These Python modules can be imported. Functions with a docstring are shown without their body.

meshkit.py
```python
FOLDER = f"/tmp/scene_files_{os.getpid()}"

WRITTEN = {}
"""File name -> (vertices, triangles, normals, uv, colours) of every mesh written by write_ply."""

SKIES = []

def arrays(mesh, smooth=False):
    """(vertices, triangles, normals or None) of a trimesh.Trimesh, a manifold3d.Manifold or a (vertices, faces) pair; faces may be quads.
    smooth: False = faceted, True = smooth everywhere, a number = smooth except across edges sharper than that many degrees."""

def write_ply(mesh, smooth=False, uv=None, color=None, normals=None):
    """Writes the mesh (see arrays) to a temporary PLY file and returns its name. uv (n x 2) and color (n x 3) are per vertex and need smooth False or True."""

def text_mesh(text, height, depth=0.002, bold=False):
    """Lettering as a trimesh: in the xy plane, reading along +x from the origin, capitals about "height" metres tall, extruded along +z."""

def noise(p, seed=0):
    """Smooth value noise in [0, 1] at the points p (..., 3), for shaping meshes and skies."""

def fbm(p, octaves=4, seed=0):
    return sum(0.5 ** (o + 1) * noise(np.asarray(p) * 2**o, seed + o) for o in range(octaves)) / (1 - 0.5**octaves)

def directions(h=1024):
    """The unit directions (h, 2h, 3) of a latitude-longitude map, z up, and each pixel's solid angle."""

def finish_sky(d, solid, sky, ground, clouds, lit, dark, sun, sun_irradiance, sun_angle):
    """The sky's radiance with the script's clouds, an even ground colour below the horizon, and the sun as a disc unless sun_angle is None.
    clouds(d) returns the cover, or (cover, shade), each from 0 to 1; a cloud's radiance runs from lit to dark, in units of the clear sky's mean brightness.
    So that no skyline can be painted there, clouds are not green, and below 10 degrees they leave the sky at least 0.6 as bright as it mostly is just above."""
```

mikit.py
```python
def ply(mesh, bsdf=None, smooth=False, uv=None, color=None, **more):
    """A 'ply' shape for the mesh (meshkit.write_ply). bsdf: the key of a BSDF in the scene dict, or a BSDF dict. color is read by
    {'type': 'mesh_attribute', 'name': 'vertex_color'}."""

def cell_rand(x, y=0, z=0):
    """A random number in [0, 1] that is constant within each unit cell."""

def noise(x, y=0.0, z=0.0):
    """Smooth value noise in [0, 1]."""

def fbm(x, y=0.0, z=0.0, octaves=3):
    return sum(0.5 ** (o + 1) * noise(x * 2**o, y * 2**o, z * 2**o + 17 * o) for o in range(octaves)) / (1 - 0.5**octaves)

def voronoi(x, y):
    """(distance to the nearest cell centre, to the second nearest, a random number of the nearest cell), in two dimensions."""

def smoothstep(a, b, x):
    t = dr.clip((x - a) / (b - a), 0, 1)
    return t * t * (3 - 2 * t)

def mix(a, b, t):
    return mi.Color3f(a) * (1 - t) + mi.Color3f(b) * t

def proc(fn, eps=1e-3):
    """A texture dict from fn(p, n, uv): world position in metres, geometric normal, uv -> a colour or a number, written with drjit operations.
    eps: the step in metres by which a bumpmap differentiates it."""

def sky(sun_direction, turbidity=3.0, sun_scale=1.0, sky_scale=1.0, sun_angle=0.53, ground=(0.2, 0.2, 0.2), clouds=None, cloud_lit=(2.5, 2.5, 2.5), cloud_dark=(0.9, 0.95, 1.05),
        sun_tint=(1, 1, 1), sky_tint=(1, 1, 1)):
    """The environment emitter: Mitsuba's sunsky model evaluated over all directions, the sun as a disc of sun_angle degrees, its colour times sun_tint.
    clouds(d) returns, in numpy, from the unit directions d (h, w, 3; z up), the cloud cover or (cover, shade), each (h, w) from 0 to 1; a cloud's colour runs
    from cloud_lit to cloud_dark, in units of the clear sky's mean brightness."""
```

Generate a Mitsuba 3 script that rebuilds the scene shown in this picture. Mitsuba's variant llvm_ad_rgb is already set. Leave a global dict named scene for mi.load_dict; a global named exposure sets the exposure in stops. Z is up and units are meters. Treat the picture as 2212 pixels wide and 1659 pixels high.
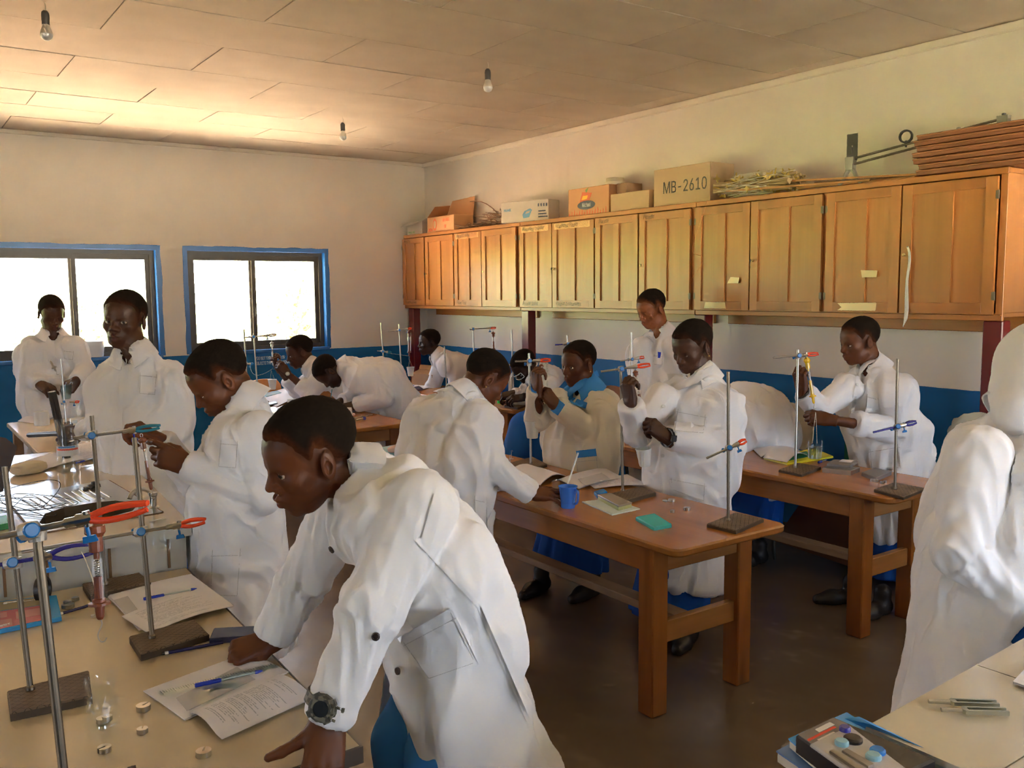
import math, random
import numpy as np
import trimesh, manifold3d as m3
import mitsuba as mi
import drjit as dr
import mikit, meshkit
from mikit import proc, noise, fbm, smoothstep, mix
from scipy.spatial import cKDTree
T = mi.ScalarTransform4f
scene, labels = {}, {}
random.seed(7); RNG = np.random.default_rng(7)

# ---------------------------------------------------------------- camera, sky, sun, exposure
exposure = 3.3
FPX, IW, IH, HC = 1950., 2212, 1659, 1.70
YAW, PITCH, ROLL = 0.61384432, 0.10312365, -0.00929978
FW = np.array([math.sin(YAW)*math.cos(PITCH), math.cos(YAW)*math.cos(PITCH), -math.sin(PITCH)])
_r = np.cross(FW, [0, 0, 1.]); _r /= np.linalg.norm(_r); _u = np.cross(_r, FW)
RT = math.cos(ROLL)*_r + math.sin(ROLL)*_u; UP = -math.sin(ROLL)*_r + math.cos(ROLL)*_u
CAM = np.array([0, 0, HC])
scene['camera'] = {'type': 'perspective', 'fov': 2*math.degrees(math.atan(IW/2/FPX)), 'fov_axis': 'x', 'near_clip': 0.05, 'far_clip': 4000.,
                   'to_world': T().look_at(origin=CAM.tolist(), target=(CAM+FW).tolist(), up=UP.tolist())}
SUN = np.array([0.22, 0.45, 0.95]); SUN /= np.linalg.norm(SUN)
scene['sky'] = mikit.sky(SUN, turbidity=4.0, sun_scale=0.0, sky_scale=5.5, ground=(0.25, 0.2, 0.15),
                         clouds=lambda d: np.clip(meshkit.fbm(d*np.array([3., 3., 6.]), 4, 3)*2.2-0.55, 0, 1), cloud_lit=(1.8, 1.85, 1.95), cloud_dark=(1.2, 1.25, 1.35))
scene['sun'] = {'type': 'directional', 'direction': (-SUN).tolist(), 'irradiance': {'type': 'rgb', 'value': [46., 42.5, 37.]}}

def ray(px, py): return FW + RT*(px-IW/2)/FPX - UP*(py-IH/2)/FPX
def at(px, py, d):
    "the world point seen at this place of the frame, at depth d in metres"
    return CAM + ray(px, py)*d
def on(px, py, ax, v):
    q = ray(px, py); return CAM + q*(v-CAM[ax])/q[ax]

XR, YB, ZC, ZB, XF, ZT, ZO = 5.343, 9.31, 3.174, 1.08, 5.049, 2.339, 1.508
XL, YF = -4.6, -2.0          # the walls outside the frame

# ---------------------------------------------------------------- helpers
def numbered(name):
    if not any(k == name or k.startswith(name+'__') for k in list(scene)+list(labels)): return name
    i = 1
    while any(k == f'{name}_{i:03d}' or k.startswith(f'{name}_{i:03d}__') for k in list(scene)+list(labels)): i += 1
    return f'{name}_{i:03d}'
_used = {}
def key_for(name):
    n = _used.get(name, 0); _used[name] = n+1
    return name if n == 0 else f'{name}_{n:03d}'
def thing(name, label=None, cat=None, group=None, kind=None):
    k = key_for(name); e = {}
    if label: e['label'] = label
    if cat: e['category'] = cat
    if group: e['group'] = group
    if kind: e['kind'] = kind
    labels[k] = e
    return k
def put(mesh, mat, parent, name=None, smooth=False, label=None, color=None, uv=None, xf=None, shape=None, **more):
    "one entry of the scene: a part of parent, or the parent itself when name is None"
    k = parent if name is None else key_for(parent+'__'+name)
    sh = dict(shape) if shape is not None else mikit.ply(mesh, 'm_'+mat, smooth=smooth, color=color, uv=uv, **more)
    if xf is not None: sh['to_world'] = xf
    scene[k] = sh
    if label: labels.setdefault(k, {})['label'] = label
    return k
def solo(name, mesh, mat, label, cat, group=None, **kw):
    k = thing(name, label, cat, group); put(mesh, mat, k, **kw); return k
def struct(name, mesh=None, mat=None, parent=None, **kw):
    if parent: return put(mesh, mat, parent, name, **kw)
    k = key_for(name); labels[k] = {'kind': 'structure'}
    if mesh is not None: put(mesh, mat, k, **kw)
    return k

def cat(*ms): return trimesh.util.concatenate([m for m in ms if m is not None])
def box(lo, hi, ch=0.0):
    lo, hi = np.minimum(lo, hi).astype(float), np.maximum(lo, hi).astype(float)
    if ch <= 0:
        m = trimesh.creation.box(hi-lo); m.apply_translation((lo+hi)/2); return m
    c = min(ch, 0.45*min(hi-lo)); pts = []
    for x in (0, 1):
        for y in (0, 1):
            for z in (0, 1):
                p = np.array([(lo, hi)[x][0], (lo, hi)[y][1], (lo, hi)[z][2]])
                s = np.array([1-2*x, 1-2*y, 1-2*z])*c
                for a in range(3):
                    q = p+s; q[a] = p[a]; pts.append(q)
    return hull(pts)
def hull(pts):
    h = m3.Manifold.hull_points(np.asarray(pts, np.float32).astype(float)).to_mesh()
    return trimesh.Trimesh(h.vert_properties[:, :3], h.tri_verts, process=False)
def tm(man):
    h = man.to_mesh(); return trimesh.Trimesh(h.vert_properties[:, :3], h.tri_verts, process=False)
def fuse(*ms):
    "touching pieces joined into one body"
    acc = None
    for m in ms:
        q = m3.Manifold(m3.Mesh(np.asarray(m.vertices, np.float32), np.asarray(m.faces, np.uint32))); acc = q if acc is None else acc+q
    return tm(acc)
def unit(v): v = np.asarray(v, float); return v/(np.linalg.norm(v)+1e-12)
def frame(z, x=None):
    z = unit(z); x = np.array([1., 0, 0]) if x is None else np.asarray(x, float)
    if abs(unit(x)@z) > .97: x = np.array([0, 1., 0])
    y = unit(np.cross(z, x)); x = np.cross(y, z)
    return np.stack([x, y, z], 1)
def rotz(a): c, s = math.cos(a), math.sin(a); return np.array([[c, -s, 0], [s, c, 0], [0, 0, 1.]])
def rotx(a): c, s = math.cos(a), math.sin(a); return np.array([[1., 0, 0], [0, c, -s], [0, s, c]])
def roty(a): c, s = math.cos(a), math.sin(a); return np.array([[c, 0, s], [0, 1., 0], [-s, 0, c]])
def mv(mesh, loc=(0, 0, 0), R=None, s=None):
    m = mesh.copy(); v = np.array(m.vertices)
    if s is not None: v = v*np.asarray(s)
    if R is not None: v = v@np.asarray(R).T
    return trimesh.Trimesh(v+np.asarray(loc, float), m.faces[:, ::-1] if s is not None and np.prod(np.broadcast_to(s, 3)) < 0 else m.faces, process=False)
def M4(loc=(0, 0, 0), R=None):
    m = np.eye(4); m[:3, 3] = loc
    if R is not None: m[:3, :3] = R
    return T(m)
def rod(a, b, r, n=12, r2=None):
    a, b = np.asarray(a, float), np.asarray(b, float); L = np.linalg.norm(b-a)
    return lathe([(0, 0), (r, 0), (r if r2 is None else r2, L), (0, L)], n, a, frame(b-a))
def lathe(prof, n=24, loc=(0, 0, 0), R=None):
    p = np.asarray(prof, float); a = np.arange(n)*2*math.pi/n
    v = np.stack([p[:, None, 0]*np.cos(a), p[:, None, 0]*np.sin(a), np.repeat(p[:, 1:2], n, 1)], -1).reshape(-1, 3)
    f = []
    for i in range(len(p)-1):
        for j in range(n):
            k = (j+1) % n
            f += [(i*n+j, i*n+k, (i+1)*n+k), (i*n+j, (i+1)*n+k, (i+1)*n+j)]
    m = trimesh.Trimesh(v, f, process=False); m.merge_vertices()
    m.update_faces(m.nondegenerate_faces(height=1e-9)); m.remove_unreferenced_vertices()
    return mv(m, loc, R)
def tube(pts, r, n=8, closed=False):
    p = np.asarray(pts, float); N = len(p); r = np.broadcast_to(r, (N,))
    t = np.roll(p, -1, 0)-np.roll(p, 1, 0) if closed else np.gradient(p, axis=0)
    t /= np.linalg.norm(t, axis=1, keepdims=True)+1e-12
    x = frame(t[0])[:, 0]; v = []; a = np.arange(n)*2*math.pi/n
    for i in range(N):
        x = unit(x-t[i]*(x@t[i])); y = np.cross(t[i], x)
        v.append(p[i]+r[i]*(np.cos(a)[:, None]*x+np.sin(a)[:, None]*y))
    v = np.concatenate(v); f = []
    for i in range(N if closed else N-1):
        i2 = (i+1) % N
        for j in range(n):
            k = (j+1) % n
            f += [(i*n+j, i*n+k, i2*n+k), (i*n+j, i2*n+k, i2*n+j)]
    if not closed:
        v = np.vstack([v, p[:1], p[-1:]])
        f += [(len(v)-2, (j+1) % n, j) for j in range(n)]+[(len(v)-1, (N-1)*n+j, (N-1)*n+(j+1) % n) for j in range(n)]
    return trimesh.Trimesh(v, f, process=False)
def bez(*P, n=16):
    P = [np.asarray(p, float) for p in P]; t = np.linspace(0, 1, n)[:, None]
    while len(P) > 1: P = [a*(1-t)+b*t for a, b in zip(P[:-1], P[1:])]
    return P[0]
def spline(P, n=40):
    from scipy.interpolate import CubicSpline
    P = np.asarray(P, float); s = np.r_[0, np.cumsum(np.linalg.norm(np.diff(P, axis=0), axis=1))]
    return CubicSpline(s, P)(np.linspace(0, s[-1], n))
def prism(poly, h, z0=0.0):
    "polygon (list of xy, or a shapely polygon) extruded along z"
    from shapely.geometry import Polygon
    g = poly if hasattr(poly, 'geom_type') else Polygon(poly)
    m = trimesh.creation.extrude_polygon(g, h, engine='earcut'); m.apply_translation([0, 0, z0]); return m
def rrect(w, d, r, cx=0, cy=0):
    from shapely.geometry import box as sb
    return sb(cx-w/2+r, cy-d/2+r, cx+w/2-r, cy+d/2-r).buffer(r, 6)
def sheet(fn, nu, nv, th=0.0):
    "a surface fn(u, v) -> (.., 3) for u, v in 0..1, given a thickness th along its normals"
    u, v = np.meshgrid(np.linspace(0, 1, nu), np.linspace(0, 1, nv), indexing='ij')
    P = fn(u, v); i, j = np.meshgrid(np.arange(nu-1), np.arange(nv-1), indexing='ij')
    q = np.stack([i*nv+j, (i+1)*nv+j, (i+1)*nv+j+1, i*nv+j+1], -1).reshape(-1, 4)
    f = np.vstack([q[:, [0, 1, 2]], q[:, [0, 2, 3]]]); V = P.reshape(-1, 3)
    if th <= 0: return trimesh.Trimesh(V, f, process=False)
    n = trimesh.Trimesh(V, f, process=False).vertex_normals
    V2 = V-n*th; N = len(V); b = list(range(0, nv))+[k*nv+nv-1 for k in range(1, nu)]+[(nu-1)*nv+k for k in range(nv-2, -1, -1)]+[k*nv for k in range(nu-2, 0, -1)]
    e = []
    for k in range(len(b)):
        a, c = b[k], b[(k+1) % len(b)]; e += [(a, N+a, N+c), (a, N+c, c)]
    return trimesh.Trimesh(np.vstack([V, V2]), np.vstack([f, f[:, ::-1]+N, np.array(e)]), process=False)

# ---------------------------------------------------------------- materials
def srgb(r, g, b): return [((c/255+.055)/1.055)**2.4 if c > 10 else c/255/12.92 for c in (r, g, b)]
def pm(name, col, rough=0.5, metal=0.0, spec=0.5, **kw):
    c = {'type': 'rgb', 'value': list(col)} if not isinstance(col, dict) else col
    scene['m_'+name] = {'type': 'twosided', 'b': {'type': 'principled', 'base_color': c, 'roughness': rough, 'metallic': metal, 'specular': spec, **kw}}
    return name
def mclip(v): return dr.clip(v, 0, 1)
# ---------------------------------------------------------------- the setting
def wall_tex(p, n, uv):
    edge = ZB + 0.006*(noise(p.x*3.1, p.y*3.1, 0.3)-.5) + .003*(noise(p.x*21, p.y*21, 1.7)-.5)
    t = smoothstep(edge-.002, edge+.002, p.z)
    st = fbm(p.x*1.3, p.y*1.3, p.z*1.1, 3)
    run = fbm(p.x*7, p.y*7, p.z*.5, 2)
    white = mix((.66, .615, .53), (.76, .70, .60), mclip(st*1.2+.1*run-.1))
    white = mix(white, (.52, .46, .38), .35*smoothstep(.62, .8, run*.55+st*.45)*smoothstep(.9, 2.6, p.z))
    sc = noise(p.x*9, p.y*9, p.z*14)
    blue = mix((.004, .062, .20), (.008, .115, .33), mclip(st*.9+.3*sc-.1))
    return mix(blue, white, t)
pm('wall_paint', proc(wall_tex), .55, spec=.25)
def ceil_tex(p, n, uv):
    s = fbm(p.x*2.2, p.y*3.1, .5, 3)
    return mix((.41, .34, .26), (.50, .425, .34), mclip(s*1.3-.1))
pm('ceiling_board', proc(ceil_tex), .7, spec=.2)
pm('joint_dark', (.16, .11, .075), .8)
def floor_tex(p, n, uv):
    a = fbm(p.x*1.1, p.y*1.1, .2, 3); b = fbm(p.x*5, p.y*4+p.x*2, 1.2, 3); c = noise(p.x*23, p.y*23, .7)
    k = mix((.050, .036, .024), (.115, .085, .060), mclip(.55*a+.6*b-.1))
    k = mix(k, (.17, .13, .095), .5*smoothstep(.62, .85, b*.75+c*.25))
    k = mix(k, (.05, .05, .04), .4*smoothstep(.6, .78, a))
    return k
def floor_rough(p, n, uv):
    return .22+.16*fbm(p.x*3, p.y*3, .9, 2)
scene['m_floor_cement'] = {'type': 'twosided', 'b': {'type': 'bumpmap', 'scale': 1.0, 'tex': proc(lambda p, n, uv: .0060*fbm(p.x*7.5, p.y*7.5, .4, 2), eps=4e-3),
    'b': {'type': 'principled', 'base_color': proc(floor_tex), 'roughness': proc(floor_rough), 'specular': .9}}}
def grain(axis, A, B, C, sx, sl):
    def fn(p, n, uv):
        a, b, l = (p.x, p.z, p.y) if axis == 'y' else ((p.x, p.y, p.z) if axis == 'z' else (p.y, p.z, p.x))
        w = fbm(a*sx*.35, b*sx*.35, l*sl, 2)
        g = noise(a*sx+6*w, b*sx+3*w, l*sl*1.7)
        f = noise(a*sx*5, b*sx*5, l*sl*3)
        k = mix(A, B, mclip(.65*g+.35*f))
        return mix(k, C, .7*smoothstep(.55, .85, w))
    return proc(fn)
pm('table_wood', grain('y', (0.201, 0.071, 0.014), (0.279, 0.110, 0.025), (0.150, 0.047, 0.008), 26, 1.6), .24, spec=.5, clearcoat=.25, clearcoat_gloss=.85)
pm('leg_wood', grain('z', (0.189, 0.063, 0.010), (0.258, 0.097, 0.022), (0.109, 0.034, 0.006), 30, 1.6), .34, spec=.5)
pm('rail_wood', grain('x', (0.238, 0.105, 0.030), (0.304, 0.147, 0.048), (0.172, 0.070, 0.016), 30, 1.6), .4, spec=.4)
pm('stretcher_wood', grain('y', (0.224, 0.141, 0.078), (0.294, 0.200, 0.122), (0.140, 0.082, 0.039), 30, 1.8), .55, spec=.35)
pm('cabinet_wood', grain('z', (0.275, 0.103, 0.022), (0.342, 0.138, 0.036), (0.228, 0.075, 0.014), 21, .9), .33, spec=.45)
pm('cabinet_wood_dark', grain('z', (0.215, 0.074, 0.014), (0.270, 0.101, 0.024), (0.167, 0.050, 0.009), 21, .9), .35, spec=.45)
pm('cabinet_wood_pale', grain('z', (0.305, 0.123, 0.030), (0.372, 0.158, 0.044), (0.257, 0.093, 0.019), 21, .9), .33, spec=.45)
pm('cabinet_rail', grain('y', (0.252, 0.093, 0.020), (0.318, 0.126, 0.032), (0.204, 0.066, 0.012), 21, .9), .34, spec=.45)
pm('hollow_dark', (.03, .014, .006), .8)
pm('maroon_paint', (.085, .006, .008), .3, spec=.5)
pm('blue_paint', (.006, .075, .26), .35)
pm('frame_dark', (.028, .024, .017), .4)
pm('paint_white', (.7, .66, .58), .5)
scene['m_pane_glass'] = {'type': 'thindielectric'}

struct('floor', box((XL-.3, YF-.3, -.12), (XR+.3, YB+.25, 0)), 'floor_cement')
# walls: right and left plain, back and front pierced by windows
struct('wall_right', box((XR, YF-.3, -.1), (XR+.2, YB+.25, ZC+.15)), 'wall_paint')
def pierced(x0, x1, y0, y1, holes):
    "a wall in the plane of x between y0 and y1 with holes (x0, x1, z0, z1)"
    W = m3.Manifold.cube((x1-x0, y1-y0, ZC+.25), False).translate((x0, y0, -.1))
    for a, b, c, d in holes: W = W - m3.Manifold.cube((b-a, y1-y0+.2, d-c), False).translate((a, y0-.1, c))
    return tm(W)
WIN = [(-4.2, -2.5), (-2.15, -.55), (.52, 2.305), (2.60, 4.075)]
SILL, HEAD = 1.10, 2.132
struct('wall_back', pierced(XL-.2, XR, YB, YB+.22, [(a, b, SILL, HEAD) for a, b in WIN]), 'wall_paint')
FWIN = [(1.3, 3.1), (3.5, 5.1)]
struct('wall_front', pierced(XL-.2, XR, YF-.22, YF, [(a, b, 1.05, 2.25) for a, b in FWIN]), 'wall_paint')
LW = m3.Manifold.cube((.2, YB-YF, ZC+.25), False).translate((XL-.2, YF, -.1))
for a, b in ((.2, 1.8),): LW = LW - m3.Manifold.cube((.6, b-a, 1.1), False).translate((XL-.4, a, 1.1))
struct('wall_left', tm(LW), 'wall_paint')

# ceiling: boards with dark joints, a cover strip along the walls
ck = struct('ceiling', box((XL-.2, YF-.2, ZC+.012), (XR+.2, YB+.22, ZC+.06)), 'joint_dark')
rows = [9.31, 8.63, 8.07, 7.51, 6.925, 6.265, 5.58, 4.945, 4.205, 3.60, 2.92, 2.27, 1.62, .97, .32, -.33, -.98, -2.0]
starts = [1.04, 1.72, 1.08, 1.775, 1.128, 1.83, 1.14, 1.85, 1.2, 1.80, 1.15, 1.8, 1.15, 1.8, 1.15, 1.8, 1.15]
for i in range(len(rows)-1):
    y1, y0 = rows[i], rows[i+1]; x = starts[i]-1.325*4
    while x < XR:
        a, b = max(x, XL), min(x+1.325, XR)
        if b-a > .03:
            g = RNG.uniform(.0022, .0052, 4); dz = RNG.uniform(0, .006)
            g2 = RNG.uniform(-.003, .003, 2)
            pts = [(a+g[0], y0+g[1]+g2[0]*.5, 0), (b-g[2], y0+g[1]-g2[0]*.5, 0), (b-g[2], y1-g[3]+g2[1]*.5, 0), (a+g[0], y1-g[3]-g2[1]*.5, 0)]
            v = [(p[0], p[1], ZC-dz*.5+RNG.uniform(-.002, .002)) for p in pts]+[(p[0], p[1], ZC+.014) for p in pts]
            put(hull(v), 'ceiling_board', ck, 'panel')
        x += 1.325
pm('trim_paint', (.70, .64, .54), .6)
struct('trim_1', box((XR-.035, YF, ZC-.05), (XR+.01, YB, ZC-.004), .004), 'trim_paint')
struct('trim_2', box((XL, YB-.03, ZC-.04), (XR-.03, YB+.01, ZC-.004), .004), 'trim_paint')

# windows of the back wall
def border(x0, x1, z0, z1, sx, sz, y0, y1):
    "a rectangular frame standing in the plane of x and z"
    from shapely.geometry import box as sb
    m = prism(sb(x0, z0, x1, z1).difference(sb(x0+sx, z0+sz, x1-sx, z1-sz)), y1-y0); v = np.array(m.vertices)
    return trimesh.Trimesh(np.stack([v[:, 0], y1-v[:, 2], v[:, 1]], 1), m.faces, process=False)
def window(n, x0, x1, mull, show):
    k = struct(f'window_{n}')
    # painted band round the opening, its edge brushed unevenly
    def band(a, b, side):
        L = np.linalg.norm(np.array(b)-a); m = int(L/.05)+2; out = []
        t = np.linspace(0, 1, m); pts_in = [np.array(a)*(1-s)+np.array(b)*s for s in t]
        wob = .042+.012*(meshkit.fbm(np.stack([t*L*7+n*9+side*3, t*0, t*0+side], -1), 3)-.5)*2
        nrm = [(0, 1), (1, 0), (0, -1), (-1, 0)][side]
        poly = [tuple(p) for p in pts_in]+[tuple(p+np.array(nrm)*w) for p, w in list(zip(pts_in, wob))[::-1]]
        m_ = prism(poly, .003); return mv(m_, (0, YB-.0005, 0), np.array([[1, 0, 0], [0, 0, -1], [0, 1, 0]], float))
    for q in (band((x0-.04, HEAD), (x1+.04, HEAD), 0), band((x1, SILL-.01), (x1, HEAD+.03), 1), band((x0, SILL-.01), (x0, HEAD+.03), 3)): put(q, 'blue_paint', k, 'painted_band')
    put(fuse(box((x0-.001, YB+.001, SILL), (x0+.004, YB+.16, HEAD)), box((x1-.004, YB+.001, SILL), (x1+.001, YB+.16, HEAD)), box((x0-.001, YB+.001, HEAD-.004), (x1+.001, YB+.16, HEAD+.001))), 'blue_paint', k, 'reveal')
    put(box((x0-.02, YB-.02, SILL-.03), (x1+.02, YB+.16, SILL+.004), .004), 'blue_paint', k, 'sill')
    y = YB+.075; fr = .045
    put(border(x0, x1, SILL, HEAD, fr, fr, y, y+.07), 'frame_dark', k, 'frame')
    for j, (a, b, yy) in enumerate(((x0+fr, mull+.03, y+.005), (mull-.03, x1-fr, y+.035))):
        s = .05; z0, z1 = SILL+fr, HEAD-fr
        sk = put(border(a, b, z0, z1, s*.8, s, yy, yy+.025), 'frame_dark', k, 'sash')
        put(sheet(lambda u, v: np.stack([a+s*.7+(b-a-1.4*s)*u, u*0+yy+.012, z0+.9*s+(z1-z0-1.8*s)*v], -1), 2, 2), 'pane_glass', sk, 'pane')
    put(box((mull-.012, y-.006, 1.45), (mull+.012, y+.004, 1.56), .003), 'frame_dark', k, 'latch')
window(1, WIN[2][0], WIN[2][1], 1.56, True)
window(2, WIN[3][0], WIN[3][1], 3.29, True)
window(3, WIN[1][0], WIN[1][1], -1.35, False)
window(4, WIN[0][0], WIN[0][1], -3.35, False)

# warning painted under the windows
pm('sign_white', (.55, .62, .66), .6)
def wall_text(s, x, z, h, squeeze=.8):
    m = meshkit.text_mesh(s, h, .0012, True); v = np.array(m.vertices)
    v = np.stack([x+v[:, 0]*squeeze, YB-.0004-v[:, 2], z+v[:, 1]], -1)
    return trimesh.Trimesh(v, m.faces, process=False)
WORDS = [('"DO NOT THROW WATER OR', 1.0), ('OBJECTS THROUGH WINDOW"', .925)]
for i, (px, x1) in enumerate(((553, None), (None, 208))):
    k = thing('painted_sign', ['white stencilled warning on the blue dado under the window behind the wooden chair', 'white stencilled warning on the blue dado beside the left window, partly behind a student'][i], 'sign', 'painted warnings under the windows')
    for j, s in enumerate(('"DO NOT THROW PAPER OR', 'OBJECTS THROUGH THE WINDOW"')):
        m = meshkit.text_mesh(s, .034, .0012, True); v = np.array(m.vertices); w = v[:, 0].max(); sq = .50
        if px: P = on(px, 778, 1, YB); x = P[0]
        else: P = on(x1, 808, 1, YB); x = P[0]-w*sq-(.0 if j else .02)
        v = np.stack([x+v[:, 0]*sq, YB-.0004-v[:, 2], P[2]-(.052*j)+v[:, 1]], -1)
        put(trimesh.Trimesh(v, m.faces, process=False), 'sign_white', k, 'lettering')

# ---------------------------------------------------------------- outside the windows
def earth_tex(p, n, uv):
    a = fbm(p.x*.4, p.y*.4, .3, 3)
    soil = mix((.44, .28, .16), (.54, .38, .25), a)
    grass = mix((.10, .16, .04), (.20, .26, .08), fbm(p.x*1.5, p.y*1.5, .1, 3))
    return mix(soil, grass, smoothstep(.35, .6, a*.6+.4*smoothstep(15.5, 19, p.y)))
pm('earth', proc(earth_tex), .9, spec=.1)
struct('ground_outside', box((-600, YB+.22, -.45), (900, 1800, -.3)), 'earth')
pm('cement_apron', (.50, .40, .29), .8, spec=.2)
struct('path_outside', box((-12, YB+.22, -.3), (12, YB+3.4, -.18)), 'cement_apron')
pm('ground_front', (.34, .31, .26), .9, spec=.1)
struct('ground_yard', box((-40, -60, -.45), (50, YF-.22, -.3)), 'ground_front')
pm('roof_sheet', (.42, .40, .38), .5)
struct('roof_eave', box((-7, YB+.1, ZC+.07), (7, YB+1.1, ZC+.12)), 'roof_sheet')
struct('roof_slab', box((XL-.5, YF-1.0, ZC+.17), (XR+.5, YB+.3, ZC+.22)), 'roof_sheet')
pm('bark', (.16, .11, .075), .9)
scene['m_leaf_green'] = {'type': 'principledthin', 'base_color': {'type': 'rgb', 'value': [.22, .30, .15]}, 'roughness': .6, 'diff_trans': .7}
scene['m_leaf_pale'] = {'type': 'principledthin', 'base_color': {'type': 'rgb', 'value': [.30, .36, .20]}, 'roughness': .6, 'diff_trans': .8}
def tree(x, y, h, r, n, mat, label, cat_='tree', zf=.35):
    k = thing(cat_, label, cat_)
    g = np.random.default_rng(int(abs(x*31+y*17)))
    tr = [tube([(x, y, -.35), (x+.1*g.normal(), y+.1*g.normal(), h*zf), (x+.2*g.normal(), y+.2*g.normal(), h*.75)], [r*.07, r*.055, r*.02], 7)]
    cs = [np.array([x, y, h*(zf+.1)])+np.array([g.normal()*r*.45, g.normal()*r*.45, g.uniform(0, 1)*h*(.9-zf)]) for _ in range(14)]
    for c in cs[:8]: tr.append(tube(bez((x, y, h*zf*.8), (x, y, (h*zf+c[2])/2), c, n=6), np.linspace(r*.04, .008, 6), 5))
    put(cat(*tr), 'bark', k, 'trunk')
    C = np.array(cs)[g.integers(0, len(cs), n)]; d = g.normal(size=(n, 3)); d /= np.linalg.norm(d, axis=1, keepdims=True)
    P = C+d*(g.uniform(.2, 1, (n, 1))**.5)*r*np.array([.42, .42, .34]); s = g.uniform(.05, .11, (n, 1))
    a = g.normal(size=(n, 3)); a /= np.linalg.norm(a, axis=1, keepdims=True); b = np.cross(a, g.normal(size=(n, 3))); b /= np.linalg.norm(b, axis=1, keepdims=True)
    V = np.stack([P-a*s, P+b*s*.45, P+a*s, P-b*s*.45], 1).reshape(-1, 3); i = np.arange(n)*4
    put(trimesh.Trimesh(V, np.vstack([np.stack([i, i+1, i+2], 1), np.stack([i, i+2, i+3], 1)]), process=False), mat, k, 'foliage', kind_=None) if False else put(trimesh.Trimesh(V, np.vstack([np.stack([i, i+1, i+2], 1), np.stack([i, i+2, i+3], 1)]), process=False), mat, k, 'foliage')
tree(5.9, 15.2, 2.15, 1.9, 3200, 'leaf_pale', 'pale green leafy tree seen through the right pane of the window nearer the cabinets', zf=.15)
tree(3.6, 18.5, 2.0, 1.9, 3200, 'leaf_green', 'hazy green tree seen through the left pane of the window nearer the cabinets', zf=.15)
tree(9.6, 22.0, 2.5, 2.4, 2600, 'leaf_green', 'taller dark tree behind the pale one outside the window', zf=.2)
tree(2.45, 14.6, 1.7, 1.0, 2400, 'leaf_pale', 'low sunlit bush outside the window behind the standing student', 'bush', zf=.1)
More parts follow.
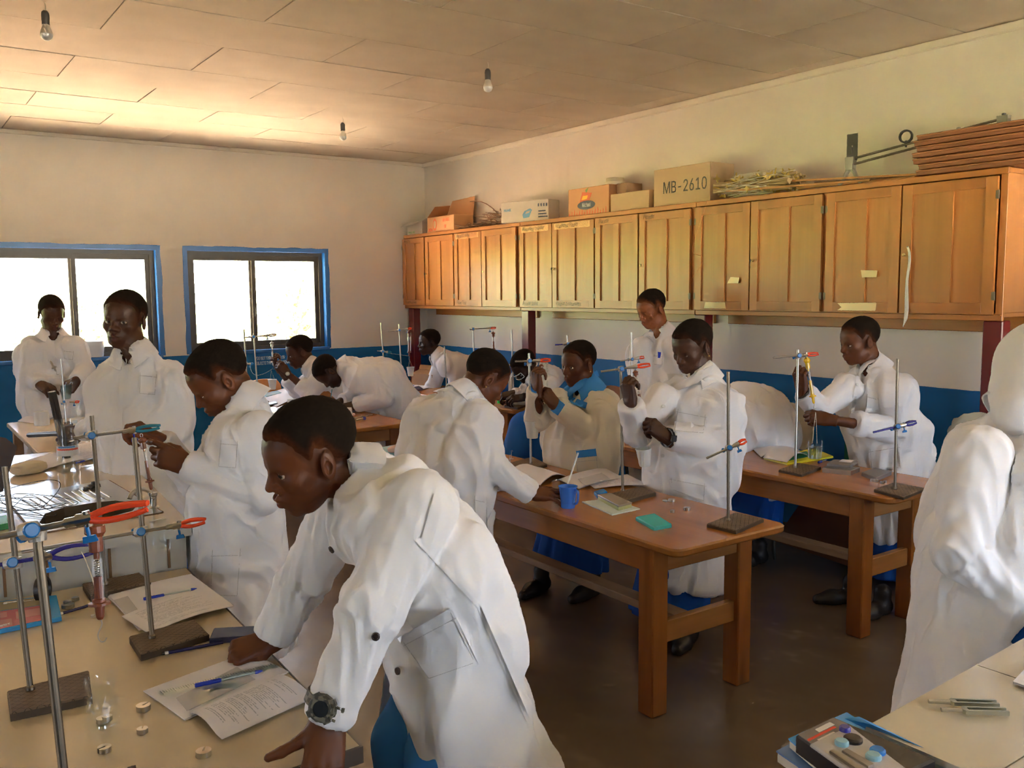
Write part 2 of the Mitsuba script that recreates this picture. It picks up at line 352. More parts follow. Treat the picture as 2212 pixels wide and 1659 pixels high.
tree(-.2, 15.0, 1.5, 1.0, 2000, 'leaf_green', 'low bush outside the window behind the teacher', 'bush', zf=.1)
# the brick pier seen between the sashes of the left window
bk = thing('brick_pier', 'narrow brick pier outside the left window, seen beside its middle sash', 'pillar')
pm('brick_red', (.40, .19, .11), .85); pm('mortar', (.45, .40, .34), .9)
put(box((1.70, 11.5, -.3), (1.86, 11.8, 1.86)), 'mortar', bk, 'core')
for r_ in range(14):
    z = 1.86-.15*(r_+1)
    put(box((1.69, 11.485, z+.008), (1.87, 11.815, z+.142), .006), 'brick_red', bk, 'brick')
# ---------------------------------------------------------------- wall cabinets
pm('brass', (.42, .30, .14), .4, 1.0); pm('steel_dark', (.11, .09, .07), .45, .8); pm('tape', (.62, .44, .20), .25, spec=.6, clearcoat=.4)
pm('ink', (.07, .035, .02), .7); pm('paper_label', (.60, .40, .17), .6)
DOORS = [[(9.30, 8.803), (8.777, 8.191), (8.167, 7.652), (7.640, 7.053)],
         [(6.990, 6.496), (6.486, 5.913), (5.893, 5.373), (5.355, 4.808)],
         [(4.755, 4.243), (4.232, 3.656), (3.622, 3.11), (3.098, 2.545)]]
CAB = [(YB, 7.013), (7.007, 4.772), (4.766, 2.50)]
WRITE = {0: ('Mercury', 'Science Shoes', 1), 2: ('Mortal & Pistle', 'Food Test', 1), 4: ('Measuring cylinder', 'Burette Stand', 1), 5: ('Volumetric Flasks', 'Various Instruments', 1), 6: ('Burette', None, 0), 7: ('Pipette', None, 0)}
CLAB = ['brown wooden wall cabinet in the far corner, four panelled doors, handwriting on some', 'middle brown wooden wall cabinet, under the box marked MB-2610', 'nearest brown wooden wall cabinet, under the stack of wooden trays']
def hand_text(s, y, z, h, x):
    "hand lettering on the cabinet fronts, read along -y"
    m = meshkit.text_mesh(s, h, .0008); v = np.array(m.vertices)
    wob = .12*h*np.sin(v[:, 0]*55)+.18*v[:, 1]*0
    v = np.stack([x-.0004-v[:, 2], y-(v[:, 0]*.8+.22*v[:, 1]), z+v[:, 1]+wob], -1)
    return trimesh.Trimesh(v, m.faces, process=False)
di = 0
for ci, ((ya, yb), ds) in enumerate(zip(CAB, DOORS)):
    k = thing('wall_cabinet', CLAB[ci], 'cabinet', 'wooden wall cabinets')
    b = [box((XF+.005, yb, ZO+.02), (XR, ya, ZO+.045), .003), box((XF+.005, yb, ZT-.03), (XR, ya, ZT), .003),
         box((XF+.01, yb, ZO+.045), (XR, yb+.02, ZT-.03), .002), box((XF+.01, ya-.02, ZO+.045), (XR, ya, ZT-.03), .002), box((XR-.012, yb+.02, ZO+.045), (XR-.001, ya-.02, ZT-.03))]
    put(fuse(*b), 'cabinet_wood_pale' if ci == 2 else 'cabinet_wood', k, 'carcass')
    # face frame: rails and stiles
    fr = [box((XF, yb, ZT-.035), (XF+.022, ya, ZT+.002), .003), box((XF, yb, ZO), (XF+.022, ya, ZO+.034), .003)]
    [put(q, 'cabinet_rail', k, 'face_rail') for q in fr]
    edges = [ya]+[(ds[i][1]+ds[i+1][0])/2 for i in range(3)]+[yb]
    st = [box((XF+.001, e-.022 if j not in (0, 4) else (e-.04 if j == 0 else e), ZO+.034), (XF+.02, e+.022 if j not in (0, 4) else (e if j == 0 else e+.04), ZT-.035), .002) for j, e in enumerate(edges) if j in (0, 2, 4)]
    [put(q, 'cabinet_wood', k, 'face_stile') for q in st]
    for j, (a, c) in enumerate(ds):
        z0, z1 = ZO+.036+RNG.uniform(0, .004), ZT-.040-RNG.uniform(0, .004); w = a-c
        x0 = XF-.024; s = .062; slope = RNG.uniform(-.002, .002)
        tone = ('cabinet_wood', 'cabinet_wood_pale', 'cabinet_wood', 'cabinet_wood_pale')[(di+ci) % 4]
        mid = (a+c)/2; mw = .033
        from shapely.geometry import box as sb
        g = sb(c, z0, a, z1).difference(sb(c+s, z0+s, mid-mw, z1-s*.95)).difference(sb(mid+mw, z0+s, a-s, z1-s*.95)); m = prism(g, .021); v = np.array(m.vertices)
        D = put(trimesh.Trimesh(np.stack([x0+v[:, 2], v[:, 0], v[:, 1]], 1), m.faces, process=False), tone, k, 'door')
        dt = 'cabinet_wood_dark' if di in (8, 10, 11, 9) else 'cabinet_rail'
        for q0, q1 in ((z1-s*.93, z1-.002), (z0+.002, z0+s*.98)): put(box((x0-.0006, c+s+.0006, q0), (x0+.006, a-s-.0006, q1), .0005), dt, D, 'cross_rail')
        for q, (u0, u1) in enumerate(((c+s, mid-mw), (mid+mw, a-s))):
            put(box((x0+.0125, u0-.004, z0+s-.004), (x0+.018, u1+.004, z1-s*.95+.004)), 'cabinet_wood' if (di+q) % 3 else 'cabinet_wood_pale', D, 'panel')
        left = j % 2 == 0                   # hinges on the outer side
        hy = a if left else c
        for hz in (z0+.10, z1-.10):
            put(cat(rod((x0+.004, hy+(.006 if left else -.006), hz-.024), (x0+.004, hy+(.006 if left else -.006), hz+.024), .0055, 8), box((x0-.0008, hy-.008, hz-.022), (x0+.004, hy+.008, hz+.022), .0008)), 'steel_dark', D, 'hinge')
        if not left and di in (1, 3, 5, 7, 9, 11):
            ky = a-.02; kz = (z0+z1)/2-.03
            kk = put(lathe([(0, 0), (.011, 0), (.011, .003), (.007, .006), (0, .007)], 14, (x0, ky, kz), frame((-1, 0, 0))), 'brass', D, 'lock')
            if di in (1, 5, 9):
                put(cat(rod((x0-.002, ky, kz), (x0-.022, ky, kz), .0022, 8), lathe([(.0, 0), (.010, 0), (.010, .002), (0, .002)], 12, (x0-.022, ky, kz), frame((0, 1, 0))), tube([(x0-.02, ky, kz-.008), (x0-.022, ky+.004, kz-.03), (x0-.02, ky, kz-.05)], .002, 6)), 'steel_dark', D, 'key')
        if di in WRITE:
            t1, t2, lab = WRITE[di]
            wid = (w-.05)
            if t1:
                h = min(.034, wid/(len(t1)*.62*.8)); 
                if di in (2, 4, 5): put(box((x0-.0006, c+.05, z1-.06), (x0+.001, a-.035, z1-.008)), 'paper_label', D, 'paper_label')
                put(hand_text(t1, a-.045, z1-.045, h, x0-.0005), 'ink', D, 'handwriting')
            if t2: h = min(.034, wid/(len(t2)*.62*.8)); put(hand_text(t2, a-.045, z0+.018, h, x0), 'ink', D, 'handwriting')
        if di == 8:
            put(prism([(0, 0), (.21, 0), (.20, .045), (.012, .045)], .0012), 'tape', D, 'tape', xf=M4((x0-.0002, a-.10, z0+.01), np.array([[0, 0, -1], [-1, 0, 0], [0, 1, 0.]])))
            put(prism([(0, 0), (.10, 0), (.11, .04), (.03, .045)], .0012), 'tape', D, 'tape', xf=M4((x0-.0002, a-.32, z0+.19), np.array([[0, 0, -1], [-1, 0, 0], [0, 1, 0.]])))
        if di == 10:
            put(prism([(0, 0), (.27, 0), (.275, .05), (.0, .045), (.03, .02)], .0012), 'tape', D, 'tape', xf=M4((x0-.0002, a-.10, z0+.01), np.array([[0, 0, -1], [-1, 0, 0], [0, 1, 0.]])))
            put(prism([(0.01, 0), (.11, 0), (.115, .04), (.0, .045)], .0012), 'tape', D, 'tape', xf=M4((x0-.0002, a-.26, z0+.215), np.array([[0, 0, -1], [-1, 0, 0], [0, 1, 0.]])))
        di += 1
# batten under the cabinets and the maroon posts
for ya, yb in ((9.05, 7.10), (6.86, 4.82), (4.68, 2.36)):
    k = solo('wall_batten', box((XR-.03, yb, ZO-.075), (XR, ya, ZO+.019), .004), 'cabinet_rail', {9.05: 'wooden batten under the far corner cabinet, left of the second maroon post', 6.86: 'wooden batten under the middle cabinet, behind the boy with the pen in his pocket', 4.68: 'wooden batten under the nearest cabinet, left of the nearest maroon post'}[ya], 'batten')
for y, lb in ((9.2, 'maroon post holding the cabinets in the far corner'), (6.97, 'maroon post under the joint of the far and middle cabinets, behind the seated student'), (4.74, 'maroon post mostly hidden behind the heads of two students by the cabinets'), (2.56, 'maroon post under the near end of the cabinets, beside the white veil')):
    k = thing('cabinet_post', lb, 'post', 'maroon posts under the cabinets')
    put(box((XF+.02, y-.055, 0), (XF+.11, y+.055, ZO), .006), 'maroon_paint', k)

# ---------------------------------------------------------------- tables
def table(x0, x1, y0, y1, z, lab, legs=(1, 1), rot=None, apron=.11):
    k = thing('work_table', lab, 'table', 'varnished wooden work tables')
    put(mv(hull_slab(rrect(x1-x0, y1-y0, .045, (x0+x1)/2, (y0+y1)/2), z-.032, z, .007)), 'table_wood', k, 'tabletop')
    lx0, lx1 = x0+.035, x1-.115
    w = .085
    ends = [y0+.16, y1-.16-w]
    for e, ly in enumerate(ends):
        for lx in (lx0, lx1):
            put(box((lx, ly, 0), (lx+w, ly+w, z-.032), .005), 'leg_wood', k, 'leg')
        put(box((lx0+w-.002, ly+.022, .285), (lx1+.002, ly+.058, .375), .004), 'rail_wood', k, 'end_rail')
        put(box((lx0+w-.002, ly+.012, z-.032-apron), (lx1+.002, ly+.04, z-.031), .003), 'rail_wood', k, 'apron')
    for lx in (lx0+.012, lx1+.045):
        put(box((lx, ends[0]+w-.002, z-.032-apron), (lx+.028, ends[1]+.002, z-.031), .003), 'table_wood', k, 'apron')
    xm = (lx0+lx1+w)/2
    put(box((xm-.045, ends[0]+.055, .30), (xm+.045, ends[1]+.03, .335), .004), 'stretcher_wood', k, 'stretcher')
    return k
def hull_slab(poly, z0, z1, ch):
    "a slab with softened edges"
    c0 = np.array(poly.buffer(-ch).exterior.coords)[:-1]; c1 = np.array(poly.exterior.coords)[:-1]
    return hull([(*p, z) for p in c0 for z in (z0, z1)]+[(*p, z) for p in c1 for z in (z0+ch, z1-ch)])
TZ = .729
table(2.385, 3.035, 2.33, 5.02, TZ, 'wooden table in the middle with the blue cup and the turquoise case')
table(3.775, 4.345, 2.33, 5.15, TZ, 'wooden table by the cabinets with two silver pencil tins, behind the middle table')
table(2.49, 3.17, 5.74, 8.3, .75, 'far wooden table near the window with the pink case and the upturned cup')
table(4.20, 4.78, 5.92, 8.7, TZ, 'far wooden table by the cabinets where a student in goggles writes')
# ---------------------------------------------------------------- people: sculpting tools
from concurrent.futures import ThreadPoolExecutor
POOL = ThreadPoolExecutor(4)
def nets(f, lo, hi, h):
    "surface nets of the field f (negative inside) between lo and hi with cells of size h; the fine field is only read near the surface"
    lo = np.asarray(lo, float); n = (np.ceil((np.asarray(hi)-lo)/(4*h)).astype(int)+1)
    one = lambda Q: f(np.asfortranarray(Q, dtype=np.float32))
    ev = lambda P: np.concatenate(list(POOL.map(one, [P[i:i+16000] for i in range(0, len(P), 16000)]))) if len(P) else np.zeros(0)
    g = np.stack(np.meshgrid(*[np.arange(k) for k in n], indexing='ij'), -1)
    C = ev((lo+g.reshape(-1, 3)*4*h)).reshape(n)
    near = np.abs(C) < 8.2*h
    a = near.copy()
    for ax in range(3):
        s = [slice(None)]*3; s2 = [slice(None)]*3; s[ax] = slice(1, None); s2[ax] = slice(None, -1)
        b = a.copy(); b[tuple(s)] |= a[tuple(s2)]; b[tuple(s2)] |= a[tuple(s)]; a = b
    D = np.repeat(np.repeat(np.repeat(C.astype(np.float32), 4, 0), 4, 1), 4, 2)
    B = np.argwhere(a); o = np.stack(np.meshgrid(*[np.arange(4)]*3, indexing='ij'), -1).reshape(-1, 3)
    I = (B[:, None]*4+o[None]).reshape(-1, 3)
    D[I[:, 0], I[:, 1], I[:, 2]] = ev(lo+I*h)
    D[0], D[-1], D[:, 0], D[:, -1], D[:, :, 0], D[:, :, -1] = [1.]*6
    S = D < 0
    c8 = [(i, j, k) for i in (0, 1) for j in (0, 1) for k in (0, 1)]
    sub = lambda A, c: A[c[0]:A.shape[0]-1+c[0], c[1]:A.shape[1]-1+c[1], c[2]:A.shape[2]-1+c[2]]
    cnt = sum(sub(S, c).astype(np.int8) for c in c8)
    act = np.argwhere((cnt > 0) & (cnt < 8))
    val = np.stack([D[act[:, 0]+c[0], act[:, 1]+c[1], act[:, 2]+c[2]] for c in c8], 1)
    acc = np.zeros((len(act), 3)); w = np.zeros(len(act))
    for p in range(8):
        for q in range(p+1, 8):
            if sum(abs(np.array(c8[p])-c8[q])) != 1: continue
            va, vb = val[:, p], val[:, q]; m = (va < 0) != (vb < 0)
            t = np.where(m, va/np.where(m, va-vb, 1), 0)
            acc += m[:, None]*(np.array(c8[p])+t[:, None]*(np.array(c8[q])-c8[p])); w += m
    V = lo+(act+acc/w[:, None])*h
    idx = -np.ones(np.array(D.shape)-1, np.int64); idx[tuple(act.T)] = np.arange(len(act))
    F = []
    for ax in range(3):
        s0 = [slice(None)]*3; s1 = [slice(None)]*3; s0[ax] = slice(None, -1); s1[ax] = slice(1, None)
        E = np.argwhere(S[tuple(s0)] != S[tuple(s1)]); b, c = (ax+1) % 3, (ax+2) % 3
        eb, ec = np.eye(3, dtype=int)[b], np.eye(3, dtype=int)[c]
        q = np.stack([idx[tuple((E-eb-ec).T)], idx[tuple((E-ec).T)], idx[tuple(E.T)], idx[tuple((E-eb).T)]], 1)
        fl = S[tuple(E.T)]; q = np.where(fl[:, None], q, q[:, ::-1]); F.append(q)
    q = np.concatenate(F)
    return trimesh.Trimesh(V, np.vstack([q[:, [0, 1, 2]], q[:, [0, 2, 3]]]), process=False)
def smooth_mesh(m, n=2, lam=.5):
    e = m.edges_unique; V = np.array(m.vertices); N = len(V); deg = np.bincount(e.ravel(), minlength=N)[:, None]
    for i in range(2*n):
        s = np.zeros_like(V); np.add.at(s, e[:, 0], V[e[:, 1]]); np.add.at(s, e[:, 1], V[e[:, 0]])
        V = V+(lam if i % 2 == 0 else -lam-.02)*(s/np.maximum(deg, 1)-V)
    return trimesh.Trimesh(V, m.faces, process=False)
def rcone(P, a, b, ra, rb):
    a = [float(v) for v in a]; b = [float(v) for v in b]; d0, d1, d2 = b[0]-a[0], b[1]-a[1], b[2]-a[2]; L2 = d0*d0+d1*d1+d2*d2+1e-12
    x, y, z = P[:, 0]-a[0], P[:, 1]-a[1], P[:, 2]-a[2]
    t = np.clip(x*(d0/L2)+y*(d1/L2)+z*(d2/L2), 0, 1); x = x-t*d0; y = y-t*d1; z = z-t*d2
    return np.sqrt(x*x+y*y+z*z)-(float(ra)+float(rb-ra)*t)
def elli(P, c, r, R=None):
    x, y, z = P[:, 0]-float(c[0]), P[:, 1]-float(c[1]), P[:, 2]-float(c[2])
    if R is not None: R = [[float(v) for v in q] for q in R]; x, y, z = [x*R[0][i]+y*R[1][i]+z*R[2][i] for i in range(3)]
    x, y, z = x*(1/r[0]), y*(1/r[1]), z*(1/r[2])
    k = np.sqrt(x*x+y*y+z*z); x, y, z = x*(1/r[0]), y*(1/r[1]), z*(1/r[2])
    return k*(k-1)/np.maximum(np.sqrt(x*x+y*y+z*z), 1e-6)
def su(a, b, k):
    h = np.clip(.5+.5*(b-a)/k, 0, 1); return b+(a-b)*h-k*h*(1-h)
def ss(a, b, k): return -su(-a, b, k)          # a minus b
def sm(a, b, x): t = np.clip((x-a)/(b-a), 0, 1); return t*t*(3-2*t)

# ---------------------------------------------------------------- the head
def head_core(P, wide=1.0, ears=True, jawd=1.0, lid=.5, lips=1.0, nose=1.0):
    Q = np.asfortranarray(P).copy(order='F'); Q[:, 0] = np.abs(Q[:, 0])/wide
    d = elli(Q, (0, -.014, .045), (.0735, .0965, .081))
    d = su(d, elli(Q, (0, .028, .036), (.0600, .0600, .056)), .03)
    d = su(d, elli(Q, (0, .036, -.022), (.0585, .0505, .062)), .03)
    d = su(d, elli(Q, (0, .030, -.058*jawd), (.0475, .0490, .043)), .025)
    d = su(d, rcone(Q, (.008, .068, -.088*jawd), (0, .068, -.088*jawd), .0165, .0175), .020)
    d = su(d, rcone(Q, (.047, .0, -.050*jawd), (.030, .045, -.080*jawd), .017, .017), .022)
    d = su(d, elli(Q, (.041, .058, -.014), (.021, .021, .018)), .020)
    d = su(d, rcone(Q, (.012, .0815, .0225), (.036, .071, .0235), .0085, .0085), .014)
    d = su(d, elli(Q, (0, .0760, -.055*jawd), (.032, .0225, .026)), .016)
    # eye sockets and eyeballs under their lids
    d = ss(d, elli(Q, (.0315, .0955, .006), (.0150, .0135, .0095)), .010)
    e = np.sqrt((Q[:, 0]-.0315)**2+(Q[:, 1]-.0715)**2+(Q[:, 2]-.0055)**2)
    zc = (P[:, 2]-.0055); up = zc-(.0055-.0085*lid)+.10*(Q[:, 0]-.0315)**2*60; lo_ = -(zc+.0048)+.0
    d = su(d, np.maximum(e-.0148, -up), .0025); d = su(d, np.maximum(e-.0142, -lo_), .0025)
    slit = np.maximum(np.maximum(up, lo_), np.abs(Q[:, 0]-.0315)-.0135)
    d = np.maximum(d, -np.maximum(np.maximum(e-.0160, slit+.0004), -(Q[:, 1]-.070)))
    # nose
    n = rcone(Q, (0, .0850, .012), (0, .1035, -.020), .0070, .0105*nose)
    n = su(n, rcone(Q, (.0145*nose, .0925, -.0255), (.0145*nose, .0915, -.0245), .0092, .0090), .009)
    d = su(d, n, .010)
    d = ss(d, elli(Q, (.0075*nose, .0985, -.0345), (.0045, .0065, .0035)), .003)
    # lips
    zl = -.0535*jawd
    u = rcone(Q, (.007, .0965, zl+.0042), (.0245, .0835, zl-.0020), .0078*lips, .0036)
    u = su(u, rcone(Q, (0, .0965, zl+.0030), (.007, .0965, zl+.0042), .0072*lips, .0078*lips), .003)
    l = rcone(Q, (0, .0945, zl-.0105), (.0225, .0830, zl-.0040), .0092*lips, .0036)
    d = su(d, u, .005); d = su(d, l, .0045)
    d = ss(d, rcone(Q, (0, .1025, zl-.0028), (.023, .0870, zl-.0030), .0014, .0010), .0028)
    d = ss(d, elli(Q, (0, .0985, -.0405*jawd), (.0045, .006, .009)), .006)
    if ears:
        Re = rotz(-.38)@rotx(.18); c = np.array([.0765, -.010, -.002])
        o = elli(Q, c, (.0085, .0185, .0325), Re)
        o = ss(o, elli(Q, c+np.array([.0075, .0035, -.003]), (.0085, .0095, .0150), Re), .003)
        o = ss(o, rcone(Q, c+np.array([.0078, -.0115, .004]), c+np.array([.0078, -.001, .0235]), .0042, .0038), .003)
        o = su(o, rcone(Q, c+np.array([.002, .0115, -.002]), c+np.array([.003, .0105, -.008]), .0042, .0042), .004)
        d = su(d, o, .006)
    return d
def hairline(P, wide=1.0, high=0.0):
    y, z = P[:, 1], P[:, 2]
    zl = np.interp(y, [-.115, -.085, -.062, -.035, -.016, .004, .022, .034, .052, .070, .10], [-.055, -.052, -.046, -.012, .026, .030, .008, .030, .062, .070+high, .074+high])
    return z-zl
TONES = {'deep': (40, 23, 14), 'dark': (56, 31, 18), 'mid': (76, 42, 23), 'warm': (84, 46, 25), 'light': (116, 67, 40)}
def head_parts(R, loc, s, h, tone, neck_to, opts, seed, hair_t=.0062):
    "skin mesh of head and neck with colours, hair mesh, eyes; R columns = right, front, up"
    toL = lambda P: (P-loc)@R/s
    nb = toL(np.asarray(neck_to)[None])[0]
    def field(Q):
        d = head_core(Q, **opts)
        nk = rcone(Q, (0, -.030, -.035), nb, .050, .056)
        return su(d, nk, .018)
    lo = np.minimum([-.098, -.125, -.13], nb-.062); hi = np.maximum([.098, .118, .135], nb+.062)
    m = nets(field, lo, hi, h/s); m = smooth_mesh(m, 1, .35)
    V = np.array(m.vertices); X = np.stack([np.abs(V[:, 0]), V[:, 1], V[:, 2]], 1)
    base = np.array(srgb(*TONES[tone])); c = np.repeat(base[None], len(V), 0)
    j = opts.get('jawd', 1.0); zl = -.0535*j
    lip = np.minimum(rcone(X, (0, .0965, zl+.003), (.0235, .0835, zl-.002), .0095, .0040), rcone(X, (0, .0945, zl-.0105), (.021, .0830, zl-.005), .0103, .0045))
    lm = sm(.0012, -.0015, lip)[:, None]; c = c*(1-lm)+lm*(base*np.array([.95, .72, .80])+np.array([.018, .006, .010]))
    br = rcone(X, (.014, .0885, .0270), (.046, .0680, .0275), .0042, .0022)
    c = c*(1-.72*sm(.0025, -.001, br)[:, None])
    hl = hairline(V); c = c*(1-.45*sm(-.016, .004, hl)[:, None])
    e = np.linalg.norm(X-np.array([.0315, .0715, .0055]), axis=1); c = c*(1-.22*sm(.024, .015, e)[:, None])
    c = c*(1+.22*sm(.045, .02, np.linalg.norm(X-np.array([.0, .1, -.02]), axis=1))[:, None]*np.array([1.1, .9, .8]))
    c = c*(.90+.2*meshkit.fbm(V*55+seed, 2)[:, None])
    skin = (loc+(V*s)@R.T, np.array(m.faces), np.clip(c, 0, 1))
    o2 = {k: v for k, v in opts.items()}; o2['ears'] = False
    def hair(Q):
        hl = hairline(Q, high=opts.get('high', 0)) if False else hairline(Q)
        rough = (meshkit.noise(Q*95+seed)-.5)
        t = -.004+(hair_t+.004)*sm(-.006, .034, hl+.008*rough)
        return elli_head(Q, o2)-t-.0022*rough
    hm = nets(hair, (-.095, -.125, -.08), (.095, .115, .142), max(h, .0036)/s)
    hv = np.array(hm.vertices); hb = np.array([.0075, .0058, .0045]); q = hairline(hv)+.012*(meshkit.noise(hv*70+seed)-.5)
    fade = sm(.052, -.002, q)[:, None]; spk = (.75+.6*meshkit.noise(hv*260+seed))[:, None]; hc = (hb*(1-fade)+(.60*base)*fade)*spk
    hm = (trimesh.Trimesh(loc+(hv*s)@R.T, hm.faces, process=False), hc)
    eyes = []
    for sx in (-1, 1):
        em = trimesh.creation.icosphere(subdivisions=2, radius=.0136)
        v = np.array(em.vertices); gz = opts.get('_gaze', (0, 0)); g = unit([gz[0], 1, gz[1]])
        cs = (v/.0136)@g; col = np.where(cs[:, None] > .965, [.004, .003, .003], np.where(cs[:, None] > .87, [.020, .010, .006], [.62, .55, .47]))
        eyes.append((trimesh.Trimesh(loc+((v+np.array([sx*.0315*opts.get('wide', 1), .0715, .0055]))*s)@R.T, em.faces, process=False), col))
    return skin, hm, eyes
def elli_head(Q, o):
    X = np.asfortranarray(Q).copy(order='F'); X[:, 0] = np.abs(X[:, 0])/o.get('wide', 1.0)
    d = elli(X, (0, -.014, .045), (.0735, .0965, .081))
    d = su(d, elli(X, (0, .028, .036), (.0600, .0600, .056)), .03)
    return su(d, elli(X, (0, .036, -.022), (.0585, .0505, .062)), .03)

# ---------------------------------------------------------------- hands (x along the fingers, y towards the thumb, z the back of the hand)
POSE = {   # flexion of (knuckle, middle, end) for index..little, spread, then the thumb's three joints
 'flat':  ([(14, 22, 10), (12, 20, 10), (14, 22, 10), (18, 24, 12)], 7, [(.050, .046, -.012), (.078, .060, -.014), (.100, .066, -.016)]),
 'loose': ([(32, 38, 20), (36, 44, 24), (42, 48, 26), (48, 50, 26)], 3, [(.050, .042, -.020), (.078, .048, -.032), (.100, .044, -.040)]),
 'fist':  ([(70, 92, 55), (74, 95, 58), (78, 95, 58), (82, 92, 56)], 0, [(.048, .042, -.022), (.074, .036, -.046), (.082, .012, -.054)]),
 'pinch': ([(48, 52, 22), (62, 62, 34), (70, 70, 40), (76, 72, 42)], 2, [(.050, .044, -.024), (.080, .040, -.044), (.102, .028, -.058)]),
 'point': ([(22, 30, 14), (46, 60, 30), (60, 74, 40), (68, 78, 42)], 3, [(.050, .044, -.022), (.082, .044, -.034), (.106, .036, -.042)]),
 'grip':  ([(46, 74, 46), (52, 78, 48), (58, 80, 48), (64, 78, 48)], 1, [(.048, .042, -.026), (.072, .034, -.052), (.084, .014, -.066)]),
 'edge':  ([(48, 26, 10), (52, 22, 8), (54, 24, 10), (58, 28, 12)], 5, [(.044, .050, -.012), (.060, .076, -.022), (.070, .098, -.030)]),
}
def hand_template(pose, h):
    fl, spread, th = POSE[pose]
    K = [(.088, .027, .004), (.093, .0065, .0065), (.088, -.0135, .004), (.079, -.0315, -.001)]
    Ls = [(.043, .026, .020), (.047, .030, .021), (.043, .028, .021), (.034, .021, .018)]; Rr = [.0098, .0100, .0096, .0086]
    pr, nails = [], []
    for i in range(4):
        p = np.array(K[i]); a = 0; yaw = math.radians((1.5-i)*spread*.9); r = Rr[i]; ch = [p]
        for L, f in zip(Ls[i], fl[i]):
            a += math.radians(f); p = p+L*np.array([math.cos(a)*math.cos(yaw), math.cos(a)*math.sin(yaw), -math.sin(a)]); ch.append(p)
        pr.append([(ch[0], ch[1], r*1.06, r*.98), (ch[1], ch[2], r, r*.88), (ch[2], ch[3], r*.90, r*.70)])
        up = np.array([math.sin(a)*math.cos(yaw), math.sin(a)*math.sin(yaw), math.cos(a)])
        nails.append((ch[3]-.004*unit(ch[3]-ch[2])+up*r*.62, r*.62))
    t0 = np.array([.024, .026, -.006]); t1, t2, t3 = map(np.array, th)
    pr.append([(t0, t1, .0155, .0120), (t1, t2, .0112, .0106), (t2, t3, .0108, .0082)])
    def field(P):
        d = None
        for i in range(4):
            y = (.016, .006, -.006, -.018)[i]
            c = rcone(P, (.0, y, 0), K[i], .0175, .0112); d = c if d is None else su(d, c, .012)
        d = su(d, rcone(P, (-.05, .008, 0), (.005, .006, 0), .0245, .0215), .015); d = su(d, rcone(P, (-.05, -.010, 0), (.005, -.010, 0), .0235, .0205), .012)
        d = su(d, rcone(P, (.020, -.022, -.010), (.060, -.026, -.008), .014, .012), .012)
        for f in pr:
            g = None
            for (a, b, ra, rb) in f: c = rcone(P, a, b, ra, rb); g = c if g is None else su(g, c, .0035)
            d = su(d, g, .006 if f is not pr[4] else .012)
        return np.maximum(d, -(P[:, 0]+.045))
    pts = np.array([q for f in pr for c in f for q in c[:2]]+[(-.05, .03, .03), (-.05, -.035, -.03)])
    m = smooth_mesh(nets(field, pts.min(0)-.02, pts.max(0)+.02, h), 1, .4)
    V = np.array(m.vertices); N = m.vertex_normals
    c = np.ones((len(V), 3))
    pal = sm(.15, .8, -N[:, 2])[:, None]*sm(-.03, .02, V[:, 0])[:, None]; c = c*(1-pal)+pal*np.array([1.75, 1.55, 1.5])
    for q, r in nails:
        k = sm(r*1.1, r*.75, np.linalg.norm(V-q, axis=1))[:, None]*(N[:, 2:3] > -.4); c = c*(1-k)+k*np.array([2.3, 2.2, 2.3])
    for kq in K: c = c*(1-.22*sm(.014, .004, np.linalg.norm(V-np.array(kq)-np.array([0, 0, .008]), axis=1))[:, None])
    return V, np.array(m.faces), c
_hands = {}
def hand(pose, h, wrist, to, back, left, s, tone):
    h = .0022 if h < .0028 else (.003 if h < .0038 else .0042)
    if (pose, h) not in _hands: _hands[pose, h] = hand_template(pose, h)
    V, F, c = _hands[pose, h]; x = unit(to); z = unit(np.asarray(back)-x*(np.asarray(back)@x)); y = np.cross(z, x)
    V = V*np.array([1, -1 if left else 1, 1.]); F = F[:, ::-1] if left else F
    return np.asarray(wrist)+(V*s)@np.stack([x, y, z]), F, np.clip(np.array(srgb(*TONES[tone]))*c, 0, 1)
# ---------------------------------------------------------------- clothes and whole figures
def cloth_tex(lo, hi):
    return proc(lambda p, n, uv: mix(lo, hi, mclip(1.5*fbm(p.x*4, p.y*4, p.z*4, 2)-.25)))
def cloth_bump(p, n, uv):
    w = noise(p.x*3, p.y*3, p.z*2.2)
    a = noise(p.x*19+5*w, p.y*19+4*w, p.z*5.5+3*w); b = noise(p.x*9+2*w, p.y*9, p.z*17+6*w)
    return .0075*(1-dr.abs(2*a-1))+.0045*(1-dr.abs(2*b-1))
scene['m_coat_white'] = {'type': 'twosided', 'b': {'type': 'bumpmap', 'scale': 1.0, 'tex': proc(cloth_bump, eps=3e-3),
    'b': {'type': 'principled', 'base_color': {'type': 'rgb', 'value': [.76, .745, .74]}, 'roughness': .75, 'specular': .2, 'sheen': .2}}}
pm('coat_cream', (.66, .61, .53), .75, spec=.2, sheen=.2)
pm('stitch_grey', (.50, .485, .47), .8)  # grey for stitch lines, with the crease shade put into the colour
pm('shirt_white', (.74, .72, .68), .7, spec=.2)
pm('scrub_blue', (.035, .20, .56), .7, spec=.2, sheen=.2)
pm('skirt_blue', (.008, .075, .36), .75, spec=.2, sheen=.2)
pm('shoe_black', (.008, .007, .007), .5)
pm('button_white', (.7, .68, .64), .35); pm('button_dark', (.02, .012, .01), .35)
scene['m_skin'] = {'type': 'twosided', 'b': {'type': 'principled', 'base_color': {'type': 'mesh_attribute', 'name': 'vertex_color'}, 'roughness': .48, 'specular': .33}}
scene['m_hair_black'] = {'type': 'twosided', 'b': {'type': 'principled', 'base_color': {'type': 'mesh_attribute', 'name': 'vertex_color'}, 'roughness': .9, 'specular': .05}}
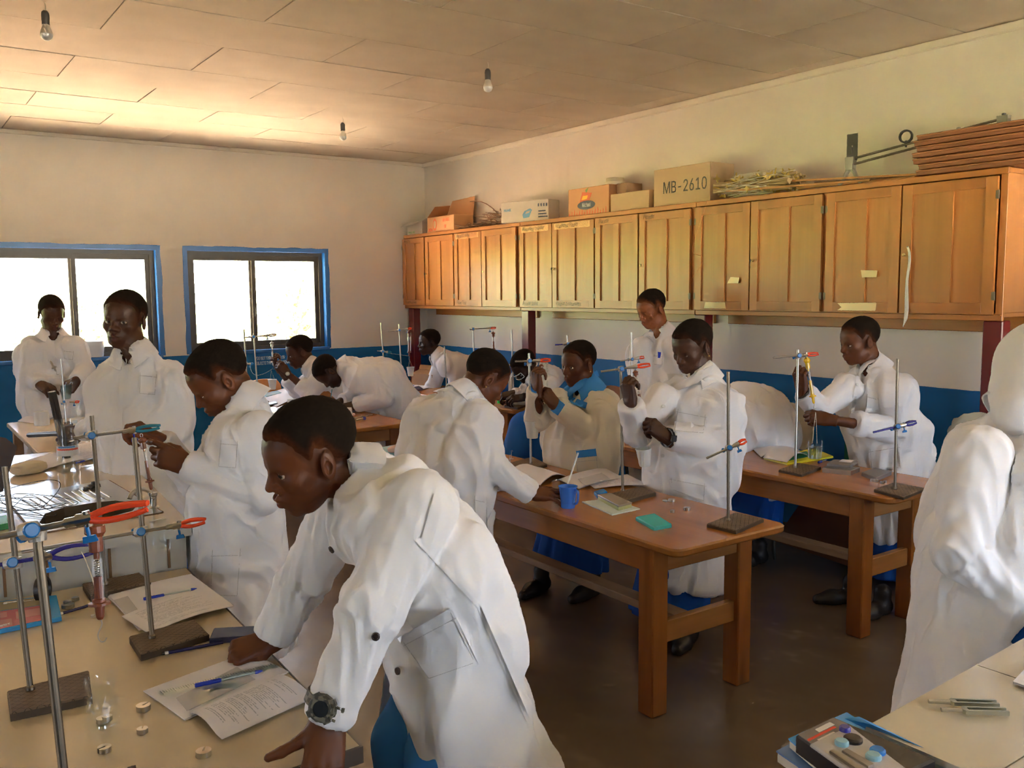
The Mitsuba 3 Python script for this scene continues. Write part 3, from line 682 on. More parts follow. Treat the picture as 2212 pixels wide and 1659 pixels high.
scene['m_eyeball'] = {'type': 'twosided', 'b': {'type': 'principled', 'base_color': {'type': 'mesh_attribute', 'name': 'vertex_color'}, 'roughness': .12}}
pm('watch_black', (.012, .012, .012), .35)

def cf(px, py, d, r=0, u=0, t=0):
    "direction in the horizontal frame of the sight line: r to the picture's right, u up, t towards the camera"
    v = ray(px, py); v = unit([v[0], v[1], 0]); R_ = np.cross(v, [0, 0, 1.])
    return R_*r+np.array([0, 0, 1.])*u-v*t
def head_R(px, py, phi, pitch, roll=0):
    v = ray(px, py); v = unit([v[0], v[1], 0]); L = -np.cross(v, [0, 0, 1.])
    f = -v*math.cos(math.radians(phi))+L*math.sin(math.radians(phi)); r = np.cross(f, [0, 0, 1.])
    p = math.radians(pitch); f2 = f*math.cos(p)-np.array([0, 0, 1.])*math.sin(p); u2 = np.cross(r, f2)
    a = math.radians(roll); r3 = r*math.cos(a)-u2*math.sin(a); u3 = u2*math.cos(a)+r*math.sin(a)
    return np.stack([r3, f2, u3], 1)
def frustum(P, A, B, lat, a0, a1, b0, b1, pleat=0., npl=9, ph=0., flare=1.3):
    A, B = np.asarray(A, float), np.asarray(B, float); ax = B-A; L = np.linalg.norm(ax); ax = ax/L
    x = unit(lat-ax*(lat@ax)); y = np.cross(ax, x); qx, qy, qz = [P[:, i]-float(A[i]) for i in range(3)]; dt = lambda n: qx*float(n[0])+qy*float(n[1])+qz*float(n[2]); t = dt(ax)/float(L); tc = np.clip(t, 0, 1)**flare
    u, v = dt(x), dt(y); a, b = a0+(a1-a0)*tc, b0+(b1-b0)*tc; th = np.arctan2(v, u)
    k = 1+pleat*tc*(np.sin(npl*th+ph+1.2*np.sin(2*th+ph))+.5*np.sin((2*npl-3)*th+2*ph))
    rho = np.sqrt((u/a)**2+(v/b)**2)
    d = (rho/k-1)*np.minimum(a, b)*.92
    return np.maximum(d, np.maximum((t-1)*L, (-t-.0)*L))
class Coat:
    """A coat as chains of round cones (each with its radius), skirts (frustums) and cuts; then folds."""
    def __init__(s): s.ch, s.fr, s.cut, s.k, s.boxes = [], [], [], .045, []
    def chain(s, *q, tag='body'):
        "q: (point, radius), ..."
        for (a, ra), (b, rb) in zip(q[:-1], q[1:]): s.ch.append((np.asarray(a, float), np.asarray(b, float), ra, rb, tag))
    def field(s, P):
        d = None
        for tag in ('body', 'sl', 'sr'):
            g = None
            for a, b, ra, rb, t in s.ch:
                if t == tag: c = rcone(P, a, b, ra, rb); g = c if g is None else su(g, c, s.k if tag == 'body' else .022)
            if tag == 'body':
                for f in s.fr: c = frustum(P, *f[0], **f[1]); g = c if g is None else su(g, c, .05)
            if g is not None: d = g if d is None else su(d, g, .032)
        for c in s.cut:
            d = ss(d, c(P), .006)
        return d
    def mesh(s, h, seed, amp=.007, sm_=1):
        lo = np.full(3, 1e9); hi = -lo
        for a, b, ra, rb, t in s.ch:
            for p, r in ((a, ra), (b, rb)): lo = np.minimum(lo, p-r-.03); hi = np.maximum(hi, p+r+.03)
        for (A, B, lat, a0, a1, b0, b1), kw in s.fr:
            for p, r in ((np.asarray(A), max(a0, b0)), (np.asarray(B), max(a1, b1)*1.2)): lo = np.minimum(lo, p-r-.03); hi = np.maximum(hi, p+r+.03)
        m = nets(s.field, lo, hi, h); m = smooth_mesh(m, sm_, .45)
        V = np.array(m.vertices); N = np.array(m.vertex_normals)
        best = np.full(len(V), 1e9); lab = np.zeros(len(V), int); S = np.zeros(len(V)); TH = np.zeros(len(V)); EL = np.zeros(len(V)); acc = {}
        for i, (a, b, ra, rb, t) in enumerate(s.ch):
            d = rcone(V, a, b, ra, rb); L = np.linalg.norm(b-a); ax = (b-a)/L; q = (V-a)@ax
            fx = frame(ax, (0, 0, 1)); th = np.arctan2((V-a)@fx[:, 1], (V-a)@fx[:, 0]); off = acc.get(t, 0.)
            w = d < best; best = np.where(w, d, best); lab = np.where(w, 0 if t == 'body' else (1 if t == 'sl' else 2), lab)
            S = np.where(w, q+off, S); TH = np.where(w, th, TH); EL = np.where(w, np.abs(np.where(off > 0, q, L-q)), EL)
            acc[t] = off+L
        nz = lambda Q, o=3, sd=0: meshkit.fbm(Q, o, seed+sd)
        rid = lambda x: 1-np.abs(2*x-1)
        W = (nz(V*np.array([5., 5., 2.2]), 2)-.5)
        # sleeves: folds that wind round the arm, thicker at the elbow and above the cuff
        c, sn = np.cos(TH), np.sin(TH)
        w2 = nz(np.stack([c*1.1+S*2, sn*1.1, S*10.5+2.0*c+3*W], -1), 2, 5); sl = rid(w2)**1.6
        w2b = nz(np.stack([c*1.4, sn*1.4, S*1.6+3], -1), 2, 6); sl = .62*sl+.55*(rid(w2b)**1.4)*np.clip(1-np.exp(-(EL/.12)**2), .15, 1)
        g = .62+.85*np.exp(-(EL/.085)**2)
        dis_s = amp*2.0*g*(sl-.40)
        # the body: long folds running down, wandering with height
        w3 = nz(V*np.array([10., 10., 1.5])+np.stack([W*6, W*5, W*0], -1), 2, 9)
        w4 = nz(V*np.array([6.5, 6.5, 1.3])+W[:, None]*np.array([3, 3, 0.]), 2, 21)
        dis_b = amp*2.3*(rid(w3)**2.2-.35)+amp*2.6*(rid(w4)**1.8-.45)+amp*.9*(nz(V*np.array([6, 6, 9.]), 2, 11)-.5)
        sleeve = (lab > 0)
        sw = sleeve.astype(float)
        for _ in range(3):
            e = m.edges_unique; n_ = np.bincount(e.ravel(), minlength=len(V)); z = np.zeros(len(V)); np.add.at(z, e[:, 0], sw[e[:, 1]]); np.add.at(z, e[:, 1], sw[e[:, 0]]); sw = .5*sw+.5*z/np.maximum(n_, 1)
        dis = dis_b*(1-sw)+dis_s*sw
        if s.cut: dis = dis*(.25+.75*sm(.002, .03, np.min([np.abs(q(V)) for q in s.cut], 0)))
        e = m.edges_unique; n_ = np.maximum(np.bincount(e.ravel(), minlength=len(V)), 1)
        z = np.zeros(len(V)); np.add.at(z, e[:, 0], dis[e[:, 1]]); np.add.at(z, e[:, 1], dis[e[:, 0]]); dis = .55*dis+.45*z/n_
        m = trimesh.Trimesh(V+N*dis[:, None], m.faces, process=False); s.out = m; s.lab = lab
        return m
def decal(surf, poly, th=.006, step=9, lift=.004, keep=None, field=None, near=0.):
    """A piece of cloth lying on the mesh surf inside the outline poly (frame coordinates of points on it): pocket, lapel, placket."""
    from shapely.geometry import Polygon, Point
    V = np.array(surf.vertices); N = np.array(surf.vertex_normals); d = V-CAM; z = d@FW
    ok = (np.einsum('ij,ij->i', N, d) < 0) & (z > .1)
    if keep is not None: ok &= keep
    V, z, d = V[ok], z[ok], d[ok]; uv = np.stack([IW/2+FPX*(d@RT)/z, IH/2-FPX*(d@UP)/z], 1)
    pl = np.asarray(poly, float); c = np.concatenate([np.linspace(a, b, max(2, int(np.linalg.norm(b-a)/step)+1))[:-1] for a, b in zip(pl, np.roll(pl, -1, 0))])
    lo, hi = pl.min(0), pl.max(0); gx = np.arange(lo[0]+step*.5, hi[0], step); gy = np.arange(lo[1]+step*.5, hi[1], step)
    G = Polygon(pl).buffer(-step*.45); ins = [(x, y) for x in gx for y in gy if G.contains(Point(x, y))]
    Q = np.vstack([c]+([np.array(ins)] if ins else []))
    from scipy.spatial import Delaunay
    tri = Delaunay(Q).simplices; Pg = Polygon(pl).buffer(.5); tri = tri[[Pg.contains(Point(*Q[t].mean(0))) for t in tri]]
    a = Q[tri]; sg = (a[:, 1, 0]-a[:, 0, 0])*(a[:, 2, 1]-a[:, 0, 1])-(a[:, 1, 1]-a[:, 0, 1])*(a[:, 2, 0]-a[:, 0, 0]); tri = np.where((sg > 0)[:, None], tri[:, ::-1], tri)
    kd = cKDTree(uv); dist, ii = kd.query(Q, k=10)
    zz = z[ii]; zmin = zz.min(1, keepdims=True); w = np.where(zz < zmin+.06, 1/(dist+.8)**2, 1e-9); zq = (w*zz).sum(1)/w.sum(1)
    rays = FW+RT*((Q[:, :1]-IW/2)/FPX)-UP*((Q[:, 1:]-IH/2)/FPX)
    if field is not None:            # onto the smooth body under the folds
        zq = np.full(len(Q), near)
        for _ in range(40): zq = zq+np.clip(field(CAM+rays*zq[:, None]), -.02, .05)*.9
        zq = np.minimum(zq, zq.min()+.12)
    F_ = CAM+rays*(zq-lift-th)[:, None]; B = CAM+rays*(zq+.004)[:, None]; n = len(Q); e = len(c); k = np.arange(e)
    side = np.vstack([np.stack([k, (k+1) % e, (k+1) % e+n], 1), np.stack([k, (k+1) % e+n, k+n], 1)])
    return trimesh.Trimesh(np.vstack([F_, B]), np.vstack([tri, tri[:, ::-1]+n, side]), process=False)
def collar(N, nu, nf, r=.064, stand=.052, fall=.074, a0=-150, a1=150, drop=.03, out=.030, th=.004, seed=0):
    "a shirt collar round the neck: N neck base, nu the neck's axis, nf to the front"
    nu = unit(nu); nf = unit(nf-nu*(nf@nu)); rr = np.cross(nf, nu)
    def fn(u, v):
        a = np.radians(a0+(a1-a0)*u); fr = np.abs(a)/math.pi
        x = v*3
        h = np.where(x < 1, -.02+(stand+.02)*x, np.where(x < 1.35, stand+.006*np.sin((x-1)/.35*math.pi), stand-(fall+.02*fr**3)*(x-1.35)/1.65))
        ro = np.where(x < 1, r-.004+.002*x, np.where(x < 1.35, r+.010*(x-1)/.35, r+.010+(out+.012*np.cos(a))*np.clip((x-1.35)/1.65, 0, 1)**.8))
        ro = ro*(1+.03*np.sin(5*a+seed))
        h = h-drop*fr**2*1.6+.012*np.cos(a)
        dirx = -np.cos(a)[..., None]*nf+np.sin(a)[..., None]*rr
        return N+dirx*ro[..., None]+nu*h[..., None]
    return sheet(fn, 49, 19, th)
def union(ms):
    try:
        acc = None
        for v, f in ms:
            q = m3.Manifold(m3.Mesh(np.asarray(v, np.float32), np.asarray(f, np.uint32)))
            if q.status() != m3.Error.NoError or q.is_empty(): return None
            acc = q if acc is None else acc+q
        h = acc.to_mesh(); return trimesh.Trimesh(h.vert_properties[:, :3], h.tri_verts, process=False)
    except Exception: return None
class Person:
    def __init__(s, label, d, tone, h, seed, group=None, coat='coat_white', hh=None):
        s.key = thing('person', label, 'person', group); s.d, s.tone, s.h, s.seed, s.coatm = d, tone, h, seed, coat
        s.hh = hh or max(.0022, h*.36); s.skin, s.core, s.c = [], [], Coat()
    def P(s, q): return at(q[0], q[1], s.d+(q[2] if len(q) > 2 else 0))
    def head(s, q, phi, pitch, roll=0, scale=1.05, neck=None, gaze=(0, 0), hair=True, **o):
        s.HL = s.P(q); s.HR = head_R(q[0], q[1], phi, pitch, roll); s.N = s.P(neck); s.hs = scale
        o = dict(dict(lid=.5), **o); g = gaze
        o['_gaze'] = g; o2 = {k: v for k, v in o.items() if k != '_gaze'}
        import types
        sk, hm, ey = head_parts(s.HR, s.HL, scale, s.hh, s.tone, s.N, o2, s.seed)
        s.skin.append(sk); s.hairm = hm if hair else None
        s.eyes = []
        for (m, c), sx in zip(ey, (-1, 1)):
            v = (np.array(m.vertices)-s.HL)@s.HR/scale-np.array([sx*.0315*o.get('wide', 1), .0715, .0055]); gg = unit([g[0], 1, g[1]])
            cs = v@gg/.0136; c = np.where(cs[:, None] > .955, [.004, .003, .003], np.where(cs[:, None] > .84, [.018, .009, .005], [.60, .53, .45])); s.eyes.append((m, c))
    def arm(s, side, S, E, Wr, hand_to=None, back=None, pose='loose', left=None, sleeve_to=1.0, ru=.066, re=.056, rw=.043, hs=1.0, bare=False):
        "side 'sl' or 'sr'; shoulder, elbow and wrist in the frame; hand_to / back are directions (r, u, t)"
        S, E, W = s.P(S), s.P(E), s.P(Wr)
        e2 = E+(W-E)*sleeve_to
        s.c.chain((S, ru), (E, re), (e2, rw), tag=side)
        ax = unit(W-E); s.c.chain((e2, rw), (e2+ax*.03, rw*.97), tag=side)
        s.c.cut.append(lambda P, e=e2, ax=ax: np.maximum(.004-((P[:, 0]-float(e[0]))*float(ax[0])+(P[:, 1]-float(e[1]))*float(ax[1])+(P[:, 2]-float(e[2]))*float(ax[2])), rcone(P, e, e+ax*.001, .12, .12)))
        s.core += [(S, E, .038, .034), (E, W, .036, .026*hs)]
        if hand_to is not None:
            V = hand(pose, max(.0021, s.hh*.9), W, cf(Wr[0], Wr[1], s.d, *hand_to), cf(Wr[0], Wr[1], s.d, *back), side == 'sl' if left is None else left, hs, s.tone); s.skin.append(V)
        return S, E, W
    def torso(s, Sm, Pv, lat, sw=.135, hw=.115, rs=.085, rc=.115, rp=.125, mid=None, neck=True):
        "upper chest and pelvis points, lateral direction (r, u, t)"
        A, B = s.P(Sm), s.P(Pv); L = unit(cf(Sm[0], Sm[1], s.d, *lat)); s.lat = L; M = s.P(mid) if mid else (A+B)/2
        for q in (-1, 1): s.c.chain((A+L*q*sw, rs), (M+L*q*(sw+hw)*.46, (rc+rp)/2*.92), (B+L*q*hw*.75, rp*.92))
        s.c.chain((A, rc), (M, (rc+rp)/2), (B, rp))
        if neck: s.c.chain((s.N-unit(s.HL-s.N)*.02, .066), (A, rc))
        for q in (-1, 1): s.c.chain((s.N-unit(s.HL-s.N)*.012, .050), (A+L*q*sw, rs*.9))
        s.core += [(s.N, A, .05, .06), (A, M, .07, .07), (M, B, .07, .08)]+[(A, A+L*q*sw, .05, .036) for q in (-1, 1)]
        s.A, s.B = A, B
    def skirt(s, hem, a0=.20, a1=.26, b0=.15, b1=.20, top=None, lat=None, pleat=.045, npl=9, ph=0., **kw):
        A = s.B+(s.A-s.B)*.42 if top is None else s.P(top); L = s.lat if lat is None else cf(hem[0], hem[1], s.d, *lat)
        s.c.fr.append(((A, s.P(hem), L, a0, a1, b0, b1), dict(pleat=pleat, npl=npl, ph=ph, **kw)))
    def neckcut(s, v=.6, w=.020, r=.062):
        N, H, R = s.N, s.HL, s.HR; ax = unit(H-N)
        fr = s.front if hasattr(s, 'front') else unit(R[:, 1]-ax*(R[:, 1]@ax))
        s.c.cut.append(lambda P: rcone(P, N-ax*.012, N+ax*.25, r, r+.03))
        if v > 0: s.c.cut.append(lambda P: rcone(P, N+fr*.055+ax*.03, N+(s.A-N)*v+fr*.125, w*1.7, w*.3))
    def build(s, amp=.007):
        m = s.c.mesh(s.h, s.seed, amp); s.coat = m
        core = None
        pts = np.array([p for c in s.core for p in c[:2]])
        def fld(P):
            d = None
            for a, b, ra, rb in s.core: c = rcone(P, a, b, ra, rb); d = c if d is None else su(d, c, .02)
            return d
        cm = nets(fld, pts.min(0)-.12, pts.max(0)+.12, .012 if s.d > 3 else .009); cm = smooth_mesh(cm, 1, .4)
        V = np.array(cm.vertices); s.skin.append((V, np.array(cm.faces), np.repeat(np.array(srgb(*TONES[s.tone]))[None], len(V), 0)*(.92+.16*meshkit.fbm(V*40, 2)[:, None])))
        allv = np.vstack([q[0] for q in s.skin]); allc = np.vstack([q[2] for q in s.skin])
        u = union([(q[0], q[1]) for q in s.skin])
        if u is None or len(u.vertices) < .4*len(allv):
            off = np.cumsum([0]+[len(q[0]) for q in s.skin[:-1]]); u = trimesh.Trimesh(allv, np.vstack([q[1]+o for q, o in zip(s.skin, off)]), process=False); c = allc
            s.joined = False
        else:
            c = allc[cKDTree(allv).query(np.array(u.vertices))[1]]; s.joined = True
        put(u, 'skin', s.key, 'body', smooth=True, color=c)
        if s.hairm is not None: put(s.hairm[0], 'hair_black', s.key, 'hair', smooth=True, color=s.hairm[1])
        for m_, c_ in s.eyes: put(m_, 'eyeball', s.key, 'eye', smooth=True, color=c_)
        s.ck = put(m, s.coatm, s.key, 'lab_coat', smooth=True)
        return s
    def legs(s, q=None, shoes=True, spread=.10, mat='skirt_blue', to=None):
        "trouser legs and shoes down to the floor below the hem"
        B = s.B if q is None else s.P(q); L = unit([s.lat[0], s.lat[1], 0]); f = s.front if to is None else to
        C = [(B+L*k*spread, np.array([*(B+L*k*spread*1.1)[:2], .07])) for k in (-1, 1)]
        fl = lambda P: np.minimum(*[rcone(P, a, b, .085, .06) for a, b in C])
        A = np.array([p for c in C for p in c])
        put(smooth_mesh(nets(fl, A.min(0)-.13, A.max(0)+.13, .016), 1, .4), mat, s.key, 'trousers', smooth=True)
        if shoes:
            for a, b in C: shoe(s, b, f)
    def collar(s, nf=None, mat=None, nu=None, name='collar', **kw):
        f = s.HR[:, 1] if nf is None else cf(IW/2, IH/2, s.d, *nf) if len(nf) == 3 and not isinstance(nf, np.ndarray) else nf
        th = kw.pop('th', .004); m = collar(s.N, unit(s.HL-s.N) if nu is None else nu, f, th=0, **kw); V = np.array(m.vertices); lift = .013 if name == 'collar' else .005
        for _ in range(5):
            d = s.c.field(V); g = np.stack([s.c.field(V+np.eye(3)[i]*.004)-d for i in range(3)], 1); g /= np.linalg.norm(g, axis=1, keepdims=True)+1e-9
            V = V+g*np.clip(lift-d, 0, .02)[:, None]
        put(sheet(lambda u, v: V.reshape(*u.shape, 3), 49, 19, th), mat or s.coatm, s.ck, name, smooth=40)
    def flat(s, P):
        d = None
        for a, b, ra, rb, t in s.c.ch:
            if t == 'body': c = rcone(P, a, b, ra, rb); d = c if d is None else su(d, c, s.c.k)
        return d
    def lapel(s, polys, mat=None, name='lapel', lift=.013, **kw):
        for q in polys: put(decal(s.coat, q, field=s.flat, near=s.d-.45, lift=lift, th=.006, **kw), mat or s.coatm, s.ck, name, smooth=35)
    def patch(s, name, poly, mat=None, **kw):
        return put(decal(s.coat, poly, keep=kw.pop('keep', None), **kw), mat or s.coatm, s.ck, name, smooth=35)
    def pocket(s, poly, name='pocket', hem=.18, **kw):
        "a patch pocket with its hem and stitching"
        P = np.asarray(poly, float); s.patch(name, poly, **kw); th = kw.get('th', .006); li = kw.get('lift', .004); st = kw.get('step', 9)
        lerp = lambda a, b, t: a+(b-a)*t; c = P.mean(0); w = max(1.2, 2.6/s.d)
        I = c+(P-c)*.90
        for a, b in ((I[1], I[2]), (I[2], I[3]), (I[3], I[0]), (lerp(P[0], P[3], hem), lerp(P[1], P[2], hem))):
            n = np.array([-(b-a)[1], (b-a)[0]]); n = n/np.linalg.norm(n)*w*.5
            s.patch('stitching', [a-n, b-n, b+n, a+n], mat='stitch_grey', th=.0012, lift=li+th-.0004, step=max(3, st*.7))  # thin grey seam lines that paint in the shade of the stitched crease
    def button(s, q, r=.0075, mat='button_white'):
        V = np.array(s.coat.vertices); N = np.array(s.coat.vertex_normals); d = V-CAM; z = d@FW
        uv = np.stack([IW/2+FPX*(d@RT)/z, IH/2-FPX*(d@UP)/z], 1); ok = np.where((np.einsum('ij,ij->i', N, d) < 0) & (np.linalg.norm(uv-np.array(q[:2]), axis=1) < 9*3/s.d+4))[0]
        if not len(ok): return
        i = ok[np.argmin(z[ok])]; n = N[i]; p = CAM+ray(*q[:2])*z[i]
        put(lathe([(0, -.002), (r, -.002), (r, .002), (r*.8, .003), (r*.55, .0022), (0, .0022)], 14, p+n*.003, frame(n)), mat, s.ck, 'button')
def limb(name, s, pts, mat, h=None, smooth_k=.02, cut=None, amp=0., fr=None):
    "a part made of round cones through (px, py, dd, radius) points; several chains allowed"
    chs = pts if isinstance(pts[0], list) else [pts]
    C = [[(s.P(q[:3]), q[3]) for q in c] for c in chs]
    def f(P):
        d = None
        for c in C:
            for (a, ra), (b, rb) in zip(c[:-1], c[1:]): k = rcone(P, a, b, ra, rb); d = k if d is None else su(d, k, smooth_k)
        for q in (fr or []): k = frustum(P, *q[0], **q[1]); d = k if d is None else su(d, k, .03)
        if cut is not None: d = np.maximum(d, cut(P))
        return d
    A = [p for c in C for p, r in c]; R_ = max(r for c in C for p, r in c)
    for q in (fr or []): A += [np.asarray(q[0][0])+.2, np.asarray(q[0][0])-.2, np.asarray(q[0][1])+.3, np.asarray(q[0][1])-.3]
    A = np.array(A)
    m = smooth_mesh(nets(f, A.min(0)-R_-.03, A.max(0)+R_+.03, h or s.h), 1, .4)
    return put(m, mat, s.key, name, smooth=True)
def shoe(s, P0, to, L=.25, mat='shoe_black'):
    "a closed shoe standing at the floor point P0 (the ankle's foot point), pointing along to"
    to = unit([to[0], to[1], 0]); sd = np.cross(to, [0, 0, 1.]); P0 = np.array([P0[0], P0[1], 0.])
    f = lambda P: np.maximum(su(su(rcone(P, P0+to*-.03+[0, 0, .035], P0+to*(L*.42)+[0, 0, .03], .038, .042), rcone(P, P0+to*(L*.42)+[0, 0, .03], P0+to*(L*.72)+[0, 0, .022], .042, .030), .03), rcone(P, P0+[0, 0, .04], P0+[0, 0, .115], .040, .045), .03), -P[:, 2]+.001)
    m = nets(f, P0-.32, P0+.32+np.array([0, 0, -.1]), .008)
    return put(smooth_mesh(m, 1, .4), mat, s.key, 'shoe', smooth=True)
# ---------------------------------------------------------------- the students
# the student leaning on the near bench, looking towards the left
p = P1 = Person('person leaning on the near bench in a white coat, camouflage watch on the wrist', 2.0, 'warm', .0075, 11, hh=.0022)
p.head((672, 990, .06), 72, 20, -4, 1.06, neck=(765, 1040, .10), gaze=(-.30, .03), lid=.15, lips=1.05)
p.front = unit(cf(700, 1100, 2, -.75, -.45, .35))
p.torso((820, 1092, .10), (985, 1335, .22), (-.20, .12, -1.), sw=.150, hw=.120, rs=.080, rc=.108, rp=.135, mid=(918, 1190, .15))
p.neckcut(v=.8, w=.02)
p.arm('sl', (905, 1100, -.06), (800, 1318, -.15), (707, 1556, -.165), (-.16, -.80, .62), (.12, .45, .90), 'edge', True, sleeve_to=.985, ru=.080, re=.060, rw=.044, hs=1.05)
p.arm('sr', (745, 1095, .28), (655, 1255, .36), (582, 1385, .35), (-.95, -.18, .25), (-.15, .8, .55), 'fist', False, sleeve_to=.93, ru=.072, re=.060, rw=.046, hs=1.02)
p.skirt((1072, 1730, .20), a0=.17, a1=.23, b0=.125, b1=.155, lat=(-.15, 0, -1), pleat=.05, npl=8, ph=.6, flare=1.0)
p.build(0.0123)
p.collar(nf=p.front, r=.060, stand=.036, fall=.06, out=.02, seed=1)
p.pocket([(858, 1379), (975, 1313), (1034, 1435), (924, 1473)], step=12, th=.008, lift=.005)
p.patch('side_seam', [(898, 1170), (906, 1170), (1037, 1306), (1092, 1434), (1146, 1556), (1137, 1558), (1084, 1437), (1030, 1311)], step=7, th=.0015, lift=.003)
p.patch('sleeve_seam', [(938, 1066), (944, 1070), (918, 1164), (911, 1162)], step=6, th=.002)
for q in ((718, 1186), (812, 1374), (861, 1449)): p.button(q, .0085, 'button_dark')
limb('trousers', p, [[(985, 1400, .30, .10), (880, 1600, .22, .085), (880, 1900, .2, .07)], [(1000, 1400, .12, .10), (960, 1640, .1, .09), (985, 1950, .1, .07)]], 'scrub_blue', h=.010)
put(sheet(lambda u, v: (lambda A, B, C, D: A*((1-u)*(1-v))[..., None]+B*(u*(1-v))[..., None]+C*(u*v)[..., None]+D*((1-u)*v)[..., None])(*[at(*q) for q in ((838, 1400, 2.28), (885, 1430, 2.36), (872, 1600, 2.42), (816, 1565, 2.36))]), 12, 14, .004), 'coat_white', p.ck, 'front_flap', smooth=True)
for q_ in (at(880, 1990, 2.2), at(985, 2000, 2.1)): shoe(p, q_, p.front)
# the student in profile at the clamp
p = P2 = Person('person in profile in a white coat, hands raised to the blue clamp by the sink', 3.2, 'warm', .0095, 12)
p.head((478, 822, .06), 80, 36, 0, 1.10, neck=(524, 878, .07), lid=.85)
p.front = cf(480, 900, 3, -.95, 0, .2)
p.torso((522, 960, .08), (508, 1135, .08), (.1, 0, -1), sw=.150, hw=.115, rs=.082, rc=.110, rp=.125)
p.neckcut(v=.5)
p.arm('sl', (560, 935, -.08), (562, 1072, -.10), (404, 1004, -.12), (-.85, .45, -.1), (.1, .35, .9), 'point', True, ru=.072, re=.060, rw=.046)
p.arm('sr', (490, 950, .22), (425, 1045, .20), (345, 952, .06), (-.8, .55, -.1), (.2, .75, -.5), 'pinch', False, ru=.066, re=.056, rw=.046)
p.skirt((512, 1395, .08), a0=.17, a1=.20, b0=.145, b1=.19, pleat=.05, ph=1.0)
p.build(0.0123)
p.collar(nf=p.front, r=.062, seed=2)
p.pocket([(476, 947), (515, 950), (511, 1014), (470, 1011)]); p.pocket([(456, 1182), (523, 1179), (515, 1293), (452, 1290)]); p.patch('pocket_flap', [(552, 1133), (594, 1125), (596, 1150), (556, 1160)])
p.legs()
# the standing student who looks at the camera
p = P3 = Person('person standing by the left window in a white coat, looking at the camera', 4.1, 'dark', .0105, 13)
p.head((270, 694, .05), 27, 4, -3, 1.10, neck=(287, 762, .05), gaze=(-.42, .02), lid=.42)
p.front = cf(280, 800, 4, -.45, 0, .9)
p.torso((300, 845, .05), (318, 1000, .05), (.9, 0, .45), sw=.145, hw=.115, rs=.080, rc=.100, rp=.115)
p.neckcut(v=.9, w=.024)
p.arm('sl', (366, 812, .10), (382, 925, .12), (300, 972, .12), (-.85, -.5, .1), (.2, .8, .4), 'flat', True, ru=.070, re=.060, rw=.046, sleeve_to=.55)
p.arm('sr', (252, 822, .02), (243, 905, .20), (182, 931, .40), (-1, -.12, .1), (.0, .5, .8), 'grip', False, ru=.060, re=.052, rw=.046)
p.skirt((330, 1190, .05), a0=.16, a1=.19, b0=.13, b1=.15, pleat=.05, ph=2.)
p.build(0.0123)
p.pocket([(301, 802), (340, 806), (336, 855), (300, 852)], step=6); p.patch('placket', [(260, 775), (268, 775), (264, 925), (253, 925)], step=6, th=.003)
p.collar(nf=p.front, r=.062, a0=-158, a1=158, seed=3)
p.collar(nf=p.front, mat='shirt_white', name='shirt_collar', r=.056, fall=.045, stand=.036, out=.02, a0=-160, a1=160, seed=5)
p.legs()
# the person in front of the left window
p = P4 = Person('person in a white coat before the left window, pouring from a plastic bottle', 6.75, 'dark', .014, 14)
p.head((111, 679, .04), -12, 24, 0, 1.10, neck=(113, 722, .05), lid=.9)
p.front = cf(110, 750, 6, 0.1, 0, 1)
p.torso((115, 765, .04), (115, 860, .04), (1, 0, -.1), sw=.150, hw=.125, rs=.085, rc=.110, rp=.120)
p.neckcut(v=.8, w=.026)
p.arm('sr', (70, 748, .04), (52, 802, .03), (86, 830, -.18), (.55, -.35, .75), (-.3, .7, .6), 'loose', False, ru=.078, re=.064, rw=.048)
p.arm('sl', (160, 748, .04), (184, 800, .03), (165, 822, -.18), (-.6, -.7, .3), (.5, .3, .8), 'grip', True, ru=.078, re=.064, rw=.048)
p.skirt((118, 1000, .04), a0=.19, a1=.22, b0=.15, b1=.18, pleat=.04, ph=.4)
p.build(0.0130)
p.collar(nf=p.front, r=.062, seed=4)
p.patch('placket', [(115, 750), (119, 750), (119, 850), (115, 850)], step=4); p.pocket([(138, 755), (160, 757), (158, 778), (139, 776)], step=4)
p.legs()
# the student holding up a spring balance at the far table
p = P5 = Person('person with a wristwatch bending over the far table with a spring balance', 7.75, 'dark', .014, 15)
p.head((648, 762, .05), 82, 20, 0, 1.15, neck=(668, 792, .05), lid=.5)
p.front = cf(660, 800, 7, -.8, -.5, .2)
p.torso((702, 806, .05), (800, 850, .25), (0, .1, -1), sw=.150, hw=.12, rs=.088, rc=.115, rp=.13)
p.neckcut(v=.7)
p.arm('sl', (712, 800, -.10), (668, 846, -.10), (620, 806, -.12), (-.55, .75, 0), (.3, .3, .9), 'pinch', True, sleeve_to=.45, ru=.085, re=.074, rw=.066)
p.arm('sr', (680, 815, .2), (640, 842, .15), (600, 795, .0), (-.4, .85, 0), (-.8, -.2, .3), 'pinch', False, sleeve_to=.5, ru=.075, re=.068, rw=.06)
p.skirt((850, 960, .3), a0=.17, a1=.2, b0=.14, b1=.2, pleat=.04)
p.build(0.0130)
p.collar(nf=p.front, r=.064, seed=5)
p.legs()
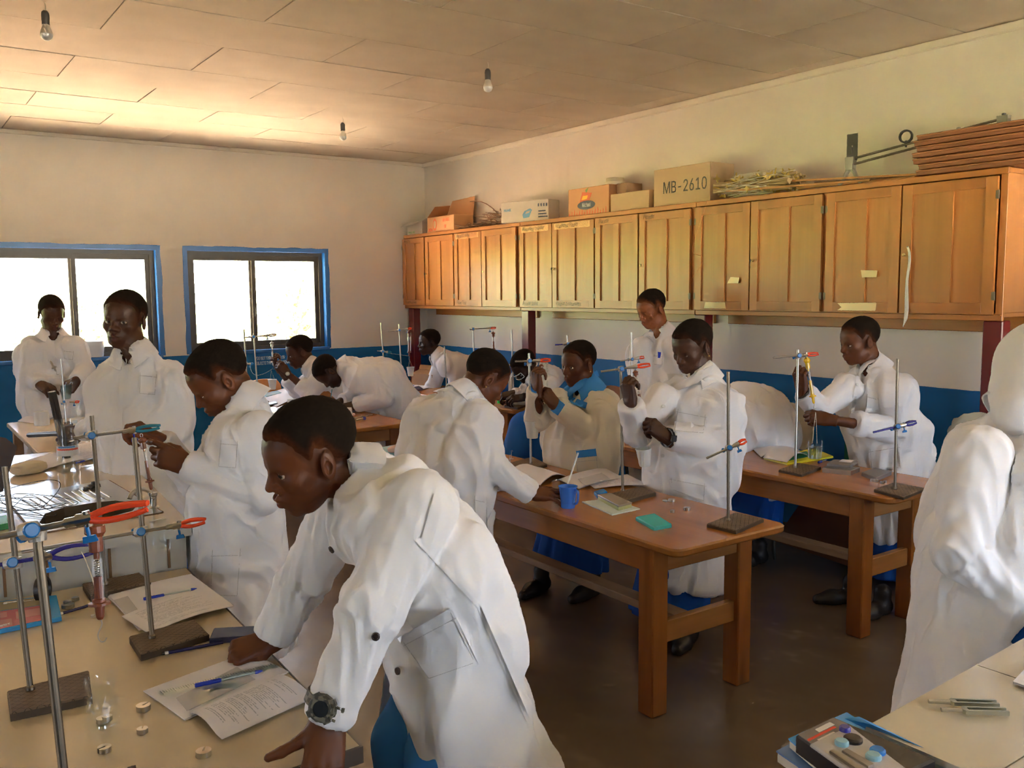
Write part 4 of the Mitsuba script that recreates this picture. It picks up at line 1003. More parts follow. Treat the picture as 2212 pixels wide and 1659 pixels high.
# the student writing, bent low
p = P6 = Person('person bent low over the far table in a white coat, writing with a green pencil', 7.25, 'deep', .013, 16)
p.head((712, 803, .05), 84, 68, 0, 1.12, neck=(748, 797, .06), lid=.9)
p.front = cf(740, 820, 7, -.5, -.85, .1)
p.torso((785, 812, .06), (862, 868, .15), (0, .1, -1), sw=.160, hw=.135, rs=.100, rc=.125, rp=.150, mid=(830, 820, .1))
p.arm('sl', (800, 815, -.12), (828, 858, -.15), (768, 874, -.10), (-.97, -.2, .1), (.1, .8, .6), 'loose', True, ru=.092, re=.074, rw=.054)
p.arm('sr', (762, 830, .25), (765, 865, .2), (738, 866, .1), (-.9, -.4, .2), (-.1, .8, .5), 'pinch', False, ru=.08, re=.07, rw=.056)
p.skirt((882, 1010, .2), a0=.17, a1=.20, b0=.15, b1=.20, pleat=.06)
p.build(0.0145)
p.collar(nf=p.front, r=.066, fall=.075, seed=6)
p.legs()
# the student in the far corner
p = P7 = Person('person leaning forward in the far corner by the maroon post, face to the left', 9.0, 'deep', .015, 17)
p.head((927, 741, .05), 72, 6, 0, 1.08, neck=(943, 768, .05), lid=.4)
p.front = cf(940, 800, 9, -.7, -.6, .3)
p.torso((968, 785, .05), (1060, 820, .15), (0, .1, -1), sw=.150, hw=.12, rs=.090, rc=.115, rp=.13)
p.neckcut(v=.9, w=.03)
p.arm('sl', (985, 785, -.10), (985, 838, -.12), (955, 862, -.15), (-.9, -.3, .2), (0, .8, .5), 'loose', True, ru=.085, re=.07, rw=.05)
p.arm('sr', (950, 790, .2), (935, 835, .2), (915, 855, .1), (-.9, -.3, .2), (0, .8, .5), 'loose', False, ru=.08, re=.07, rw=.05)
p.skirt((1075, 950, .2), a0=.17, a1=.2, b0=.14, b1=.18, pleat=.04)
p.build(0.0130)
p.collar(nf=p.front, r=.064, seed=7)
p.legs()
# the student with the back to us at the middle table
p = P8 = Person('person seen from behind at the middle table in a belted white coat', 4.12, 'warm', .0105, 18)
p.head((1046, 820, .06), -112, 42, 0, 1.08, neck=(1008, 862, .04), lid=.9)
p.front = cf(1000, 900, 4, .75, -.3, -.65)
p.torso((978, 915, .05), (970, 1075, -.02), (.75, .0, .66), sw=.160, hw=.125, rs=.088, rc=.110, rp=.125, mid=(962, 1000, .0))
p.arm('sr', (1035, 905, -.06), (1066, 1010, -.10), (1148, 1066, -.06), (.98, -.05, -.15), (-.1, .9, .4), 'flat', False, ru=.076, re=.060, rw=.048)
p.arm('sl', (930, 915, .2), (1010, 1010, .34), (1108, 1046, .30), (.98, -.1, .1), (0, .95, .2), 'flat', True, ru=.066, re=.056, rw=.046)
p.skirt((985, 1330, -.02), a0=.17, a1=.21, b0=.145, b1=.17, pleat=.06, ph=.8)
p.build(0.0138)
p.collar(nf=p.front, r=.064, seed=8)
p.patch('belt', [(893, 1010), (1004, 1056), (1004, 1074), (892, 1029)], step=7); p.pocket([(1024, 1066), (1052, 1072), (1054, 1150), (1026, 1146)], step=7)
p.legs()
# the student with goggles, seated behind
p = P9 = Person('person with safety goggles sitting at the far table by the cabinets, writing', 7.4, 'deep', .014, 19)
p.head((1135, 793, .04), 62, 46, 0, 1.12, neck=(1166, 808, .08), lid=.9)
p.front = cf(1140, 820, 7, -.7, -.5, .4)
p.torso((1178, 828, .08), (1190, 910, .15), (.4, .1, -.9), sw=.150, hw=.13, rs=.095, rc=.115, rp=.13)
p.arm('sl', (1188, 832, -.1), (1178, 872, -.15), (1130, 858, -.05), (-.97, -.1, .1), (0, .8, .5), 'loose', True, sleeve_to=.75, ru=.08, re=.066, rw=.052)
p.arm('sr', (1150, 835, .2), (1125, 860, .2), (1108, 850, .15), (-.95, -.2, .1), (0, .8, .5), 'pinch', False, ru=.08, re=.066, rw=.052)
p.build(0.0130)
p.collar(nf=p.front, r=.064, seed=9)
limb('skirt', p, [[(1180, 910, .1, .16), (1135, 925, -.25, .13), (1120, 985, -.35, .14)], [(1180, 915, .1, .16), (1160, 930, -.2, .13), (1150, 1000, -.3, .14)]], 'skirt_blue')
# the student in the coat with blue lapels
p = P10 = Person('person in a cream coat with blue lapels, holding a ruler to a spring balance', 5.06, 'mid', .011, 20, coat='coat_cream')
p.head((1250, 788, .05), 48, 10, 0, 1.06, neck=(1262, 836, .05), gaze=(-.05, .0), lid=.4)
p.front = cf(1250, 880, 5, -.65, 0, .75)
p.torso((1254, 890, .05), (1252, 1010, .05), (.75, 0, .65), sw=.155, hw=.130, rs=.088, rc=.115, rp=.135)
p.neckcut(v=1.0, w=.030)
p.arm('sl', (1308, 872, .10), (1292, 945, -.06), (1202, 876, -.22), (-.62, .78, .0), (.5, .5, .7), 'pinch', True, ru=.080, re=.068, rw=.052)
p.arm('sr', (1206, 868, .0), (1160, 905, -.10), (1160, 842, -.22), (-.1, .97, -.1), (-.8, .1, .5), 'pinch', False, ru=.072, re=.064, rw=.052)
p.skirt((1248, 1150, .05), a0=.19, a1=.22, b0=.155, b1=.17, pleat=.03, ph=.2)
p.build(0.0101)
limb('skirt', p, [(1248, 1050, .05, .16), (1248, 1080, .05, .17)], 'skirt_blue', fr=[((p.P((1248, 1050, .05)), p.P((1230, 1220, .05)), p.lat, .19, .235, .15, .19), dict(pleat=.06, npl=11))])
p.collar(nf=p.front, mat='scrub_blue', r=.062, fall=.085, stand=.05, out=.04, a0=-158, a1=158, seed=10)
p.lapel([[(1290, 800), (1295, 812), (1264, 831), (1213, 868), (1206, 858), (1238, 832), (1262, 812)], [(1224, 818), (1203, 841), (1202, 855), (1209, 857), (1224, 834)]], mat='scrub_blue', step=5)
for nm, q in (('pocket_flap', [(1236, 857), (1269, 870), (1265, 883), (1228, 869)]), ('pocket_flap', [(1244, 974), (1287, 969), (1289, 985), (1247, 989)]), ('cuff', [(1205, 898), (1187, 885), (1203, 860), (1221, 874)]), ('cuff', [(1146, 829), (1148, 846), (1158, 850), (1172, 846), (1171, 833)])): p.patch(nm, q, mat='scrub_blue', step=5)
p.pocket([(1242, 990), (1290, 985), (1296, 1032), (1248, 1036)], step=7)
for a, b in (((1175, 1150, .05), (1165, 1255, .05)), ((1270, 1150, .0), (1272, 1262, .0))): p.core.append((p.P(a), p.P(b), .055, .036))
shoe(p, on(1170, 1275, 2, .0), cf(1200, 1200, 5, -.5, 0, .8)); shoe(p, on(1280, 1285, 2, .0), cf(1200, 1200, 5, -.6, 0, .75))
# the student standing behind, by the cabinets
p = P11 = Person('person standing by the cabinets with a blue pen in the coat pocket, looking down', 6.5, 'light', .013, 21)
p.head((1408, 669, .05), 50, 24, 0, 1.13, neck=(1428, 718, .05), lid=.9)
p.front = cf(1420, 760, 6.5, -.5, 0, .85)
p.torso((1424, 770, .05), (1425, 890, .05), (.85, 0, .5), sw=.150, hw=.125, rs=.086, rc=.105, rp=.125)
p.neckcut(v=.8, w=.028)
p.arm('sr', (1388, 752, .0), (1376, 838, -.02), (1368, 900, -.25), (-.3, -.8, .5), (-.3, .5, .8), 'loose', False, ru=.078, re=.066, rw=.052)
p.arm('sl', (1464, 752, .1), (1476, 840, .08), (1440, 905, -.25), (-.6, -.6, .5), (.3, .5, .8), 'loose', True, ru=.078, re=.066, rw=.052)
p.skirt((1425, 1050, .05), a0=.19, a1=.22, b0=.15, b1=.17, pleat=.04)
p.build(0.0130)
p.collar(nf=p.front, r=.062, seed=11)
p.pocket([(1412, 764), (1432, 766), (1431, 790), (1411, 788)], step=4)
solo('pen', decal(p.coat, [(1421, 760), (1428, 761), (1426, 774), (1421, 773)], th=.008, step=3, lift=.004), 'pen_blue', 'blue pen in the breast pocket of the student by the cabinets', 'pen')
p.legs()
# the student with the digital watch
p = P12 = Person('person with a black digital watch guiding a hung cup at the middle table', 4.42, 'dark', .0105, 22)
p.head((1497, 753, .06), 44, 22, 0, 1.10, neck=(1512, 815, .06), lid=.75)
p.front = cf(1490, 880, 4.3, -.5, 0, .87)
p.torso((1496, 880, .06), (1488, 1030, .06), (.87, 0, .5), sw=.165, hw=.135, rs=.092, rc=.118, rp=.135)
p.neckcut(v=.5, w=.02, r=.060)
p.arm('sl', (1562, 870, .10), (1576, 965, -.02), (1440, 944, -.24), (-.75, .62, .05), (.35, .6, .7), 'pinch', True, sleeve_to=.96, ru=.084, re=.066, rw=.052)
p.arm('sr', (1428, 862, .0), (1376, 935, -.10), (1362, 872, -.22), (-.2, .95, -.1), (-.75, .1, .6), 'grip', False, ru=.076, re=.064, rw=.054)
p.skirt((1478, 1262, .06), a0=.195, a1=.21, b0=.16, b1=.17, pleat=.03, ph=.9)
p.build(0.0116)
p.collar(nf=p.front, r=.064, seed=12)
p.collar(nf=p.front, mat='coat_cream', name='shirt_collar', r=.056, stand=.066, fall=.045, out=.010, a0=-168, a1=168, drop=.02, seed=2)
p.lapel([[(1528, 778), (1541, 797), (1507, 827), (1463, 844), (1438, 878), (1432, 870), (1455, 834), (1495, 810)], [(1441, 808), (1464, 806), (1452, 838), (1444, 822)]], step=6)
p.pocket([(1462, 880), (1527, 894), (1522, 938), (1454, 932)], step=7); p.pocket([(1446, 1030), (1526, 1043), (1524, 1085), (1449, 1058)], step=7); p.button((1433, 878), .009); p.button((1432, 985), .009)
limb('skirt', p, [(1470, 1150, .06, .13), (1470, 1180, .06, .14)], 'skirt_blue', fr=[((p.P((1472, 1150, .06)), p.P((1442, 1335, .06)), p.lat, .18, .195, .15, .175), dict(pleat=.05, npl=10))])
shoe(p, on(1435, 1372, 2, 0), cf(1450, 1300, 4.3, -.5, 0, .9)); shoe(p, on(1488, 1385, 2, 0), cf(1450, 1300, 4.3, -.3, 0, .95))
# the student bending down, back uppermost
p = P13 = Person('person bending far down by the cabinets, only the white back showing', 5.55, 'dark', .013, 23)
p.head((1552, 925, -.05), 80, 60, 0, 1.05, neck=(1572, 905, .0), lid=.9, hair=True)
p.front = cf(1600, 900, 5.5, -.6, -.8, 0)
p.torso((1600, 895, .05), (1660, 945, .1), (.2, 0, -1), sw=.150, hw=.13, rs=.12, rc=.17, rp=.17, mid=(1638, 905, .08))
p.arm('sl', (1610, 900, -.1), (1590, 985, -.12), (1545, 985, -.1), (-.95, -.2, .2), (0, .8, .5), 'loose', True, ru=.09, re=.07, rw=.052)
p.arm('sr', (1590, 905, .2), (1570, 975, .2), (1540, 980, .1), (-.95, -.2, .2), (0, .8, .5), 'loose', False, ru=.085, re=.07, rw=.052)
p.skirt((1672, 1062, .1), a0=.17, a1=.19, b0=.15, b1=.17, pleat=.05)
p.build(0.0145)
limb('skirt', p, [(1640, 1010, .1, .15), (1640, 1030, .1, .16)], 'skirt_blue', fr=[((p.P((1648, 1000, .1)), p.P((1618, 1118, .1)), p.lat, .18, .23, .16, .20), dict(pleat=.05, npl=10))])
shoe(p, on(1605, 1185, 2, 0), cf(1600, 1200, 5, -.8, 0, .6)); shoe(p, on(1640, 1215, 2, 0), cf(1600, 1200, 5, -.6, 0, .8))
# the student at the right with the yellow spring balance
p = P14 = Person('person with a dark bracelet holding a yellow spring balance by the cabinets', 5.06, 'mid', .011, 24)
p.head((1857, 739, .06), 58, 14, 0, 1.10, neck=(1884, 795, .06), lid=.6)
p.front = cf(1870, 850, 5, -.62, -.1, .75)
p.torso((1884, 850, .06), (1930, 990, .12), (.75, .1, .62), sw=.162, hw=.130, rs=.086, rc=.108, rp=.128, mid=(1908, 920, .09))
p.neckcut(v=.9, w=.03)
p.arm('sl', (1950, 838, .12), (1950, 932, -.05), (1790, 906, -.20), (-.97, .15, 0), (.1, .5, .85), 'grip', True, sleeve_to=.66, ru=.080, re=.066, rw=.062)
p.arm('sr', (1832, 838, .0), (1770, 885, -.08), (1732, 842, -.14), (-.2, .96, 0), (-.6, .1, .75), 'grip', False, sleeve_to=.86, ru=.074, re=.062, rw=.056)
p.skirt((1945, 1150, .12), a0=.185, a1=.225, b0=.15, b1=.19, pleat=.05, ph=1.4)
p.build(0.0138)
p.collar(nf=p.front, r=.064, a0=-155, a1=155, seed=14)
p.lapel([[(1833, 791), (1850, 788), (1853, 812), (1847, 819)], [(1891, 745), (1902, 762), (1900, 777), (1877, 787), (1853, 815), (1858, 793), (1878, 771)]], step=5); p.patch('placket', [(1850, 812), (1857, 813), (1841, 918), (1834, 917)], step=6, th=.003)
p.pocket([(1872, 849), (1897, 859), (1899, 887), (1869, 891)], step=6); p.pocket([(1876, 968), (1942, 956), (1950, 1012), (1880, 1016)], step=7); p.button((1851, 831), .009); p.button((1843, 884), .009)
limb('skirt', p, [(1940, 1080, .12, .15), (1940, 1100, .12, .16)], 'skirt_blue', fr=[((p.P((1940, 1080, .12)), p.P((1937, 1245, .12)), p.lat, .18, .20, .16, .18), dict(pleat=.05, npl=10))])
shoe(p, on(1838, 1302, 2, 0), cf(1850, 1300, 5, -.9, 0, .4)); shoe(p, on(1905, 1325, 2, 0), cf(1850, 1300, 5, -.5, 0, .8))
# the person at the right edge, under a white veil
p = P15 = Person('person in a white veil and white coat at the right edge, seen from behind', 2.45, 'dark', .0085, 25)
p.head((2262, 800, .1), -120, 30, 0, 1.05, neck=(2232, 885, .08), lid=.9, hair=False)
p.front = cf(2200, 1000, 2.3, .85, -.1, -.5)
p.torso((2190, 1010, .10), (2130, 1260, .06), (.5, 0, .85), sw=.150, hw=.120, rs=.085, rc=.112, rp=.135, mid=(2150, 1140, .08))
p.arm('sr', (2112, 985, -.03), (2078, 1190, -.08), (2235, 1305, -.12), (.9, -.2, -.3), (0, .8, .4), 'loose', False, ru=.080, re=.066, rw=.05)
p.arm('sl', (2265, 1000, .25), (2300, 1150, .35), (2330, 1270, .2), (.9, -.2, -.3), (0, .8, .4), 'loose', True, ru=.07, re=.06, rw=.05)
p.skirt((2122, 1640, .0), a0=.15, a1=.235, b0=.16, b1=.20, pleat=.05, ph=.4, flare=1.1)
p.build(0.0138)
p.collar(nf=p.front, r=.066, fall=.075, out=.04, seed=15)
p.legs()
limb('veil', p, [[(2262, 795, .1, .135), (2235, 850, .06, .115), (2205, 885, .02, .075)], [(2262, 795, .1, .135), (2280, 900, .02, .09)]], 'coat_white', h=.0085)
# ---------------------------------------------------------------- laboratory things: materials and builders
pm('steel', (.36, .345, .32), .28, 1.0); pm('steel_worn', (.21, .18, .14), .38, 1.0); pm('chrome', (.50, .49, .47), .16, 1.0); pm('boss_grey', (.52, .50, .46), .4, .7)
pm('rubber_red', (.72, .06, .018), .45); pm('plastic_blue', (.006, .13, .40), .35); pm('plastic_navy', (.020, .018, .19), .35); pm('plastic_teal', (.012, .15, .22), .4)
pm('brown_plastic', (.16, .040, .016), .4); pm('yellow_plastic', (.75, .46, .012), .4); pm('black_plastic', (.012, .012, .012), .4); pm('white_plastic', (.74, .74, .71), .4)
pm('cup_white', (.76, .75, .70), .45); pm('paper', (.72, .695, .70), .75, spec=.2); pm('thread', (.66, .60, .50), .8); pm('pen_blue', (.006, .03, .42), .3); pm('pencil_navy', (.008, .010, .075), .4)
def plate_tex(p, n, uv):
    a = dr.abs(dr.sin((p.x*.8+p.y)*150)); b = dr.abs(dr.sin((p.x*.8-p.y)*150)); k = smoothstep(.0, .25, dr.minimum(a, b))
    return mix((.015, .010, .006), mix((.055, .036, .022), (.13, .09, .055), fbm(p.x*14, p.y*14, .2, 2)), dr.select(n.z > .5, k, .35))
pm('cast_plate', proc(plate_tex), .6, spec=.35)
pm('cast_edge', (.020, .013, .009), .6)
def print_tex(p, n, uv):
    r = cell_ = mikit.cell_rand(dr.floor(uv.y*46), 3.0); w = noise(uv.x*70, dr.floor(uv.y*46)*7.1)
    line = smoothstep(.42, .5, dr.abs(uv.y*46-dr.floor(uv.y*46)-.5)+.0)*0 + dr.select(dr.abs(uv.y*46-dr.floor(uv.y*46)-.5) < .26, 1., 0.)
    on_ = line*dr.select((uv.x > .12) & (uv.x < .5+.4*r) & (uv.y > .08) & (uv.y < .92) & (r > .15), 1., 0.)*smoothstep(.28, .36, w)
    return mix((.72, .695, .70), (.34, .34, .35), mclip(on_*.75))
pm('printed_paper', proc(print_tex), .75, spec=.2)
pm('paper_grey', (.42, .41, .42), .7, spec=.2)
def clear(name): scene['m_'+name] = {'type': 'thindielectric', 'int_ior': 1.45, 'specular_reflectance': {'type': 'rgb', 'value': .55}}; return name
clear('clear_plastic')
scene['m_bottle_clear'] = {'type': 'thindielectric', 'int_ior': 1.55, 'specular_transmittance': {'type': 'rgb', 'value': [.93, .965, .96]}}
scene['m_clear_tint'] = {'type': 'thindielectric', 'int_ior': 1.5, 'specular_reflectance': {'type': 'rgb', 'value': .5}, 'specular_transmittance': {'type': 'rgb', 'value': [.80, .88, .88]}}

def pl(px, py, z): return on(px, py, 2, z)
def slab_px(pts, z0, z1, ch=.002):
    "a slab whose top outline is seen at these places of the frame, lying between z0 and z1"
    q = np.array([pl(x, y, z1) for x, y in pts]); c = q.mean(0); s = q+(c-q)*min(.4, ch/np.linalg.norm((q-c)[:, :2], axis=1).min())
    return hull([(*p[:2], z1) for p in s]+[(*p[:2], z1-ch) for p in q]+[(*p[:2], z0) for p in q])
def paper(pts, z, label, group=None, mat='paper', bow=.0, th=.0016, curl=(0, 0, 0, 0), n=9, name='paper_sheet', sheets=1, catg='paper', uvq=True):
    "a sheet (or a few sheets) of paper: four corners seen in the frame, on the plane z"
    k = thing(name, label, catg, group)
    for i in range(sheets):
        q = [pl(x, y, z)+np.array([RNG.uniform(-.006, .006) if i else 0, RNG.uniform(-.006, .006) if i else 0, (sheets-i)*th*1.3+.0005]) for x, y in pts]
        def fn(u, v):
            a = (q[0]*((1-u)*(1-v))[..., None]+q[1]*(u*(1-v))[..., None]+q[2]*(u*v)[..., None]+q[3]*((1-u)*v)[..., None])
            h = bow*np.sin(math.pi*u)*(.7+.3*v)+curl[0]*((1-u)*(1-v))**3+curl[1]*(u*(1-v))**3+curl[2]*(u*v)**3+curl[3]*((1-u)*v)**3
            a[..., 2] += np.maximum(h, 0); return a
        m = sheet(fn, n, n, th); u, v = np.meshgrid(np.linspace(0, 1, n), np.linspace(0, 1, n), indexing='ij'); uv = np.stack([u.ravel(), v.ravel()], 1)
        put(m, mat if i == 0 else 'paper', k, None if sheets == 1 else 'sheet', smooth=True, uv=np.vstack([uv, uv]) if mat == 'printed_paper' and i == 0 else None)
    return k
def flip_up(m):
    return m
def stand(base, z, foot, top, label, r=.0065, th=.022, thick=None, group='retort stands', mat='steel_worn'):
    "a retort stand: the outline of its plate's top, where the rod stands on it, the rod's upper end"
    k = thing('retort_stand', label, 'stand', group)
    if base is not None:
        zt = z+th; put(slab_px(base, z+.0005, zt, .004), 'cast_plate', k, 'base_plate')
    b = pl(*foot, z+th); d = (b-CAM)@FW; t = at(*top, d); K = (b, t, d, k)
    put(rod(b-(t-b)*.004, t, r, 14), mat, k, 'rod')
    put(lathe([(0, 0), (r*1.5, 0), (r*1.5, .006), (r*1.1, .010), (0, .010)], 12, b, frame(t-b)), 'steel_worn', k, 'rod_collar')
    return K
def rod_at(K, y):
    "the point of the stand's rod seen at height y of the frame"
    b, t, d, k = K; yb = IH/2-FPX*((b-CAM)@UP)/((b-CAM)@FW); yt = IH/2-FPX*((t-CAM)@UP)/((t-CAM)@FW); return b+(t-b)*(yb-y)/(yb-yt)
def knob(p, ax, r, mat):
    return put_knob(p, ax, r), mat
def put_knob(p, ax, r):
    return cat(lathe([(0, 0), (r*.45, 0), (r*.45, r*.5), (r*.95, r*.55), (r, r*.8), (r, r*1.25), (r*.8, r*1.45), (0, r*1.45)], 16, p, frame(ax)))
def clamp(K, y, a, b, label, jaw='rubber_red', s=1.0, jl=.06, da=0., db=0., knobs='plastic_blue', group='clamps on the retort stands', rodm='steel', spread=.020, jdir=None, prongs=3, wing='plastic_blue', open_=.0065):
    "a clamp on stand K at frame height y: its rod runs from a to b (frame places, depth offsets da, db), jaws beyond b"
    k = thing('boss_clamp', label, 'clamp', group); c = rod_at(K, y); d = K[2]
    A, B = at(*a, d-.018*s+da), at(*b, d-.018*s+db); ax = unit(B-A); c2 = A+ax*((c-A)@ax)
    put(rod(A, B, .0048*s, 12), rodm, k, 'rod')
    up_ = unit(np.cross(ax, c2-c+1e-5)); mid = (c+c2)/2
    F = frame(ax, (0, 0, 1)); w = .015*s
    bm = []
    for q in (c, c2): bm.append(lathe([(.0075*s, -w*.8), (w*.85, -w*.8), (w*.95, 0), (w*.85, w*.8), (.0075*s, w*.8)], 14, q, frame(K[1]-K[0]) if q is c else frame(ax)))
    bm.append(rod(c+(c2-c)*.2, c2+(c-c2)*.2, w*.62, 10))
    put(cat(*bm), 'boss_grey', k, 'boss')
    kd = unit(c2-c+.6*unit(CAM-c)); put(put_knob(c2+kd*w*.5, unit(CAM-c2)+ax*.3, .0115*s), knobs, k, 'knob')
    put(put_knob(c-ax*w*.9, -ax, .010*s), knobs, k, 'knob')
    # the head: a forked body, a wing screw and rubber-covered prongs
    put(cat(rod(B-ax*.022*s, B, .0075*s, 12), rod(B-ax*.004, B+ax*.020*s, .0105*s, 12, .008*s), rod(B+ax*.012*s-F[:, 0]*.012*s, B+ax*.012*s+F[:, 0]*.012*s, .0055*s, 10)), 'chrome', k, 'clamp_head')
    wd = -F[:, 0] if F[2, 0] > 0 else F[:, 0]
    put(cat(rod(B+ax*.008*s, B+ax*.008*s+wd*.028*s, .003*s, 8), hull([B+ax*(.008+e)*s+wd*q*s+F[:, 1]*f*s for e, q, f in ((-.009, .026, .0025), (.009, .026, .0025), (-.009, .026, -.0025), (.009, .026, -.0025), (-.011, .036, .0025), (.011, .036, .0025), (-.011, .036, -.0025), (.011, .036, -.0025))])), wing, k, 'wing_screw')
    jd = ax if jdir is None else unit(jdir); u_ = np.array([0, 0, 1.]); u_ = unit(u_-jd*(u_@jd)); v_ = np.cross(jd, u_)
    B2 = B+ax*.018*s
    for i in range(prongs):
        su_ = (1, -1, 1)[i]; sv = (0, .6, -1)[i] if prongs == 3 else 0
        o = u_*su_*open_*s+v_*sv*.010*s
        pts = spline([B2+o*.35, B2+jd*jl*.3*s+o*.95, B2+jd*jl*.75*s+o*1.0, B2+jd*jl*1.15*s+o*.55], 10)
        put(tube(pts, np.linspace(.0056, .0042, 10)*s, 9), jaw, k, 'jaw', smooth=40)
    return k
def spring_balance(top, bot, d, label, col='brown_plastic', r=.0095, db=0., hook=True, cap=.22, slide=.45, hlen=.03):
    "a tubular spring balance from its upper ring to the end of its slide"
    k = thing('spring_balance', label, 'spring balance', 'spring balances'); A, B = at(*top, d), at(*bot, d+db); L = np.linalg.norm(B-A); F = frame(B-A)
    put(lathe([(r, L*cap*.5), (r, L*.80)], 18, A, F), 'clear_plastic', k, 'tube')
    put(lathe([(0, 0), (r*.55, 0), (r*.6, L*.02), (r*1.25, L*.04), (r*1.3, L*cap*.35), (r*.85, L*cap*.5), (r*.85, L*cap), (r*.35, L*cap*1.05), (r*.35, L*cap*1.25), (0, L*cap*1.25)], 16, A, F), col, k, 'cap')
    put(lathe([(0, L*slide), (r*.5, L*slide), (r*.55, L*.78), (r*.8, L*.79), (r*.8, L*.82), (r*1.35, L*.825), (r*1.4, L*.85), (r*.6, L*.86), (r*.5, L*.97), (r*.3, L), (0, L)], 16, A, F), col, k, 'slide')
    cp = [A+F@np.array([r*.28*math.cos(t), r*.28*math.sin(t), L*(cap*1.2+(slide-cap*1.2)*t/(2*math.pi*9))]) for t in np.linspace(0, 2*math.pi*9, 90)]
    put(tube(cp, r*.06+.0004, 4), 'steel', k, 'spring')
    put(tube([A+F@np.array([.004*math.cos(t), 0, -.005+.006*math.sin(t)]) for t in np.linspace(0, 2*math.pi, 14)[:-1]], .0012, 6, True), 'steel', k, 'ring')
    if hook: put(tube(spline([B, B+F@np.array([.0, 0, hlen*.35]), B+F@np.array([-.006, 0, hlen*.7]), B+F@np.array([.0, 0, hlen]), B+F@np.array([.009, 0, hlen*.85])], 18), .0012, 6), 'steel', k, 'hook')
    return A, B
def cup(p, h, r0, r1, label, mat='cup_white', catg='cup', name='plastic_cup', tilt=None, inv=False, group=None, rim=True):
    k = thing(name, label, catg, group); prof = [(0, 0), (r0, 0), (r1, h), (r1*1.07, h), (r1*1.07, h-.003), (r1*1.0, h-.003)] if rim else [(0, 0), (r0, 0), (r1, h)]
    prof = [(0, 0), (r0*.96, 0), (r0, .002), (r1, h-.004), (r1*1.08, h-.004), (r1*1.08, h), (r1*.97, h), (r0*.94, .004), (0, .004)]
    R = np.diag([1., -1, -1]) if inv else (np.eye(3) if tilt is None else tilt); put(lathe(prof, 28, np.asarray(p)+(np.array([0, 0, h]) if inv else 0), R), mat, k, smooth=35); return k
def thread(pts, label, r=.0011, name='thread', catg='thread', group='threads on the apparatus', mat='thread', n=24):
    k = thing(name, label, catg, group); put(tube(spline(pts, n) if len(pts) > 2 else bez(*pts, n=6), r, 6), mat, k); return k
def mass(px, py, z, label, r=.014, h=.010, rot=0., group='slotted masses', mat='chrome'):
    k = thing('slotted_mass', label, 'mass', group); P = pl(px, py, z)
    C = m3.Manifold.cylinder(h, r, r, 28)-m3.Manifold.cube((r*1.6, r*.22, h*3), True).translate((r*.75, 0, 0)).rotate((0, 0, rot))-m3.Manifold.cylinder(h*3, r*.16, r*.16, 12, True)
    m = tm(C); m.apply_translation(P+np.array([0, 0, .0006])); put(m, mat, k); return k
def pen(a, b, z, label, r=.0042, body='pen_blue', kind='pen', group=None):
    k = thing(kind, label, kind, group); A, B = pl(*a, z+r), pl(*b, z+r); L = np.linalg.norm(B-A); F = frame(B-A)
    if kind == 'pen':
        put(lathe([(0, 0), (r*.9, 0), (r*1.15, .002), (r*1.15, L*.36), (r*.9, L*.38), (0, L*.38)], 12, A, F), body, k, 'cap'); put(lathe([(r*.8, L*.38), (r*.8, L*.90)], 10, A, F), 'clear_tint', k, 'barrel')
        put(lathe([(0, L*.36), (r*.35, L*.36), (r*.35, L*.9), (0, L*.9)], 8, A, F), 'white_plastic', k, 'refill'); put(lathe([(0, L*.89), (r*.95, L*.89), (r*.95, L*.93), (r*.3, L), (0, L)], 10, A, F), body, k, 'tip')
    else:
        put(lathe([(0, 0), (r, 0), (r, L), (0, L)], 6, A, F), body, k, 'barrel'); put(lathe([(0, -.014), (r*.95, -.014), (r*.95, -.006)], 10, A, F), 'black_plastic', k, 'eraser'); put(lathe([(r*1.02, -.007), (r*1.02, .002)], 10, A, F), 'white_plastic', k, 'band')
    return k
def boxy(pts, z, h, label, mat, name, catg, lid=None, group=None, ch=.003, lidh=.35):
    "a box-like thing: the outline of its top seen in the frame, standing on z, h high"
    k = thing(name, label, catg, group)
    if lid is None: put(slab_px(pts, z+.0005, z+h, ch), mat, k)
    else: put(slab_px(pts, z+h*(1-lidh)+.0003, z+h, ch), lid, k, 'lid'); q = [pl(x, y, z+h) for x, y in pts]; c = np.mean(q, 0); put(hull([(*(c+(p-c)*.985)[:2], zz) for p in q for zz in (z+.0005, z+h*(1-lidh))]), mat, k, 'body')
    return k
# ---------------------------------------------------------------- the benches on the left
def lam_tex(p, n, uv):
    a = fbm(p.x*2.1, p.y*2.1, .7, 3); b = fbm(p.x*9, p.y*9, .1, 2)
    k = mix((.36, .29, .18), (.45, .375, .25), mclip(a*1.3-.1)); return mix(k, (.28, .21, .125), .35*smoothstep(.58, .8, b*.6+a*.4))
pm('laminate', proc(lam_tex), .22, spec=.5)
pm('laminate_plain', (.42, .35, .25), .11, spec=.6)
pm('edge_trim', (.055, .042, .032), .45); pm('bench_front', (.46, .46, .44), .5); pm('joint_brown', (.14, .075, .035), .6)
k = thing('lab_bench', 'cream topped bench in the near left corner with a dark edge and papers on it', 'bench')
put(hull([(x, y, z) for x, y in ((-1.6, 1.645), (.768, 1.655), (.822, 3.13), (-1.6, 3.13)) for z in (.725, .7595)]), 'laminate', k, 'worktop')
put(hull([(x, y, z) for x, y in ((.769, 1.650), (.774, 1.652), (.828, 3.12), (.823, 3.13)) for z in (.722, .7585)]), 'edge_trim', k, 'edge_trim')
put(hull([(x, y, z) for x, y in ((-1.6, 1.639), (.774, 1.649), (.774, 1.655), (-1.6, 1.645)) for z in (.722, .7585)]), 'edge_trim', k, 'edge_trim')
